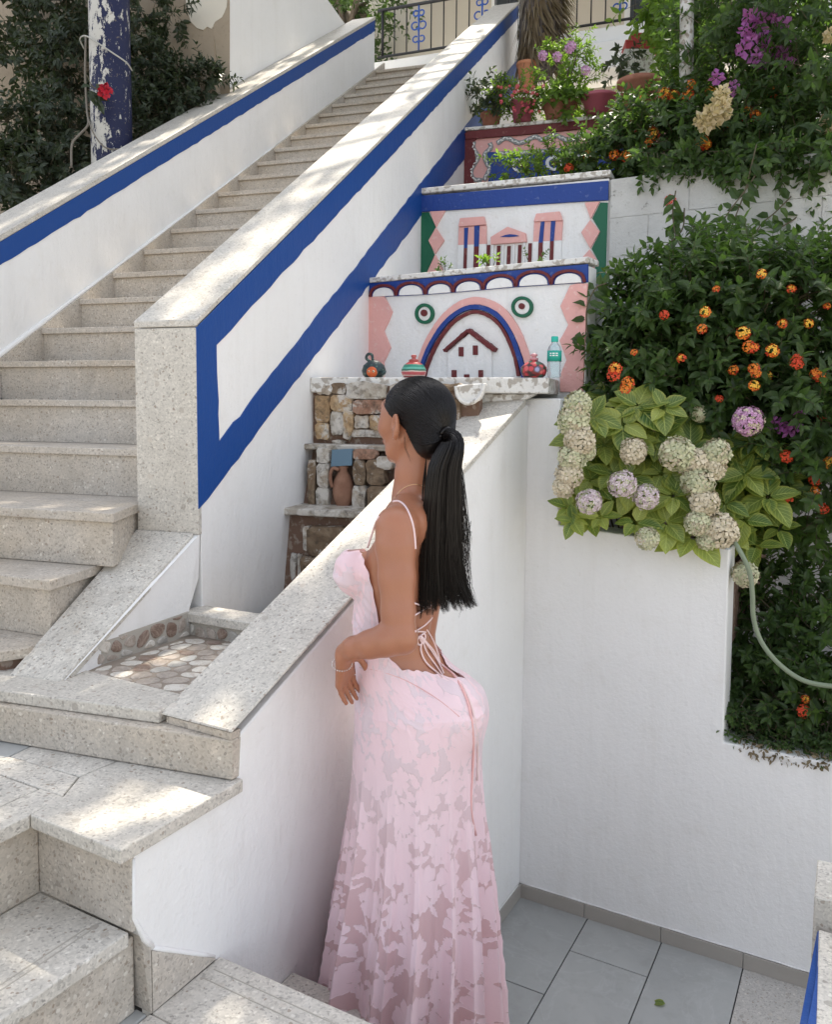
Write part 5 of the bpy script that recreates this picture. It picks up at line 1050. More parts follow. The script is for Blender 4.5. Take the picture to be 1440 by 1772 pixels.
# ---- foliage of the lower planter
lo_ = bush('lower_shrub', 'dense dark shrub filling the lower planter behind the green hose', 'bush', UV(.4, 1.2, .8),
  [E_(1290, 1100, 3.25, .12, .16, .20, 70), E_(1370, 1080, 3.2, .2, .2, .2, 110), E_(1440, 1100, 3.1, .18, .2, .25, 110), E_(1300, 1210, 3.12, .12, .12, .14, 70), E_(1380, 1210, 3.02, .17, .14, .14, 90), E_(1450, 1210, 2.92, .16, .14, .16, 80), E_(1340, 1150, 3.25, .3, .2, .2, 100), E_(1400, 1000, 3.4, .2, .15, .08, 30)],
  .11, 5, .048, 'lf_lan', LM['lan'], 300, 12, .6, extra=ex([(1330, 1010, 3.3, (0, 0, 1))]*4+[(1385, 1010, 3.3, (.1, 0, 1))]*4))
gc = bush('ground_creeper', 'low dry edged creeper growing along the lip of the lower planter', 'plant', UV(.1, 1.1, .8),
  [E_(1290, 1262, 2.98, .10, .06, .045, 60), E_(1340, 1272, 2.93, .12, .06, .045, 70), E_(1400, 1285, 2.88, .12, .06, .045, 70), E_(1450, 1295, 2.84, .12, .06, .045, 60), E_(1275, 1230, 3.02, .05, .06, .06, 40)], .05, 4, .022, 'lf_lan', None, 0, 13, .9)
place(LH[3], 'flower_head', lo_, onD(1392, 1231, 2.84), unit((0, -1, .6)), 1.1); place(LH[0], 'flower_head', lo_, onD(1395, 1210, 2.86), unit((0, -1, .6)), .7)
dl = MB(); r_ = np.random.default_rng(3); N = 700; Pd = np.array([onD(r_.uniform(1285, 1450), 0, 2.9) for _ in range(N)]); Pd = np.array([UV(r_.uniform(-.012, .03), r_.uniform(.84, 1.7), .80+r_.uniform(0, .05)) for _ in range(N)])
MAT['dry'] = m_leaf('dry_leaf', (.10, .07, .04), (.26, .20, .12), .2)
leafcloud('dry_leaves', Pd, rndunit(N, r_)+[0, 0, -.4], rndunit(N, r_), r_.uniform(.012, .024, N), MAT['dry'], gc)
MAT['hose'] = m_plain('green_rubber', (.20, .24, .16), .5)
hpnts = [(1240, 900, .15), (1262, 925, .05), (1282, 955, 0), (1298, 990, 0), (1303, 1030, 0), (1305, 1070, 0), (1318, 1110, 0), (1345, 1145, 0), (1380, 1172, 0), (1415, 1184, 0), (1470, 1190, 0)]
tag(tube('garden_hose', spline([onD(x, y, 2.86-max(0, x-1262)*.0009+dd) for x, y, dd in hpnts], 5), .0085, MAT['hose'], None, 10), 'grey green hose drooping from the hydrangea over the lower planter', 'hose')
# ---- lantana hedge on the upper terrace
up = bush('lantana_hedge', 'sunlit lantana hedge with orange flowers spilling over the block wall', 'hedge', rw0+v*.6+ZZ*zrw,
  [E_(1100, 265, 4.75, .2, .2, .14, 90), E_(1180, 250, 4.6, .24, .25, .2, 130), E_(1260, 250, 4.5, .24, .25, .22, 110), E_(1350, 260, 4.35, .3, .25, .24, 130), E_(1050, 285, 4.8, .14, .15, .07, 50), E_(1130, 215, 4.9, .2, .2, .1, 60), E_(1210, 190, 4.8, .2, .2, .12, 60), E_(1430, 290, 4.2, .22, .2, .26, 80)],
  .17, 6, .060, 'lf_lan', LM['lan'], 300, 14, .7, extra=ex([(x_, 296-.03*(x_-1100)+dy_, 4.34-.00135*(x_-1120), (rh.normal(0, .5), -.5, rh.uniform(-.9, .1))) for x_ in range(1120, 1450, 6) for dy_ in (-30, -12)]+[(1170, 320, 4.4, (-.2, -.3, -1))]*5+[(1240, 320, 4.3, (.1, -.3, -1))]*5+[(1330, 320, 4.2, (0, -.3, -1))]*6+[(1080, 215, 4.9, (-.3, 0, 1))]*3))
lantana_heads(up, [(1063, 268, 1, 4.6), (1016, 268, 1, 4.7), (1130, 232, 0, 4.6), (1095, 222, 1, 4.7), (1122, 248, 1, 4.55), (1150, 162, 0, 4.6), (1167, 165, 0, 4.6), (1197, 146, 1, 4.6), (1232, 158, 0, 4.5), (1258, 208, 1, 4.4), (1268, 212, 2, 4.4), (1275, 210, 1, 4.4), (1220, 250, 2, 4.3), (1215, 246, 2, 4.3), (1085, 270, 1, 4.55), (1295, 195, 0, 4.4), (1300, 278, 3, 4.2), (1342, 277, 0, 4.2), (1160, 347, 3, 4.2), (1105, 173, 1, 4.8), (1340, 160, 1, 4.3), (1180, 300, 1, 4.4), (985, 290, 3, 4.75), (1370, 155, 0, 4.3), (1310, 200, 1, 4.3), (1190, 165, 1, 4.5)], 4.5, 1.35)
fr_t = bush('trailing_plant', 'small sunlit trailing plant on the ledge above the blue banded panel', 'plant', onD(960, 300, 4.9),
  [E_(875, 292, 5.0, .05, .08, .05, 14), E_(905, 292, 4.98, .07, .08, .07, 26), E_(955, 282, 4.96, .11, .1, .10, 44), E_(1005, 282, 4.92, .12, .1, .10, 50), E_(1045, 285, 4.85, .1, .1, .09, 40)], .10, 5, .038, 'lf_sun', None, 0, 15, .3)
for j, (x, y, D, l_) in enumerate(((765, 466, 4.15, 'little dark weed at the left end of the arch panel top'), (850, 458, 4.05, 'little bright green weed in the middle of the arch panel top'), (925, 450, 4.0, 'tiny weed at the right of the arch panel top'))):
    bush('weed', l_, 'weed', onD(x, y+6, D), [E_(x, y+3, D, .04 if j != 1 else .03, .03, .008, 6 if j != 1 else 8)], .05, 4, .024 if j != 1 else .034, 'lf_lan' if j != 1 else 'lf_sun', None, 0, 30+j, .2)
# ---- bougainvillea and climber, upper right
bo_ = bush('bougainvillea', 'dark bougainvillea climber with magenta bracts in the upper right corner', 'climber', onD(1350, 320, 4.6),
  [E_(1290, 60, 4.7, .28, .3, .25, 110), E_(1390, 40, 4.5, .3, .3, .3, 120), E_(1400, 180, 4.4, .25, .3, .28, 110), E_(1290, 160, 4.8, .25, .3, .2, 80), E_(1330, -30, 4.7, .4, .3, .2, 70), E_(1240, 20, 5.0, .15, .2, .3, 50), E_(1440, 110, 4.2, .2, .2, .4, 80)],
  .22, 6, .066, 'lf_lan', LM['lan'], 300, 16, .8, extra=ex([(1400, 300, 4.1, (-.3, -.3, -1))]*5+[(1440, 330, 4.0, (-.5, -.3, -1))]*6+[(1360, 290, 4.2, (-.2, -.3, -1))]*4))
BM2 = [headmesh('bract_cluster', .02, 5, .045, [MAT['fl_mag']], lambda t, r: 0, 3, k, .8, True, .6) for k in (4, 5)]
for x, y in ((1297, 28), (1310, 35), (1290, 50), (1325, 60), (1355, 40), (1300, 72), (1330, 80), (1345, 98), (1360, 105), (1310, 95), (1370, 70), (1240, 133), (1270, 150), (1320, 108), (1352, 90), (1285, 85), (1340, 30)):
    p = onD(x, y, 4.3); place(BM2[x % 2], 'bract_cluster', bo_, p, unit(tocam(p)+rh.normal(0, .4, 3)), rh.uniform(.5, .9), rh.uniform(0, 6))
CMm = headmesh('dry_flower', .03, 9, .045, [MAT['fl_cream']], lambda t, r: 0, 4, 6, .8, True, .6)
for x, y in ((1250, 160), (1247, 180), (1235, 200), (1215, 208), (1222, 215), (1252, 195), (1425, 290), (1432, 305), (1420, 340), (1438, 345), (1435, 215), (1440, 60)):
    p = onD(x, y, 4.05); place(CMm, 'dry_flower', bo_, p, unit(tocam(p)+rh.normal(0, .4, 3)), rh.uniform(.6, .95), rh.uniform(0, 6))
# arching shoots of the climber in front of the block wall
sh_ = thing('climber_shoots', 'long thin leafy shoots arching in front of the rough block wall', 'climber', onD(1280, 400, 3.9))
r_ = np.random.default_rng(44); PP = [[], [], [], []]
for path in ([(1310, 250), (1290, 330), (1265, 400), (1250, 470)], [(1170, 330), (1165, 370), (1175, 420), (1215, 460)], [(1440, 330), (1400, 380), (1370, 410), (1300, 450)], [(1230, 420), (1260, 370), (1290, 330), (1310, 300)], [(1150, 480), (1140, 440), (1180, 400), (1185, 360)], [(1290, 470), (1310, 400), (1345, 365), (1370, 340)], [(1020, 600), (1015, 540), (1030, 500), (1050, 490)], [(1400, 330), (1385, 370), (1350, 395)]):
    P = spline([onD(x, y, 3.95 if x > 1100 else 3.4) for x, y in path], 5); tube('stem', P, .0035, MAT['stem'], sh_, 5)
    for i in range(1, len(P)-1):
        t = unit(P[i+1]-P[i-1]); sd = unit(np.cross(t, tocam(P[i])))*(1 if i % 2 else -1)
        for q, val_ in zip(PP, (P[i], unit(sd+t*.4+[0, 0, -.5]+r_.normal(0, .2, 3)), unit(tocam(P[i])+[0, 0, .5]+r_.normal(0, .3, 3)), r_.uniform(.045, .085))): q.append(val_)
leafobjects('leaf', np.array(PP[0]), np.array(PP[1]), np.array(PP[2]), np.array(PP[3]), LM['lan'], sh_)
# backlit vine round the upper column
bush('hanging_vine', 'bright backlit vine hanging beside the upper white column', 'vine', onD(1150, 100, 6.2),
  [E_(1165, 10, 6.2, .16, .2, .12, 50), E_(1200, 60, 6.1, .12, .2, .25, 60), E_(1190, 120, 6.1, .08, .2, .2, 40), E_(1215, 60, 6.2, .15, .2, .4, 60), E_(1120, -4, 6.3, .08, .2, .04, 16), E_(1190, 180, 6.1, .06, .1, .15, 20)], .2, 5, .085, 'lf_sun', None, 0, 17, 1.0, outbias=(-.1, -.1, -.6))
bush('column_creeper', 'small dark creeper hanging on the left side of the upper column', 'vine', onD(1075, 120, 6.4), [E_(1078, 115, 6.45, .06, .06, .12, 14)], .12, 5, .06, 'lf_dark', None, 0, 18, 1.0)
# ---- potted plants on the ledge of panel 3
zp = toNW(P3L)[2]+.024
def potted(x, rpx, hpx, D, mat, lab, ells, kw):
    b = onD(x, 210, D); b[2] = zp; e_ = lambda k: k*D/F_PX
    t = thing('potted_plant', lab, 'potted plant', b)
    lathe('pot', [(e_(rpx*.72), 0), (e_(rpx*.88), e_(hpx*.8)), (e_(rpx), e_(hpx*.82)), (e_(rpx*1.03), e_(hpx)), (e_(rpx*.93), e_(hpx)), (e_(rpx*.9), e_(hpx*.85))], b, mat, t, 26)
    lathe('soil', [(e_(rpx*.88), e_(hpx*.84)), (e_(rpx*.88), e_(hpx*.88))], b, MAT['mortar'], t, 16)
    for i, (es, ln, nl, ls_, lm) in enumerate(ells):
        r = np.random.default_rng(kw+i); S, O = ell_starts(es, r); sm = MB(); P, D_, U, Sz, TT = sprigs(S, O, ln, nl, ls_, r, .2, 2, sm); leafcloud('foliage', P, D_, U, Sz, MAT[lm], t, TT); sm.build('twigs', MAT['stem'], t)['kind'] = 'stuff'
    return t, b
MAT['pinkpot'] = m_plain('rose_plastic', (.34, .09, .12), .5); MAT['terra'] = m_clay('terracotta_pot', (.25, .10, .065), (.36, .17, .12)); MAT['purplepot'] = m_plain('dull_purple_plastic', (.28, .10, .13), .5)
potted(850, 18, 26, 5.75, MAT['terra'], 'dark spiky plant in a brown pot, leftmost on the pot ledge', [([E_(850, 175, 5.75, .08, .08, .1, 34), E_(838, 165, 5.75, .04, .05, .08, 12)], .14, 5, .05, 'lf_dark')], 50)
t_, b_ = potted(904, 20, 34, 5.6, MAT['pinkpot'], 'red and white flowering plant in a rose pink pot', [([E_(895, 172, 5.6, .10, .12, .10, 60), E_(920, 175, 5.6, .08, .1, .08, 34), E_(870, 165, 5.6, .05, .06, .07, 20)], .10, 5, .030, 'lf_sun')], 51)
FR = headmesh('flower_head', .011, 8, .008, [MAT['fl_pinkr'], MAT['white_clean']], lambda t, r: 0, 4, 8)
for k in range(34): p = onD(rh.uniform(862, 945), rh.uniform(148, 195), 5.46); place(FR, 'flower_head', t_, p, unit(tocam(p)+[0, 0, .5]), rh.uniform(.7, 1.1), rh.uniform(0, 6))
t_, b_ = potted(968, 30, 26, 5.55, MAT['terra'], 'tall lilac flowering plant over geranium leaves in a wide terracotta bowl', [([E_(965, 178, 5.55, .14, .1, .05, 50), E_(990, 182, 5.5, .08, .08, .04, 30)], .09, 4, .06, 'lf_sun'), ([E_(950, 110, 5.55, .07, .08, .07, 18), E_(985, 115, 5.55, .1, .08, .10, 34), E_(1000, 90, 5.55, .04, .05, .08, 16), E_(1010, 135, 5.55, .06, .05, .04, 12)], .10, 6, .036, 'lf_sun')], 52)
for x, y in ((950, 110), (985, 115), (1000, 90), (1010, 135), (965, 100)): tube('stem', spline([onD(972, 182, 5.55), onD((x+972)/2, (y+190)/2, 5.55), onD(x, y, 5.55)], 4), .005, MAT['stem'], t_, 5)
FLm = headmesh('flower_head', .022, 10, .018, [MAT['fl_lil']], lambda t, r: 0, 4, 9)
for x, y in ((990, 80), (965, 98), (1014, 122), (940, 96), (986, 84)): p = onD(x, y, 5.4); place(FLm, 'flower_head', t_, p, unit(tocam(p)+[0, 0, .5]), 1.1)
potted(1036, 30, 30, 5.45, MAT['pinkpot'], 'wide rose pink bowl with one tiny seedling', [([E_(1038, 182, 5.45, .012, .02, .01, 4)], .06, 3, .03, 'lf_sun')], 53)
potted(1105, 36, 46, 5.35, MAT['terra'], 'large terracotta bowl half hidden by the lantana hedge', [([E_(1100, 165, 5.35, .06, .06, .03, 10)], .1, 4, .04, 'lf_sun')], 54)
# ---- yucca trunk in a clay pot
Dy = 6.9
yt = thing('yucca', 'shaggy grey yucca trunk standing in an orange clay pot', 'plant', onD(935, 150, Dy))
p0, p1, p2 = onD(932, 112, Dy), onD(935, 50, Dy), onD(940, -60, Dy); e_ = lambda k: k*Dy/F_PX
def m_fibre():
    m = NT('shaggy_trunk'); mp = m.n('ShaderNodeMapping'); mp.inputs['Scale'].default_value = (1, 1, .22); mp.inputs['Rotation'].default_value = (.2, .5, 0); m.l(m.pos, mp.inputs[0])
    f = m.noise(38, 6, .7, mp.outputs[0]); m.base(m.ramp(f, [(.35, (.05, .04, .04)), (.55, (.16, .14, .13)), (.72, (.34, .31, .28))]), .9, .2); m.bump(f, 1.0, .03); return m.m
tube('trunk', spline([p0-ZZ*.1, p0, p1, p2, p2+ZZ*.6], 6), [e_(k) for k in np.interp(np.linspace(0, 1, 25), [0, .3, .6, 1], [22, 33, 36, 30])], m_fibre(), yt, 20)
r_ = np.random.default_rng(61); N = 900; aa = r_.uniform(0, 6.28, N); zz = r_.uniform(0, 1, N); cen = np.array([p0+(p2-p0)*z for z in zz]); R_ = e_(33)
pos = cen+np.stack([np.cos(aa), np.sin(aa), 0*aa], 1)*R_
BLD = (np.array([(-.06, 0, 0), (.06, 0, 0), (0, 1, .12)]), [(0, 1, 2)])
leafcloud('dead_leaves', pos, np.stack([np.cos(aa)*.35+.3, np.sin(aa)*.35, -1+0*aa], 1)+r_.normal(0, .12, (N, 3)), np.stack([np.cos(aa), np.sin(aa), .2+0*aa], 1), r_.uniform(.12, .26, N), MAT['dry'], yt, tmpl=BLD)
lathe('pot', [(e_(11), -e_(34)), (e_(15), 0), (e_(17), e_(1)), (e_(17), e_(6)), (e_(14), e_(6))], onD(912, 116, Dy-.1), m_clay('orange_clay', (.50, .20, .10), (.62, .30, .17)), yt, 20)
# ---- climbers left of the stairs
bush('dark_climber', 'dark dusty climbing shrub covering the wall left of the blue column', 'climber', onD(60, 300, 5.8),
  [E_(20, 20, 6.0, .36, .15, .30, 70), E_(90, 30, 5.9, .26, .15, .25, 80), E_(125, 120, 5.8, .16, .15, .32, 80), E_(20, 240, 5.6, .5, .2, .16, 120), E_(105, 250, 5.5, .2, .15, .30, 100), E_(60, 300, 5.4, .36, .2, .12, 90), E_(20, 320, 5.2, .2, .2, .10, 40), E_(130, -20, 5.9, .3, .2, .2, 50), E_(90, 170, 5.9, .15, .1, .14, 30), E_(30, 110, 6.0, .2, .1, .08, 20)],
  .20, 6, .062, 'lf_dark', LM['dark'], 300, 19, .9, inner=.3)
bush('dark_climber', 'dark shrub growing between the blue column and the white house wall', 'climber', onD(300, 230, 5.7),
  [E_(252, 40, 5.75, .09, .10, .42, 56), E_(270, 150, 5.7, .16, .10, .26, 90), E_(250, 210, 5.5, .14, .10, .16, 60), E_(320, 165, 5.75, .2, .08, .10, 70), E_(358, 140, 5.75, .08, .06, .10, 34), E_(290, 195, 5.6, .18, .10, .10, 60), E_(300, 10, 5.8, .08, .08, .14, 14), E_(238, 110, 5.6, .05, .1, .35, 40)],
  .15, 6, .055, 'lf_dark', LM['dark'], 300, 20, .5, inner=.3)
RD = 4.93
rose = thing('red_flower', 'single red flower in front of the blue column', 'flower', onD(181, 157, RD))
place(headmesh('bloom', .026, 10, .034, [m_plain('crimson_petal', (.42, .01, .03), .6)], lambda t, r: 0, 4, 12), 'bloom', rose, onD(181, 157, RD-.04), unit((-.2, -1, .2)))
P = np.array([onD(x, y, RD) for x, y in ((170, 150), (168, 160), (172, 168), (160, 158), (163, 168), (175, 175), (165, 145), (158, 150), (172, 182), (165, 172))]); leafobjects('leaf', P, rndunit(10, rh)*.6+[0, -.3, -.5], np.tile([0, -1, .4], (10, 1)), rh.uniform(.07, .10, 10), LM['dark'], rose)
tube('stem', spline([onD(150, 130, RD+.02), onD(160, 150, RD), onD(178, 157, RD-.02)], 4), .003, MAT['stem'], rose, 5)
# ---- trees beyond the terrace
def tree(name, label, base, h, R, N, seed, D=None, mat='lf_tree', ls=.16):
    r = np.random.default_rng(seed); t = thing(name, label, 'tree', base); b = np.array(base, float)
    tube('trunk', spline([b, b+[.1, 0, h*.4], b+[0, .1, h*.75]], 5), [.16, .15, .14, .13, .12, .11, .10, .09, .08, .07, .06], MAT['wood'], t, 10)
    es = []; br = MB()
    for k in range(11):
        c = b+np.array([0, 0, h*.8])+rndunit(1, r)[0]*[R, R, R*.7]*r.uniform(.3, .9); es.append((c, (R*.42, R*.42, R*.33), N//11)); br.tube(spline([b+[0, 0, h*.55], (b+c)/2+[0, 0, h*.35], c], 4), .03, 5)
    br.build('limbs', MAT['wood'], t); S, O = ell_starts(es, r, .2); P, D_, U, Sz, TT = sprigs(S, O, .5, 7, ls, r, .3, 2, None); o = leafcloud('crown', P, D_, U, Sz, MAT[mat], t, TT)
tree('broadleaf_tree', 'leafy green tree rising behind the left parapet end at the stair top', onD(600, 120, 10.6)*[1, 1, 0]+ZZ*5.75, 1.6, .8, 260, 71, ls=.09)
tree('broadleaf_tree', 'tall green tree behind the terrace house on the right', onD(1250, 120, 16)*[1, 1, 0]+ZZ*5, 5.5, 3.2, 500, 72)
fl = bpy.data.objects.new('fallen_leaf', LM['hyd'][1]); COL.objects.link(fl); WL[fl] = np.zeros(3); pf_ = onZ(1152, 1737, .006); fl.matrix_world = Matrix.Translation(Vector(pf_)) @ Matrix.Rotation(1.2, 4, 'Z') @ Matrix.Scale(.05, 4); tag(fl, 'small curled green leaf fallen on the grey floor tiles', 'leaf')
# ---- the shade tree over the lower steps: its crown is above the frame
sht = thing('shade_tree', 'spreading tree whose crown shades the lower steps from above the frame', 'tree', (4.6, 6.6, 3))
tube('trunk', spline([np.array(p, float) for p in ((4.6, 6.6, 2.8), (4.4, 6.5, 5.0), (3.6, 6.4, 6.8))], 6), .16, MAT['wood'], sht, 12)
SV = np.array(SUN_DIR)
def over(p, z=7.4): p = np.array(p, float); return p+SV*(z-p[2])/SV[2]
r = np.random.default_rng(81); es = []; lm = MB()
def shade(p, rad, N, z=7.4, rz=.3):
    c = over(p, z+r.uniform(-.2, .2)); es.append((c, (rad, rad, rz), N)); lm.tube(spline([np.array([4.0, 6.5, 6.2]), (c+[4.0, 6.5, 6.2])/2+[0, 0, .4], c], 4), .018, 5)
# what the crown covers: the lower steps, the basin, the foot of the long coping, the bushes
lit = [(over(p)[:2], q) for p, q in ((onZ(215, 1398, 1.21), .10), (onZ(275, 1398, 1.21), .07), (onZ(25, 1178, 1.335), .07), (onZ(15, 1690, 1.02), .11), (onZ(535, 1752, .83), .05), (onZ(150, 862, 1.73), .05), (onZ(60, 978, 1.56), .04))]+[(over(UV(a, -.1, zs(a)))[:2], .20) for a in np.arange(-.95, .0, .1)]+[(over(NW(nO-.1, y, zr(y)))[:2], .17) for y in np.concatenate([np.arange(wF+.12, wF+1.2, .36), np.arange(wF+1.3, wF+3, .12)])]
gx = np.arange(-2.4, 2.4, .155); gy = np.arange(4.1, 6.6, .155)
for ix, x in enumerate(gx):
    for iy, y in enumerate(gy):
        p = np.array([x+(iy % 2)*.08, y])+r.uniform(-.04, .04, 2)
        if any(np.linalg.norm(p-c) < q+.05 for c, q in lit) or r.random() < .01: continue
        es.append((np.array([p[0], p[1], 7.4+r.uniform(-.2, .2)]), (.08, .08, .12), 17))
for k in (0, 2, 4, 5, 7, 8, 10, 13, 15, 16):                              # dapples on the stairs and the copings
    shade(NW(-2.3, A0+k*DD, Z0+k*HH), .30, 34, 8.2)
for yy in (2.6, 3.6, 4.9, 6.0, 6.9): shade(NW(-3.0, yy, zl(yy)), .28, 34, 8.2)
for yy in (3.3, 4.4, 5.3, 5.9, 6.6): shade(NW(nO-.1, yy, zr(yy)), .16, 10, 8.4)
S, O = ell_starts(es, r, .1); P, D_, U, Sz, TT = sprigs(S, O, .13, 5, .070, r, .4, 2, None); leafcloud('crown', P, D_, U, Sz, MAT['lf_tree'], sht, TT)
lm.build('limbs', MAT['wood'], sht)
# ================================================================== the woman
from mathutils.bvhtree import BVHTree
class Grid:
    def __init__(s, lo, hi, h):
        s.lo = np.array(lo, float); s.h = h; s.n = np.ceil((np.array(hi)-s.lo)/h).astype(int)+1; s.d = np.full(s.n, 1.0, np.float32)
    def win(s, lo, hi):
        a = np.clip(np.floor((np.array(lo)-s.lo)/s.h).astype(int), 0, s.n-1); b = np.clip(np.ceil((np.array(hi)-s.lo)/s.h).astype(int)+1, 1, s.n)
        ax = [(s.lo[i]+np.arange(a[i], b[i])*s.h).astype(np.float32) for i in range(3)]
        X_, Y_, Z_ = np.meshgrid(*ax, indexing='ij', sparse=True); return tuple(slice(a[i], b[i]) for i in range(3)), X_, Y_, Z_
    def put(s, sl, f, k, op='add'):
        d = s.d[sl]
        if op == 'sub': f = -f; h_ = np.clip(.5-.5*(d-f)/k, 0, 1); s.d[sl] = d+(f-d)*h_+k*h_*(1-h_); return
        h_ = np.clip(.5+.5*(f-d)/k, 0, 1); s.d[sl] = f+(d-f)*h_-k*h_*(1-h_)
    def cone(s, a, b, ra, rb, k=.012, op='add'):
        a = np.array(a); b = np.array(b); m = max(ra, rb)+k+.02; sl, X_, Y_, Z_ = s.win(np.minimum(a, b)-m, np.maximum(a, b)+m)
        ab = b-a; L2 = ab@ab+1e-12; t = np.clip(((X_-a[0])*ab[0]+(Y_-a[1])*ab[1]+(Z_-a[2])*ab[2])/L2, 0, 1)
        f = np.sqrt((X_-a[0]-t*ab[0])**2+(Y_-a[1]-t*ab[1])**2+(Z_-a[2]-t*ab[2])**2)-(ra+(rb-ra)*t); s.put(sl, f, k, op)
    def chain(s, pts, k=.012):
        for (a, ra), (b, rb) in zip(pts, pts[1:]): s.cone(a, b, ra, rb, k)
    def ell(s, c, R, A, k=.012, op='add'):                # A: rows are axes
        c = np.array(c); m = max(R)+k+.02; sl, X_, Y_, Z_ = s.win(c-m, c+m); q = [(X_-c[0])*a[0]+(Y_-c[1])*a[1]+(Z_-c[2])*a[2] for a in A]
        e0 = np.sqrt(sum((qi/r_)**2 for qi, r_ in zip(q, R))); e1 = np.sqrt(sum((qi/r_**2)**2 for qi, r_ in zip(q, R)))+1e-6
        s.put(sl, e0*(e0-1)/e1, k, op)
    def mesh(s, smooth=2):
        d = s.d; ins = d < 0; n0, n1, n2 = d.shape; cnt = np.zeros((n0-1, n1-1, n2-1), np.int8); off = [(i, j, k) for i in (0, 1) for j in (0, 1) for k in (0, 1)]
        for i, j, k in off: cnt += ins[i:n0-1+i, j:n1-1+j, k:n2-1+k]
        act = (cnt > 0) & (cnt < 8); I = np.argwhere(act); idm = np.full(act.shape, -1, np.int32); idm[tuple(I.T)] = np.arange(len(I))
        C_ = {o: d[I[:, 0]+o[0], I[:, 1]+o[1], I[:, 2]+o[2]] for o in off}; acc = np.zeros((len(I), 3)); nn = np.zeros(len(I))
        for o in off:
            for a in range(3):
                if o[a] == 0:
                    o2 = list(o); o2[a] = 1; o2 = tuple(o2); x0, x1 = C_[o], C_[o2]; m = (x0 < 0) != (x1 < 0); t = np.where(m, x0/(x0-x1+1e-12), 0)
                    p = np.array(o, float)[None]+np.zeros((len(I), 3)); p[:, a] += t; acc[m] += p[m]; nn += m
        V = s.lo+(I+acc/nn[:, None])*s.h; Q = []
        for a in range(3):
            b, c = (a+1) % 3, (a+2) % 3; sa = [slice(None)]*3; sb = [slice(None)]*3; sa[a] = slice(0, -1); sb[a] = slice(1, None)
            ch = ins[tuple(sa)] != ins[tuple(sb)]; E = np.argwhere(ch); E = E[(E[:, b] > 0) & (E[:, c] > 0) & (E[:, b] < d.shape[b]-1) & (E[:, c] < d.shape[c]-1)]
            def cell(db, dc): q = E.copy(); q[:, b] -= db; q[:, c] -= dc; return idm[tuple(q.T)]
            q = np.stack([cell(1, 1), cell(0, 1), cell(0, 0), cell(1, 0)], 1); fl = ins[tuple(E.T)]; q[~fl] = q[~fl][:, ::-1]; Q.append(q)
        Q = np.concatenate(Q); Q = Q[(Q >= 0).all(1)]
        for _ in range(smooth):
            ac = np.zeros_like(V); cn = np.zeros(len(V))
            for a, b in ((0, 1), (1, 2), (2, 3), (3, 0)):
                for k in range(3): ac[:, k] += np.bincount(Q[:, a], V[Q[:, b], k], len(V))+np.bincount(Q[:, b], V[Q[:, a], k], len(V))
                cn += np.bincount(Q[:, a], minlength=len(V))+np.bincount(Q[:, b], minlength=len(V))
            V = V*.45+.55*ac/np.maximum(cn, 1)[:, None]
        return V, Q
def npmesh(name, V, Q, mat, parent, smooth=True, kind=None):
    c = (V.min(0)+V.max(0))/2; me = bpy.data.meshes.new(name); me.vertices.add(len(V)); me.vertices.foreach_set('co', (V-c).ravel()); k = Q.shape[1]
    me.loops.add(Q.size); me.loops.foreach_set('vertex_index', Q.ravel().astype(np.int32)); me.polygons.add(len(Q)); me.polygons.foreach_set('loop_start', np.arange(0, Q.size, k, dtype=np.int32)); me.update(calc_edges=True)
    me.polygons.foreach_set('use_smooth', [smooth]*len(Q)); me.materials.append(mat); o = bpy.data.objects.new(name, me); link(o, parent, c)
    if kind: o['kind'] = kind
    return o
Fb = unit((-.92, .39, 0)); Lb = np.array([Fb[1]*-1, Fb[0], 0])   # facing left and away; her left side towards us
if Lb[1] > 0: Lb = -Lb
Fh = unit((-.76, .65, 0)); Lh = np.array([-Fh[1], Fh[0], 0]); UPv = ZZ
Dm = 2.02
zpx = lambda y: onD(700, y, Dm)[2]
tab = np.array([  # photo height, front edge, back edge, half width across
 (868, 700, 742, .052), (880, 694, 752, .095), (895, 676, 762, .140), (915, 660, 769, .152), (935, 646, 773, .155), (960, 634, 774, .150), (985, 629, 772, .144), (1010, 623, 770, .137), (1040, 618, 766, .128), (1070, 615, 760, .121),
 (1100, 616, 755, .118), (1120, 617, 756, .124), (1140, 619, 764, .136), (1160, 621, 782, .150), (1185, 622, 806, .163), (1215, 621, 823, .171), (1250, 621, 829, .173), (1285, 625, 826, .168), (1320, 632, 815, .160)])
TZ = np.array([zpx(y) for y in tab[:, 0]]); cen = np.array([onD((l+r)/2, y, Dm) for y, l, r, a in tab]); hf = (tab[:, 2]-tab[:, 1])/2*Dm/F_PX
TB = np.sqrt(np.maximum(hf**2-(.39*tab[:, 3])**2, .03**2))/.92; TA = tab[:, 3]
o_ = np.argsort(TZ); TZ, cen, TB, TA = TZ[o_], cen[o_], TB[o_], TA[o_]
lo, hi = np.array([-.34, 1.68, .40]), np.array([.26, 2.32, 2.16])
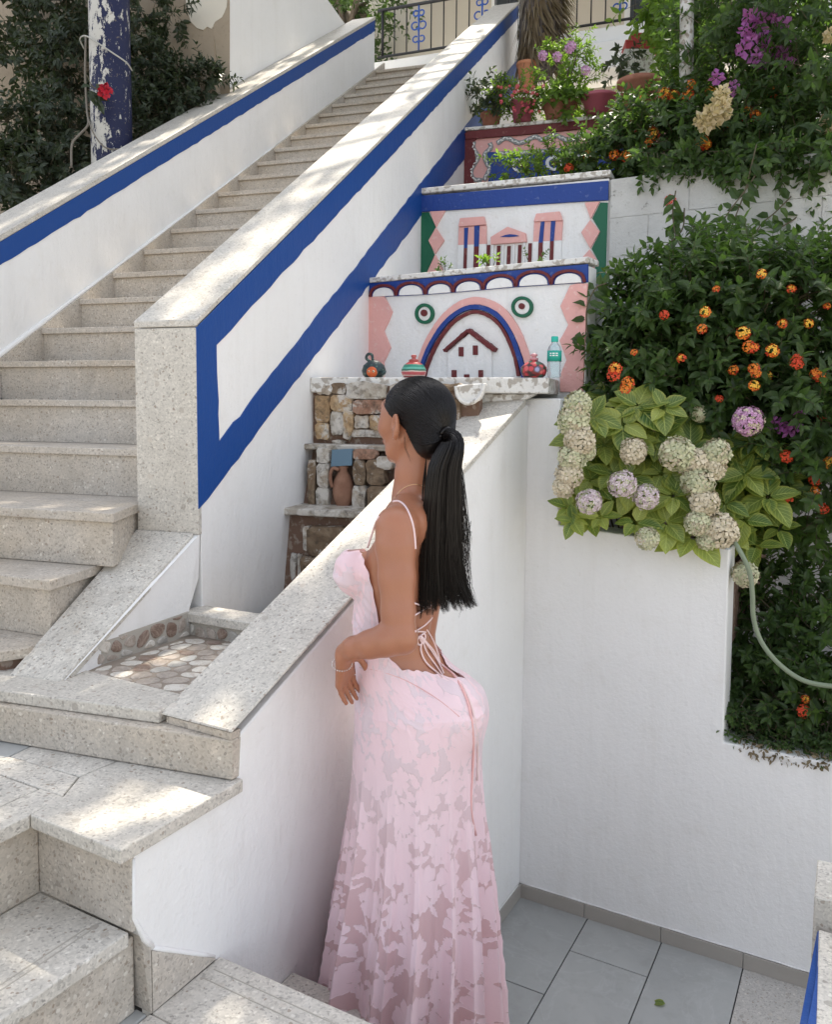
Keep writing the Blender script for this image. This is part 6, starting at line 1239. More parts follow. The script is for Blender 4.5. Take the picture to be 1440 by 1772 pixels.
def torso(G, k=.02):
    z = G.lo[2]+np.arange(G.n[2])*G.h; sel = (z > TZ[0]-.03) & (z < TZ[-1]+.02); zi = np.where(sel)[0]; zz = z[zi]
    cx, cy = np.interp(zz, TZ, cen[:, 0]), np.interp(zz, TZ, cen[:, 1]); a, b = np.interp(zz, TZ, TA), np.interp(zz, TZ, TB)
    x = (G.lo[0]+np.arange(G.n[0])*G.h)[:, None, None]; y = (G.lo[1]+np.arange(G.n[1])*G.h)[None, :, None]
    p = (x-cx)*Fb[0]+(y-cy)*Fb[1]; q = (x-cx)*Lb[0]+(y-cy)*Lb[1]
    e0 = np.sqrt((p/b)**2+(q/a)**2); e1 = np.sqrt((p/b**2)**2+(q/a**2)**2)+1e-5; f = e0*(e0-1)/e1
    cap = np.maximum(zz-TZ[-1], TZ[0]-zz)[None, None, :]; f = np.maximum(f, cap)
    # groove of the spine
    sp = np.exp(-(q/.016)**2)*(p < 0)*.007*np.clip((zz-zpx(1150))/.05, 0, 1); f = f+sp
    G.put((slice(None), slice(None), zi), f.astype(np.float32), k)
G = Grid(lo, hi, .0036)
torso(G)
B_ = lambda x, y, D: onD(x, y, D)
for c, R in ((B_(616, 990, 1.965), .047), (B_(642, 992, 2.10), .047)): G.ell(c, (R*1.0, R*1.05, R*1.08), (Fb, Lb, UPv), .025)
# buttocks
G.ell(B_(772, 1235, 1.95), (.088, .082, .095), (Fb, Lb, UPv), .04); G.ell(B_(790, 1232, 2.10), (.080, .080, .092), (Fb, Lb, UPv), .04)
torsoG = G.d.copy()
# shoulders, neck
G.chain([(B_(716, 872, 1.99), .045), (B_(700, 893, 1.93), .040), (B_(686, 912, 1.865), .046)], .03)
G.chain([(B_(722, 872, 2.03), .045), (B_(734, 893, 2.10), .038), (B_(742, 908, 2.16), .044)], .03)
G.chain([(B_(724, 775, 1.995), .050), (B_(718, 820, 1.995), .0455), (B_(715, 855, 2.0), .047), (B_(716, 885, 2.01), .056)], .018)
G.chain([(B_(740, 930, 1.93), .030), (B_(722, 900, 1.91), .030)], .04)      # shoulder blade
# near arm
G.chain([(B_(686, 912, 1.865), .047), (B_(685, 945, 1.85), .0455), (B_(687, 1000, 1.835), .0415), (B_(689, 1060, 1.82), .0375), (B_(692, 1100, 1.81), .0365)], .012)
G.chain([(B_(692, 1100, 1.81), .0365), (B_(668, 1108, 1.81), .0355), (B_(640, 1115, 1.82), .0305), (B_(612, 1121, 1.84), .0245), (B_(596, 1129, 1.855), .0215)], .014)
G.ell(B_(702, 1112, 1.81), (.022, .022, .022), (Fb, Lb, UPv), .02)
# far arm
G.chain([(B_(742, 908, 2.16), .044), (B_(735, 1000, 2.19), .038), (B_(720, 1090, 2.21), .034), (B_(670, 1120, 2.16), .029), (B_(655, 1138, 2.10), .022)], .014)
# head
HC = B_(722, 716, 1.995); loc = lambda f, l, u_: HC+Fh*f+Lh*l+UPv*u_
hx = (Fh, Lh, UPv)
G.ell(loc(-.002, 0, 0), (.092, .073, .082), hx, .01)
G.ell(loc(.040, 0, -.048), (.052, .056, .066), hx, .02); G.ell(loc(.052, 0, -.015), (.040, .058, .050), hx, .02)
G.chain([(loc(.005, .05, -.062), .016), (loc(.045, .034, -.093), .015), (loc(.072, .0, -.102), .017)], .018); G.chain([(loc(.005, -.05, -.062), .016), (loc(.045, -.034, -.093), .015), (loc(.072, .0, -.102), .017)], .018)
for s_ in (1, -1): G.ell(loc(.062, s_*.036, -.036), (.026, .022, .022), hx, .015); G.ell(loc(.088, s_*.030, -.008), (.010, .013, .009), hx, .006, 'sub')
G.chain([(loc(.088, 0, .002), .009), (loc(.102, 0, -.024), .0095), (loc(.108, 0, -.036), .0105)], .008)
for s_ in (1, -1): G.ell(loc(.097, s_*.010, -.040), (.010, .008, .008), hx, .006)
G.chain([(loc(.090, .018, -.068), .006), (loc(.097, 0, -.064), .0075), (loc(.090, -.018, -.068), .006)], .006); G.chain([(loc(.088, .014, -.076), .006), (loc(.094, 0, -.077), .008), (loc(.088, -.014, -.076), .006)], .006)
G.chain([(loc(.076, .03, .020), .008), (loc(.083, 0, .02), .008), (loc(.076, -.03, .020), .008)], .02)
for s_ in (1, -1):                                        # ears
    ea = (unit(Fh*.90-Lh*s_*.45), unit(Lh*s_+Fh*.45), unit(UPv-Fh*.15)); ec = loc(-.002, s_*.0785, -.030)
    G.ell(ec, (.0165, .006, .030), ea, .003); G.ell(ec+ea[1]*.008+Fh*.003+UPv*.003, (.0095, .007, .019), ea, .002, 'sub'); G.ell(ec+Fh*.004-UPv*.024, (.008, .005, .010), ea, .004)
    hel = [ec+ea[1]*.005+ea[0]*(.0145*math.cos(a_)-.0005)+ea[2]*(.028*math.sin(a_)) for a_ in np.linspace(-.3, 4.3, 12)]; G.chain([(q, .0034) for q in hel], .003); G.chain([(ec+ea[1]*.005+ea[0]*.006-ea[2]*.004, .003), (ec+ea[1]*.006-ea[0]*.004-ea[2]*.012, .003), (ec+ea[1]*.005-ea[0]*.006+ea[2]*.006, .0025)], .003)
# hands
def hand(wr, pc_, ax, side, curl, s_=1.0, thumb=1):
    ax = unit(ax); side = unit(side-ax*(ax@side)); nrm = np.cross(ax, side)
    for j in (-1, -.33, .33, 1): G.cone(wr+side*j*.012*s_, pc_+side*j*.027*s_+ax*.030*s_, .0145*s_, .0105*s_, .010)
    for j, (o, L) in enumerate(((1, .070), (.34, .078), (-.33, .073), (-1, .058))):
        p = pc_+side*o*.027*s_+ax*.034*s_; d = unit(ax+side*o*.03); r0 = .0082*s_
        for q, (fr, cu) in enumerate(((.45, curl), (.31, curl*1.6), (.24, curl*1.2))):
            d = unit(d+nrm*cu); p2 = p+d*L*fr*s_; G.cone(p, p2, r0, r0*.92, .0025 if q else .005); p = p2; r0 *= .91
    tb = wr+ax*.022*s_+side*.020*s_*thumb; t1_ = tb+unit(ax*.7+side*.7*thumb+nrm*.45)*.034*s_; t2_ = t1_+unit(ax+side*.15*thumb+nrm*.35)*.030*s_; t3_ = t2_+unit(ax+nrm*.2)*.022*s_
    G.cone(tb, t1_, .0125*s_, .0095*s_, .008); G.cone(t1_, t2_, .0092*s_, .0085*s_, .003); G.cone(t2_, t3_, .0085*s_, .007*s_, .003)
wr = B_(595, 1134, 1.857); pcn = B_(594, 1160, 1.880)
hand(wr, pcn, B_(607, 1196, 1.915)-wr, np.array([.50, .80, .25]), .12, .90)
wr2 = B_(655, 1138, 2.10); hand(wr2, B_(642, 1144, 2.075), B_(622, 1156, 2.03)-wr2, np.array([-.2, -.3, .9]), .2, .92)
# legs
G.chain([(B_(735, 1260, 1.95), .090), (B_(715, 1400, 1.94), .075), (B_(705, 1540, 1.95), .052), (B_(712, 1640, 1.98), .050), (B_(716, 1790, 2.0), .030), (B_(716, 1822, 2.0), .032)], .03)
G.chain([(B_(745, 1260, 2.09), .090), (B_(735, 1400, 2.09), .074), (B_(728, 1540, 2.09), .052), (B_(735, 1640, 2.1), .048), (B_(742, 1770, 2.12), .030), (B_(742, 1800, 2.12), .032)], .03)
for p in (B_(716, 1822, 2.0), B_(742, 1800, 2.12)):
    f0_ = np.array([p[0], p[1], .462]); G.chain([(f0_-Fb*.02, .030), (f0_+Fb*.08-ZZ*.006, .026), (f0_+Fb*.15-ZZ*.012, .020)], .02)
V_, Q_ = G.mesh(2)
wo_ = thing('person', 'woman with a long black ponytail in a pink floral gown, facing left', 'person', np.array([0.02, 2.03, .43]))
def m_skin():
    m = NT('tanned_skin'); f = m.noise(9, 4, .6); m.base(m.mix(m.ramp(f, [(.35, 0.0), (.7, .35)]), (.355, .150, .082), (.275, .108, .060)), .40, .5)
    m.b.inputs['Subsurface Weight'].default_value = .12; m.b.inputs['Subsurface Radius'].default_value = (.012, .005, .003); m.b.inputs['Subsurface Scale'].default_value = 1
    f3 = m.noise(3.2, 5, .65); m.b.inputs['Coat Weight'].default_value = .08; m.b.inputs['Coat Roughness'].default_value = .3
    m.l(m.mix(m.ramp(f3, [(.45, 0.0), (.75, .4)]), m.b.inputs['Base Color'].links[0].from_socket, (.43, .17, .105)), m.b.inputs['Base Color']); m.bump(m.mix(.5, m.noise(420, 3), m.noise(90, 4)), .16, .0012); return m.m
MAT['skin'] = m_skin()
bodyo = npmesh('body', V_, Q_, MAT['skin'], wo_)
bvhB = BVHTree.FromPolygons([tuple(p) for p in V_], Q_.tolist())
# ---- dress: one cloth from neckline to hem, shrunk onto the body above and free below
sk = np.array([(1200, 616, 823, .170), (1250, 613, 836, .178), (1300, 609, 837, .182), (1360, 604, 838, .19), (1420, 597, 842, .20), (1480, 587, 850, .22), (1560, 572, 858, .245), (1640, 561, 864, .265), (1722, 549, 870, .285), (1780, 541, 874, .30), (1836, 534, 878, .31)])
KZ = np.array([zpx(y) for y in sk[:, 0]]); kc = np.array([onD((l+r)/2, y, Dm) for y, l, r, a in sk]); kh = (sk[:, 2]-sk[:, 1])/2*Dm/F_PX
KB = np.sqrt(np.maximum(kh**2-(.39*sk[:, 3])**2, .04**2))/.92; KA = sk[:, 3]; o_ = np.argsort(KZ); KZ, kc, KB, KA = KZ[o_], kc[o_], KB[o_], KA[o_]
NPH, NR = 760, 480; ph = np.linspace(-math.pi, math.pi, NPH, endpoint=False)   # 0 = front, +90 deg = near side
adeg = np.abs(np.degrees(ph))
ytop = np.interp(adeg, [0, 20, 45, 62, 74, 84, 94, 104, 118, 140, 165, 180], [962, 954, 944, 946, 962, 1002, 1060, 1108, 1131, 1138, 1150, 1156])
ytop = ytop+np.where(adeg > 100, 2.0, 3.0)*np.sin(ph*31)*.5
zt_ = np.array([zpx(y) for y in ytop]); zh = zpx(1836)
tt = np.linspace(0, 1, NR)**1.15; Zg = zt_[None, :]+(zh-zt_[None, :])*tt[:, None]
dirx = np.cos(ph)[:, None]*Fb+np.sin(ph)[:, None]*Lb
ztab = np.sort(np.concatenate([TZ])); 
def tri_sample(F3, P):
    q = (P-lo)/G.h; i = np.clip(np.floor(q).astype(int), 0, np.array(F3.shape)-2); t = np.clip(q-i, 0, 1); out = 0
    for a in (0, 1):
        for b in (0, 1):
            for c in (0, 1): out = out+F3[i[..., 0]+a, i[..., 1]+b, i[..., 2]+c]*(t[..., 0] if a else 1-t[..., 0])*(t[..., 1] if b else 1-t[..., 1])*(t[..., 2] if c else 1-t[..., 2])
    return out
cx = np.interp(Zg, TZ, cen[:, 0]); cy = np.interp(Zg, TZ, cen[:, 1]); kx = np.interp(Zg, KZ, kc[:, 0]); ky = np.interp(Zg, KZ, kc[:, 1])
wk = np.clip((zpx(1180)-Zg)/(zpx(1180)-zpx(1260)), 0, 1); wk = wk*wk*(3-2*wk)
ox, oy = cx*(1-wk)+kx*wk, cy*(1-wk)+ky*wk
R1 = np.zeros_like(Zg); hit_ = np.zeros(Zg.shape, bool)
for r_m in np.arange(.30, .02, -.004):
    P = np.stack([ox+dirx[None, :, 0]*r_m, oy+dirx[None, :, 1]*r_m, Zg], -1); s_ = tri_sample(torsoG, P)-.0085; new = (s_ < 0) & ~hit_; R1[new] = r_m-s_[new]*0; hit_ |= new
R1 = np.where(hit_, R1, .09)
for _ in range(5): R1 = (R1+np.roll(R1, 1, 1)+np.roll(R1, -1, 1))/3; R1[1:-1] = (R1[1:-1]*2+R1[2:]+R1[:-2])/4
ka, kb = np.interp(Zg, KZ, KA), np.interp(Zg, KZ, KB); R2 = 1/np.sqrt((np.cos(ph)[None]/kb)**2+(np.sin(ph)[None]/ka)**2)
Rb = np.where(hit_, R1, 0)*np.clip((Zg-zpx(1400))/(zpx(1300)-zpx(1400)), 0, 1)+.0; R0 = R1*(1-wk)+R2*wk; dm_ = Rb-R0; R = R0+.5*(dm_+np.sqrt(dm_**2+.012**2))*(wk > 0)*np.clip(wk*4, 0, 1)
g_ = np.clip((zpx(1290)-Zg)/(zpx(1290)-zh), 0, 1)
ph2 = ph[None]+.10*np.sin(3*ph[None]+1.0)*g_+.05*np.sin(Zg*5)
fa = lambda k_, p_: 1-2*np.abs(np.sin(.5*(k_*ph2+p_)))**.75
fold = .95*fa(15, 1.1+Zg*.6)+.40*fa(24, 2.6+Zg*1.4)+.35*np.sin(7*ph2+.9)+.08*np.sin(41*ph2+Zg*3)
wz = np.clip((zpx(1215)-Zg)/.05, 0, 1)*np.clip((Zg-zpx(1480))/.10, 0, 1); Rs = R.copy()
for _ in range(120): Rs[1:-1] = (Rs[:-2]+Rs[1:-1]*1.0+Rs[2:])/3
for _ in range(3):
    Rs = np.maximum(Rs, R-.004)
    for _k in range(30): Rs[1:-1] = (Rs[:-2]+Rs[1:-1]+Rs[2:])/3
R = R*(1-wz)+Rs*wz
R = R+fold*(.040*g_**1.0)
# ruching on the bodice side and soft wrinkles over the hip
rch = np.exp(-((Zg-zpx(1078))/.055)**2); R = R+rch*(.0010*np.sin(Zg*270+6*np.sin(ph[None]*5))+.0015*np.sin(Zg*210+ph[None]*17))
cupf = np.exp(-((Zg-zpx(985))/.05)**2)*(adeg[None] < 90); R = R+cupf*(.0020*np.sin(ph[None]*27+Zg*60)+.0018*np.sin(Zg*150+ph[None]*9))
topr = np.clip(1-(zt_[None]-Zg)/.012, 0, 1)*(adeg[None] < 80); R = R+topr*(.003+.003*np.sin(ph[None]*40))
sheet = np.stack([ox+dirx[None, :, 0]*R, oy+dirx[None, :, 1]*R, Zg], -1)
NP1 = NPH; V2 = sheet.reshape(-1, 3); ii, jj = np.meshgrid(np.arange(NR-1), np.arange(NPH), indexing='ij'); j2 = (jj+1) % NPH
Q2 = np.stack([ii*NPH+jj, ii*NPH+j2, (ii+1)*NPH+j2, (ii+1)*NPH+jj], -1).reshape(-1, 4)
def lace_field(U, Z_):                                     # woven flowers, leaves and sprays: >0 on the pile
    r = np.random.default_rng(77); K_ = np.full(U.shape, -1.0); L = U.max(); zlo, zhi = Z_.min(), Z_.max(); placed = []
    def stamp(cx, cz, rad, fn):
        m = (np.abs(U-cx) < rad*1.3) & (np.abs(Z_-cz) < rad*1.3)
        if not m.any(): return
        x, y = U[m]-cx, Z_[m]-cz; K_[m] = np.maximum(K_[m], fn(x, y))
    def flower(R_, a0, pet, s1):
        def f(x, y):
            r_ = np.hypot(x, y); t = np.arctan2(y, x)+a0; ed = .70+.30*np.abs(np.sin(pet*t/2))**.55+.045*np.sin(11*t+s1)+.03*np.sin(19*t+2*s1)
            k = (ed*R_-r_); cr = np.abs(((t*pet/(2*math.pi)+.0) % 1)-.0); cr = np.minimum(cr, 1-cr)*r_*2*math.pi/pet
            return np.where((cr < .0013) & (r_ > .45*R_), -.001, k)
        return f
    def leaf(R_, a0, wd):
        def f(x, y):
            p = x*math.cos(a0)+y*math.sin(a0); q = -x*math.sin(a0)+y*math.cos(a0); t = p/R_
            return wd*np.maximum(0, 1-t*t)*(1+.22*np.sin(t*16))-np.abs(q)-np.maximum(0, np.abs(p)-R_)
        return f
    for _ in range(9000):
        x, z, R_ = r.uniform(0, L), r.uniform(zlo, zhi), r.uniform(.034, .058)
        if all(min(abs(x-a), L-abs(x-a))**2+(z-b)**2 > ((R_+c)*.86)**2 for a, b, c in placed):
            placed.append((x, z, R_)); a0 = r.uniform(0, 6.28); s1 = r.uniform(0, 6)
            for dx in (-L, 0, L): stamp(x+dx, z, R_, flower(R_, a0, int(r.integers(4, 7)), s1))
            for _k in range(int(r.integers(2, 5))):
                a1 = r.uniform(0, 6.28); l_ = r.uniform(.016, .028); stamp(x+math.cos(a1)*(R_+l_*.7), z+math.sin(a1)*(R_+l_*.7), l_, leaf(l_, a1, r.uniform(.006, .010)))
    for _ in range(900):
        x, z = r.uniform(0, L), r.uniform(zlo, zhi); l_ = r.uniform(.010, .020); stamp(x, z, l_, leaf(l_, r.uniform(0, 6.28), r.uniform(.0035, .007)))
    return K_
def m_dress():
    m = NT('burnout_floral_fabric'); uv = m.n('ShaderNodeUVMap').outputs[0]; at = m.n('ShaderNodeAttribute'); at.attribute_name = 'lace'
    k = m.math('ADD', at.outputs['Fac'], m.math('MULTIPLY', m.math('SUBTRACT', m.noise(160, 4, .7, uv), .5), .0035))
    kk = m.math('MULTIPLY', k, 100.0); msk = m.ramp(kk, [(0, 0.0), (.10, 1.0)]); rim = m.ramp(kk, [(0, 0.0), (.08, 1.0), (.28, .0)])
    sx = m.n('ShaderNodeSeparateXYZ'); m.l(uv, sx.inputs[0]); up_ = m.ramp(sx.outputs[1], [(.85, 0.0), (1.35, 1.0)]) if False else m.ramp(m.math('MULTIPLY', m.math('SUBTRACT', sx.outputs[1], .6), 1.0), [(.25, 0.0), (.70, 1.0)])
    sheer = m.mix(up_, (.73, .495, .51), (.83, .69, .74)); solid = m.mix(m.noise(5, 3, .5, uv), (.90, .645, .69), (.92, .74, .79))
    col = m.mix(msk, sheer, solid); col = m.mix(m.math('MULTIPLY', rim, .35), col, (.95, .84, .87))
    m.base(col, .62, .25); m.b.inputs['Sheen Weight'].default_value = .3; m.b.inputs['Sheen Roughness'].default_value = .4
    n1 = m.bump(m.ramp(kk, [(-.0, 0.0), (.2, 1.0)]), .6, .0018)
    b2 = m.n('ShaderNodeBump'); b2.inputs['Strength'].default_value = .4; b2.inputs['Distance'].default_value = .004; m.l(m.noise(14, 5, .6, uv), b2.inputs['Height']); m.l(n1, b2.inputs['Normal']); m.l(b2.outputs[0], m.b.inputs['Normal'])
    tr = m.n('ShaderNodeBsdfTranslucent'); m.l(m.mix(.4, col, (.98, .55, .52)), tr.inputs[0]); mx = m.n('ShaderNodeMixShader'); mx.inputs[0].default_value = .16; m.l(m.b.outputs[0], mx.inputs[1]); m.l(tr.outputs[0], mx.inputs[2])
    tp = m.n('ShaderNodeBsdfTransparent'); tp.inputs[0].default_value = (.95, .85, .86, 1); m2 = m.n('ShaderNodeMixShader'); m.l(m.math('MULTIPLY', m.math('SUBTRACT', 1.0, msk), m.math('MULTIPLY_ADD', up_, -.05, .08)), m2.inputs[0]); m.l(mx.outputs[0], m2.inputs[1]); m.l(tp.outputs[0], m2.inputs[2]); m.l(m2.outputs[0], m.out.inputs[0]); return m.m
MAT['dress'] = m_dress()
dro = npmesh('dress', V2, Q2, MAT['dress'], wo_)
uvl = dro.data.uv_layers.new(name='UVMap'); arc = np.cumsum(np.linalg.norm(np.diff(sheet[NR//2], axis=0, append=sheet[NR//2][:1]), axis=1)); arc = np.concatenate([[0], arc])
jcol = np.stack([jj, jj+1, jj+1, jj], -1).reshape(-1); icol = np.stack([ii, ii, ii+1, ii+1], -1).reshape(-1); zv = Zg[icol, jcol % NPH]
uvl.data.foreach_set('uv', np.stack([arc[jcol]*(.85+.3*np.clip((1.2-zv), 0, 1)), zv], 1).astype(np.float32).ravel())
Lf = arc[-1]; Ug = np.broadcast_to((arc[:-1])[None], Zg.shape)*1.0; lace = lace_field(Ug.copy(), Zg.copy())
la2 = dro.data.attributes.new('lace', 'FLOAT', 'POINT'); la2.data.foreach_set('value', lace.reshape(-1).astype(np.float32))
bvhD = BVHTree.FromPolygons([tuple(p) for p in V2], Q2.tolist())
def hit(x, y, lift=.002, tree=None):
    d = Vector(unit(ray(x, y))); best = None
    for t in ([bvhB, bvhD] if tree is None else [tree]):
        q = t.ray_cast(Vector(CAM), d)
        if q[0] is not None and (best is None or q[3] < best[3]): best = q
    if best is None: return None
    return np.array(best[0])-np.array(d)*lift
def onbody(name, pts, r_, mat, k=4, lift=.0015, tree=None, n_=6, fallD=1.9, rad=None):
    P = spline([np.array((x, y, 0.)) for x, y in pts], k); H = []
    for q in P:
        h_ = hit(q[0], q[1], lift, tree); H.append(onD(q[0], q[1], (H[-1][1] if H else fallD)) if h_ is None else h_)
    for _ in range(2): H = [H[0]]+[(H[i-1]+H[i]*2+H[i+1])/4 for i in range(1, len(H)-1)]+[H[-1]]
    return tube(name, H, rad or r_, mat, wo_, n_)
MAT['strap'] = m_plain('pale_pink_cord', (.80, .62, .62), .5)
onbody('strap', [(680, 868), (690, 867), (699, 873), (706, 884), (712, 899), (716, 915), (718, 932), (719, 950)], .0026, MAT['strap'])
onbody('strap', [(636, 948), (640, 935), (645, 920), (650, 905), (656, 893)], .0026, MAT['strap'], lift=.001, fallD=1.97)
for pts in ([(718, 1044), (732, 1049), (750, 1054)], [(719, 1064), (734, 1055), (748, 1046)], [(719, 1092), (733, 1084), (742, 1076), (748, 1069)], [(719, 1093), (728, 1093), (737, 1094)], [(739, 1090), (748, 1105), (756, 1125), (762, 1148)]):
    onbody('lacing_cord', pts, .0020, MAT['strap'])
for pts in ([(728, 1100), (722, 1106), (724, 1116), (730, 1114), (731, 1104), (728, 1099)], [(728, 1100), (735, 1096), (736, 1106), (731, 1113), (727, 1106)], [(730, 1112), (728, 1125), (736, 1145), (752, 1160), (766, 1171)], [(732, 1110), (738, 1128), (752, 1148), (766, 1168)], [(733, 1108), (744, 1122), (757, 1142), (768, 1165)], [(734, 1107), (750, 1125), (762, 1148)]):
    onbody('bow_cord', pts, .0023, MAT['strap'], lift=.004)
onbody('bow_knot', [(726, 1101), (729, 1104), (732, 1107)], .006, MAT['strap'], lift=.004)
MAT['cordp'] = m_plain('rose_cord', (.78, .45, .44), .6)
onbody('long_cord', [(762, 1148), (785, 1168), (802, 1195), (814, 1230), (820, 1280), (818, 1340), (815, 1400), (824, 1445)], .0028, MAT['cordp'], lift=.003)
onbody('long_cord', [(764, 1150), (791, 1172), (808, 1200), (820, 1235), (827, 1290), (826, 1350)], .0028, MAT['strap'], lift=.003)
onbody('waist_seam', [(622, 1155), (650, 1160), (690, 1172), (730, 1192), (765, 1215), (795, 1240)], .0011, MAT['cordp'], lift=.0002, tree=bvhD)
# necklace and bracelet
MAT['gold'] = m_plain('thin_gold', (.75, .50, .30), .3, .5, .9); MAT['silver'] = m_plain('silver_beads', (.75, .72, .66), .25, .5, .9)
onbody('necklace', [(683, 862), (692, 850), (705, 841), (720, 838), (736, 842)], .0009, MAT['gold'], lift=.0005)
bc = B_(592, 1149, 1.868); bax = unit(wr-pcn+np.array([0, 0, .0])); b1 = unit(np.cross(bax, [0, 1, 0])); b2 = np.cross(bax, b1); bb = MB()
for k in range(26):
    a = 2*math.pi*k/26; p = bc+b1*.0225*math.cos(a)+b2*.0265*math.sin(a)+bax*.004*math.sin(a); r5 = .0022
    bb.add([p+np.array(q)*r5 for q in ((1, 0, 0), (-1, 0, 0), (0, 1, 0), (0, -1, 0), (0, 0, 1), (0, 0, -1))], [[0, 2, 4], [2, 1, 4], [1, 3, 4], [3, 0, 4], [2, 0, 5], [1, 2, 5], [3, 1, 5], [0, 3, 5]])
bb.build('bracelet', MAT['silver'], wo_)
# ---- hair: sleek cap, band, ponytail
MAT['hair'] = NT('black_hair'); f = MAT['hair'].noise(3, 3); MAT['hair'].base(MAT['hair'].mix(f, (.003, .0024, .0026), (.009, .0065, .0062)), .30, .32); MAT['hair'] = MAT['hair'].m
H_ = Grid(HC-.16, HC+.16, .003)
H_.ell(loc(-.006, 0, .003), (.096, .079, .087), hx, .01); H_.ell(loc(-.045, 0, -.045), (.050, .060, .055), hx, .02); H_.ell(loc(-.050, 0, -.072), (.036, .045, .034), hx, .03)
X_, Y_, Z_ = [H_.lo[i]+np.arange(H_.n[i])*H_.h for i in range(3)]; X_, Y_, Z_ = np.meshgrid(X_, Y_, Z_, indexing='ij')
fq = (X_-HC[0])*Fh[0]+(Y_-HC[1])*Fh[1]; uq = Z_-HC[2]; lq = np.abs((X_-HC[0])*Lh[0]+(Y_-HC[1])*Lh[1])
fl = np.interp(uq, [-.13, -.115, -.09, -.06, -.035, -.015, .0, .02, .04, .06, .12], [-.045, -.042, -.034, -.026, -.020, .004, .030, .047, .060, .070, .070])
fl = fl+np.clip(.06-lq, 0, .06)*.25*(uq > .03); H_.d = np.maximum(H_.d, ((fq-fl)*.85).astype(np.float32))
Vh, Qh = H_.mesh(7); npmesh('hair_cap', Vh, Qh, MAT['hair'], wo_)
bvhH = BVHTree.FromPolygons([tuple(p) for p in np.concatenate([Vh, V_])], Qh.tolist()+(Q_+len(Vh)).tolist()); TIE = B_(771, 752, 1.925)
def strands(name, paths, rad, mat=None, taper=.25):
    Vv = []; Qv = []; base = 0
    for P, r0 in zip(paths, rad):
        P = np.array(P); m = len(P); T = np.gradient(P, axis=0); T /= np.linalg.norm(T, axis=1)[:, None]+1e-9; A_ = np.cross(T, [.3, -.9, .2]); A_ /= np.linalg.norm(A_, axis=1)[:, None]+1e-9; B2 = np.cross(T, A_)
        rr_ = r0*(1-(1-taper)*np.linspace(0, 1, m)**3)[:, None]
        for k in range(3): a = 2.094*k; Vv.append(P+rr_*(math.cos(a)*A_+math.sin(a)*B2))
        idx = np.arange(m-1)
        for k in range(3): k2 = (k+1) % 3; Qv.append(base+np.stack([k*m+idx, k2*m+idx, k2*m+idx+1, k*m+idx+1], 1))
        base += 3*m
    o = npmesh(name, np.concatenate(Vv), np.concatenate(Qv), mat or MAT['hair'], wo_); o['kind'] = 'stuff'; return o
r = np.random.default_rng(5); paths = []; rad = []; dt = unit(TIE-HC)
for i in range(2000):
    uu = r.uniform(-.10, .10); ll = r.uniform(-1, 1); d0 = unit(Fh*(np.interp(uu, [-.1, -.03, .0, .04, .1], [-.33, .0, .40, .80, .78])+r.uniform(-.25, .06))+Lh*(1.0 if ll > -.3 else -1)*r.uniform(.15 if uu > .03 else .8, 1)+UPv*uu*9)
    if i > 700:
        d0 = rndunit(1, r)[0]; d0 = unit(d0+UPv*.5+Fh*.1)
        if d0@dt > .9 or d0[2] < -.5: continue
    t = np.linspace(r.uniform(0, .25) if i <= 700 else 0, r.uniform(.8, 1), 12); om = math.acos(np.clip(d0@dt, -.99, .99)); P = []
    for s_ in t:
        d = (math.sin((1-s_)*om)*d0+math.sin(s_*om)*dt)/math.sin(om); q = bvhH.ray_cast(Vector(HC+d*.2), Vector(-d))
        if q[0] is not None and (np.array(q[0])-HC)@d > .03 and (q[2] < len(Qh) or ((q[0][2]-HC[2]) > .012 and i <= 700 and s_ < .3)): P.append(np.array(q[0])+d*r.uniform(-.0002, .0012))
    if len(P) > 5: paths.append(P); rad.append(r.uniform(.0006, .0013))
strands('hair_strands', paths, rad, taper=.5)
tube('hair_band', [TIE+unit(np.cross(dt, ZZ))*.015*math.cos(a)+unit(np.cross(np.cross(dt, ZZ), dt))*.017*math.sin(a) for a in np.linspace(0, 2*math.pi, 20)], .0042, MAT['hair'], wo_, 8)
pt = [(767, 757, 20, 1.93), (777, 755, 26, 1.915), (784, 768, 36, 1.90), (771, 808, 52, 1.895), (767, 850, 56, 1.895), (765, 900, 58, 1.90), (764, 950, 60, 1.905), (766, 1000, 68, 1.91), (770, 1035, 80, 1.91), (776, 1064, 88, 1.91)]
pp = np.array([B_(x, y, D) for x, y, wd, D in pt]); pw = np.array([wd*1.92/F_PX/2 for _, _, wd, _ in pt]); pd_ = np.array([.016, .024, .028, .026, .024, .022, .021, .020, .018, .015])
sp_ = np.array(spline(list(pp), 4)); tw = np.linspace(0, 1, len(sp_)); pw_ = np.interp(tw, np.linspace(0, 1, len(pw)), pw); pdp = np.interp(tw, np.linspace(0, 1, len(pw)), pd_)
side = np.array([1., 0, 0]); dep = np.array([0, 1., 0]); paths = []; rad = []
NC = 75; cl = []
for j in range(NC):
    a = r.uniform(0, 6.28); q = math.sqrt(r.uniform(.05, 1)); fx = math.cos(a)*q; cl.append((fx, math.sin(a)*q, np.clip(1.0-abs(r.normal(0, .055))-.08*max(0, -fx)*r.random(), .74, 1), r.normal(0, .16), r.uniform(2, 5), r.uniform(0, 6)))
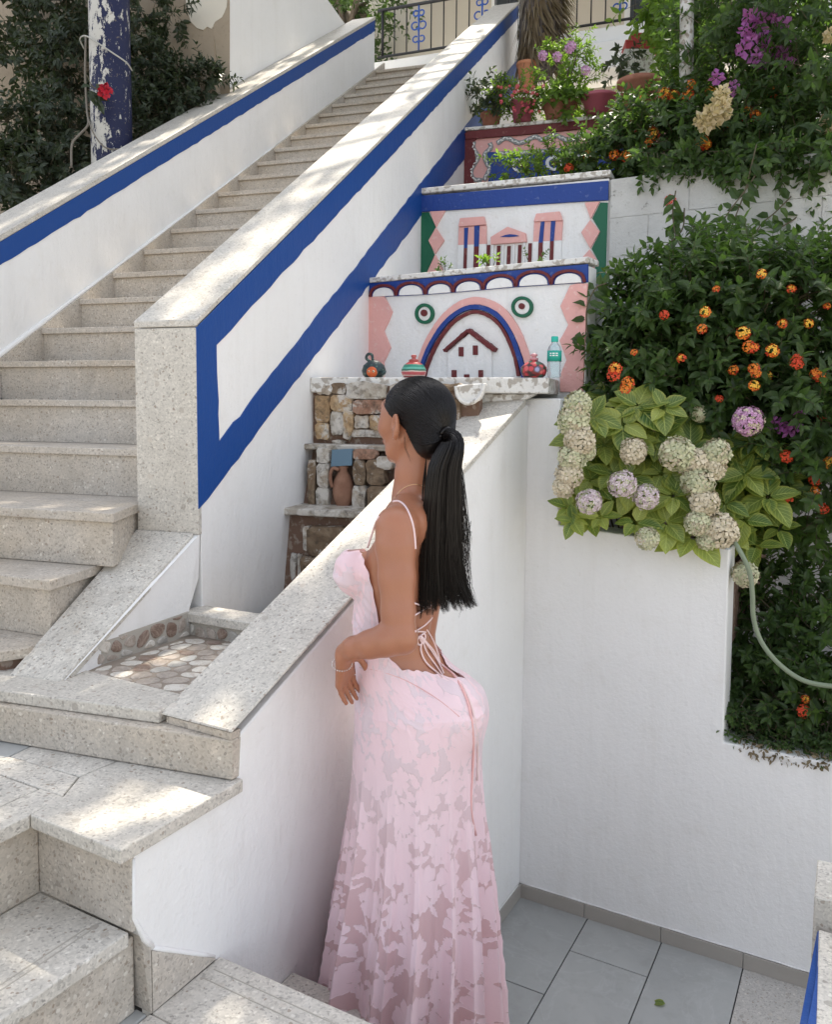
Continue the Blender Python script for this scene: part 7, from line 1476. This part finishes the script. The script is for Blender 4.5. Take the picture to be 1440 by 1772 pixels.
for i in range(2600):
    cx0, cd0, ce, cf_, w1, w2 = cl[int(r.integers(NC))]; sc_ = .26; m = 24; end = ce-abs(r.normal(0, .012)) if r.random() < .85 else ce*r.uniform(.75, .98); t = np.linspace(0, end, m)
    gth = 1-.90*np.clip((t-.55)/.45, 0, 1)**1.4; ox_, od_ = r.normal(0, sc_), r.normal(0, sc_)
    cx_ = cx0+ox_*gth+.07*np.sin(t*w1+w2)+(cf_+.10*np.sign(cx0))*np.clip((t-.55)/.45, 0, 1)**1.7; cd_ = cd0+od_*gth
    nrm_ = np.maximum(1, np.hypot(cx_, cd_)/1.08); bl_ = np.clip((t-.45)/.45, 0, 1); cx_ = cx_*(1-bl_)/nrm_+cx_*bl_; cd_ = cd_/nrm_; c_ = np.stack([np.interp(t, tw, sp_[:, k]) for k in range(3)], 1)
    tg_ = np.gradient(c_, axis=0); tg_[:, 1] = 0; tg_ /= np.linalg.norm(tg_, axis=1)[:, None]+1e-9; sd_ = np.stack([-tg_[:, 2], 0*t, tg_[:, 0]], 1)
    P = c_+sd_*(cx_*np.interp(t, tw, pw_))[:, None]+dep*(cd_*np.interp(t, tw, pdp))[:, None]+r.normal(0, .0003, 3); paths.append(P); rad.append(r.uniform(.0006, .0012))
strands('ponytail', paths[::1], rad, taper=.1)
core = [c for c in sp_[9:-14]]; k_ = len(core); cv = []; 
for i, c in enumerate(core):
    for a in np.linspace(0, 2*math.pi, 18, endpoint=False): cv.append(c+side*pw_[i+9]*.80*math.cos(a)+dep*pdp[i+9]*.75*math.sin(a))
cf = [[i*18+j, i*18+(j+1) % 18, (i+1)*18+(j+1) % 18, (i+1)*18+j] for i in range(k_-1) for j in range(18)]+[list(range(18)), list(range(k_*18-1, (k_-1)*18-1, -1))]
mk('ponytail_core', cv, cf, MAT['hair'], wo_, smooth=True)
paths = []; rad = []
for i in range(60):                                       # loose hairs on the outer side
    y1 = r.uniform(900, 1050); x1 = r.uniform(798, 817); P = spline([B_(790+r.uniform(-8, 5), 765+r.uniform(0, 30), 1.90), B_(797+r.uniform(0, 8), 850+r.uniform(-20, 20), 1.895), B_(800+r.uniform(-2, 14), 930+r.uniform(-20, 20), 1.90), B_(x1, y1, 1.905), B_(x1-r.uniform(0, 9), y1+r.uniform(15, 40), 1.905)][: (5 if r.random() < .8 else 4)], 6); paths.append(P); rad.append(r.uniform(.0003, .0006))
for i in range(14): P = spline([B_(738, 790, 1.93), B_(733+r.uniform(-3, 4), 850, 1.93), B_(731+r.uniform(-3, 5), 950, 1.93), B_(724+r.uniform(-5, 8), 1050, 1.93)], 6); paths.append(P); rad.append(r.uniform(.0004, .0008))
for i in range(5): P = spline([B_(700, 752+r.uniform(-4, 4), 1.925), B_(700+r.uniform(0, 4), 775, 1.93), B_(708+r.uniform(0, 8), 795+r.uniform(-8, 8), 1.94)], 4); paths.append(P); rad.append(.0003)
strands('loose_hairs', paths, rad, taper=.3)
# face details
MAT['eyew'] = m_plain('eye_white', (.75, .72, .70), .2); MAT['lip'] = m_plain('lip_skin', (.42, .12, .11), .35)
for s_ in (1, -1):
    e_ = sphere('eye', loc(.082, s_*.030, -.009), .0105, MAT['eyew'], wo_, 12, 9); sphere('iris', loc(.0915, s_*.0305, -.009), .0045, m_plain('dark_iris', (.03, .015, .01), .15), e_, 10, 6)
    tube('eyebrow', [loc(.095, s_*.012, .012), loc(.091, s_*.030, .018), loc(.078, s_*.046, .012)], [.0018, .0022, .0008], MAT['hair'], wo_, 6)
    tube('eyelash', [loc(.094, s_*.018, -.004), loc(.0990, s_*.032, -.001), loc(.093, s_*.046, -.003), loc(.099, s_*.054, .001)], [.0008, .0015, .0016, .0006], MAT['hair'], wo_, 5)
tube('lips', [loc(.094, .020, -.071), loc(.1025, .006, -.067), loc(.1025, -.006, -.067), loc(.094, -.020, -.071)], [.001, .0032, .0032, .001], MAT['lip'], wo_, 8)
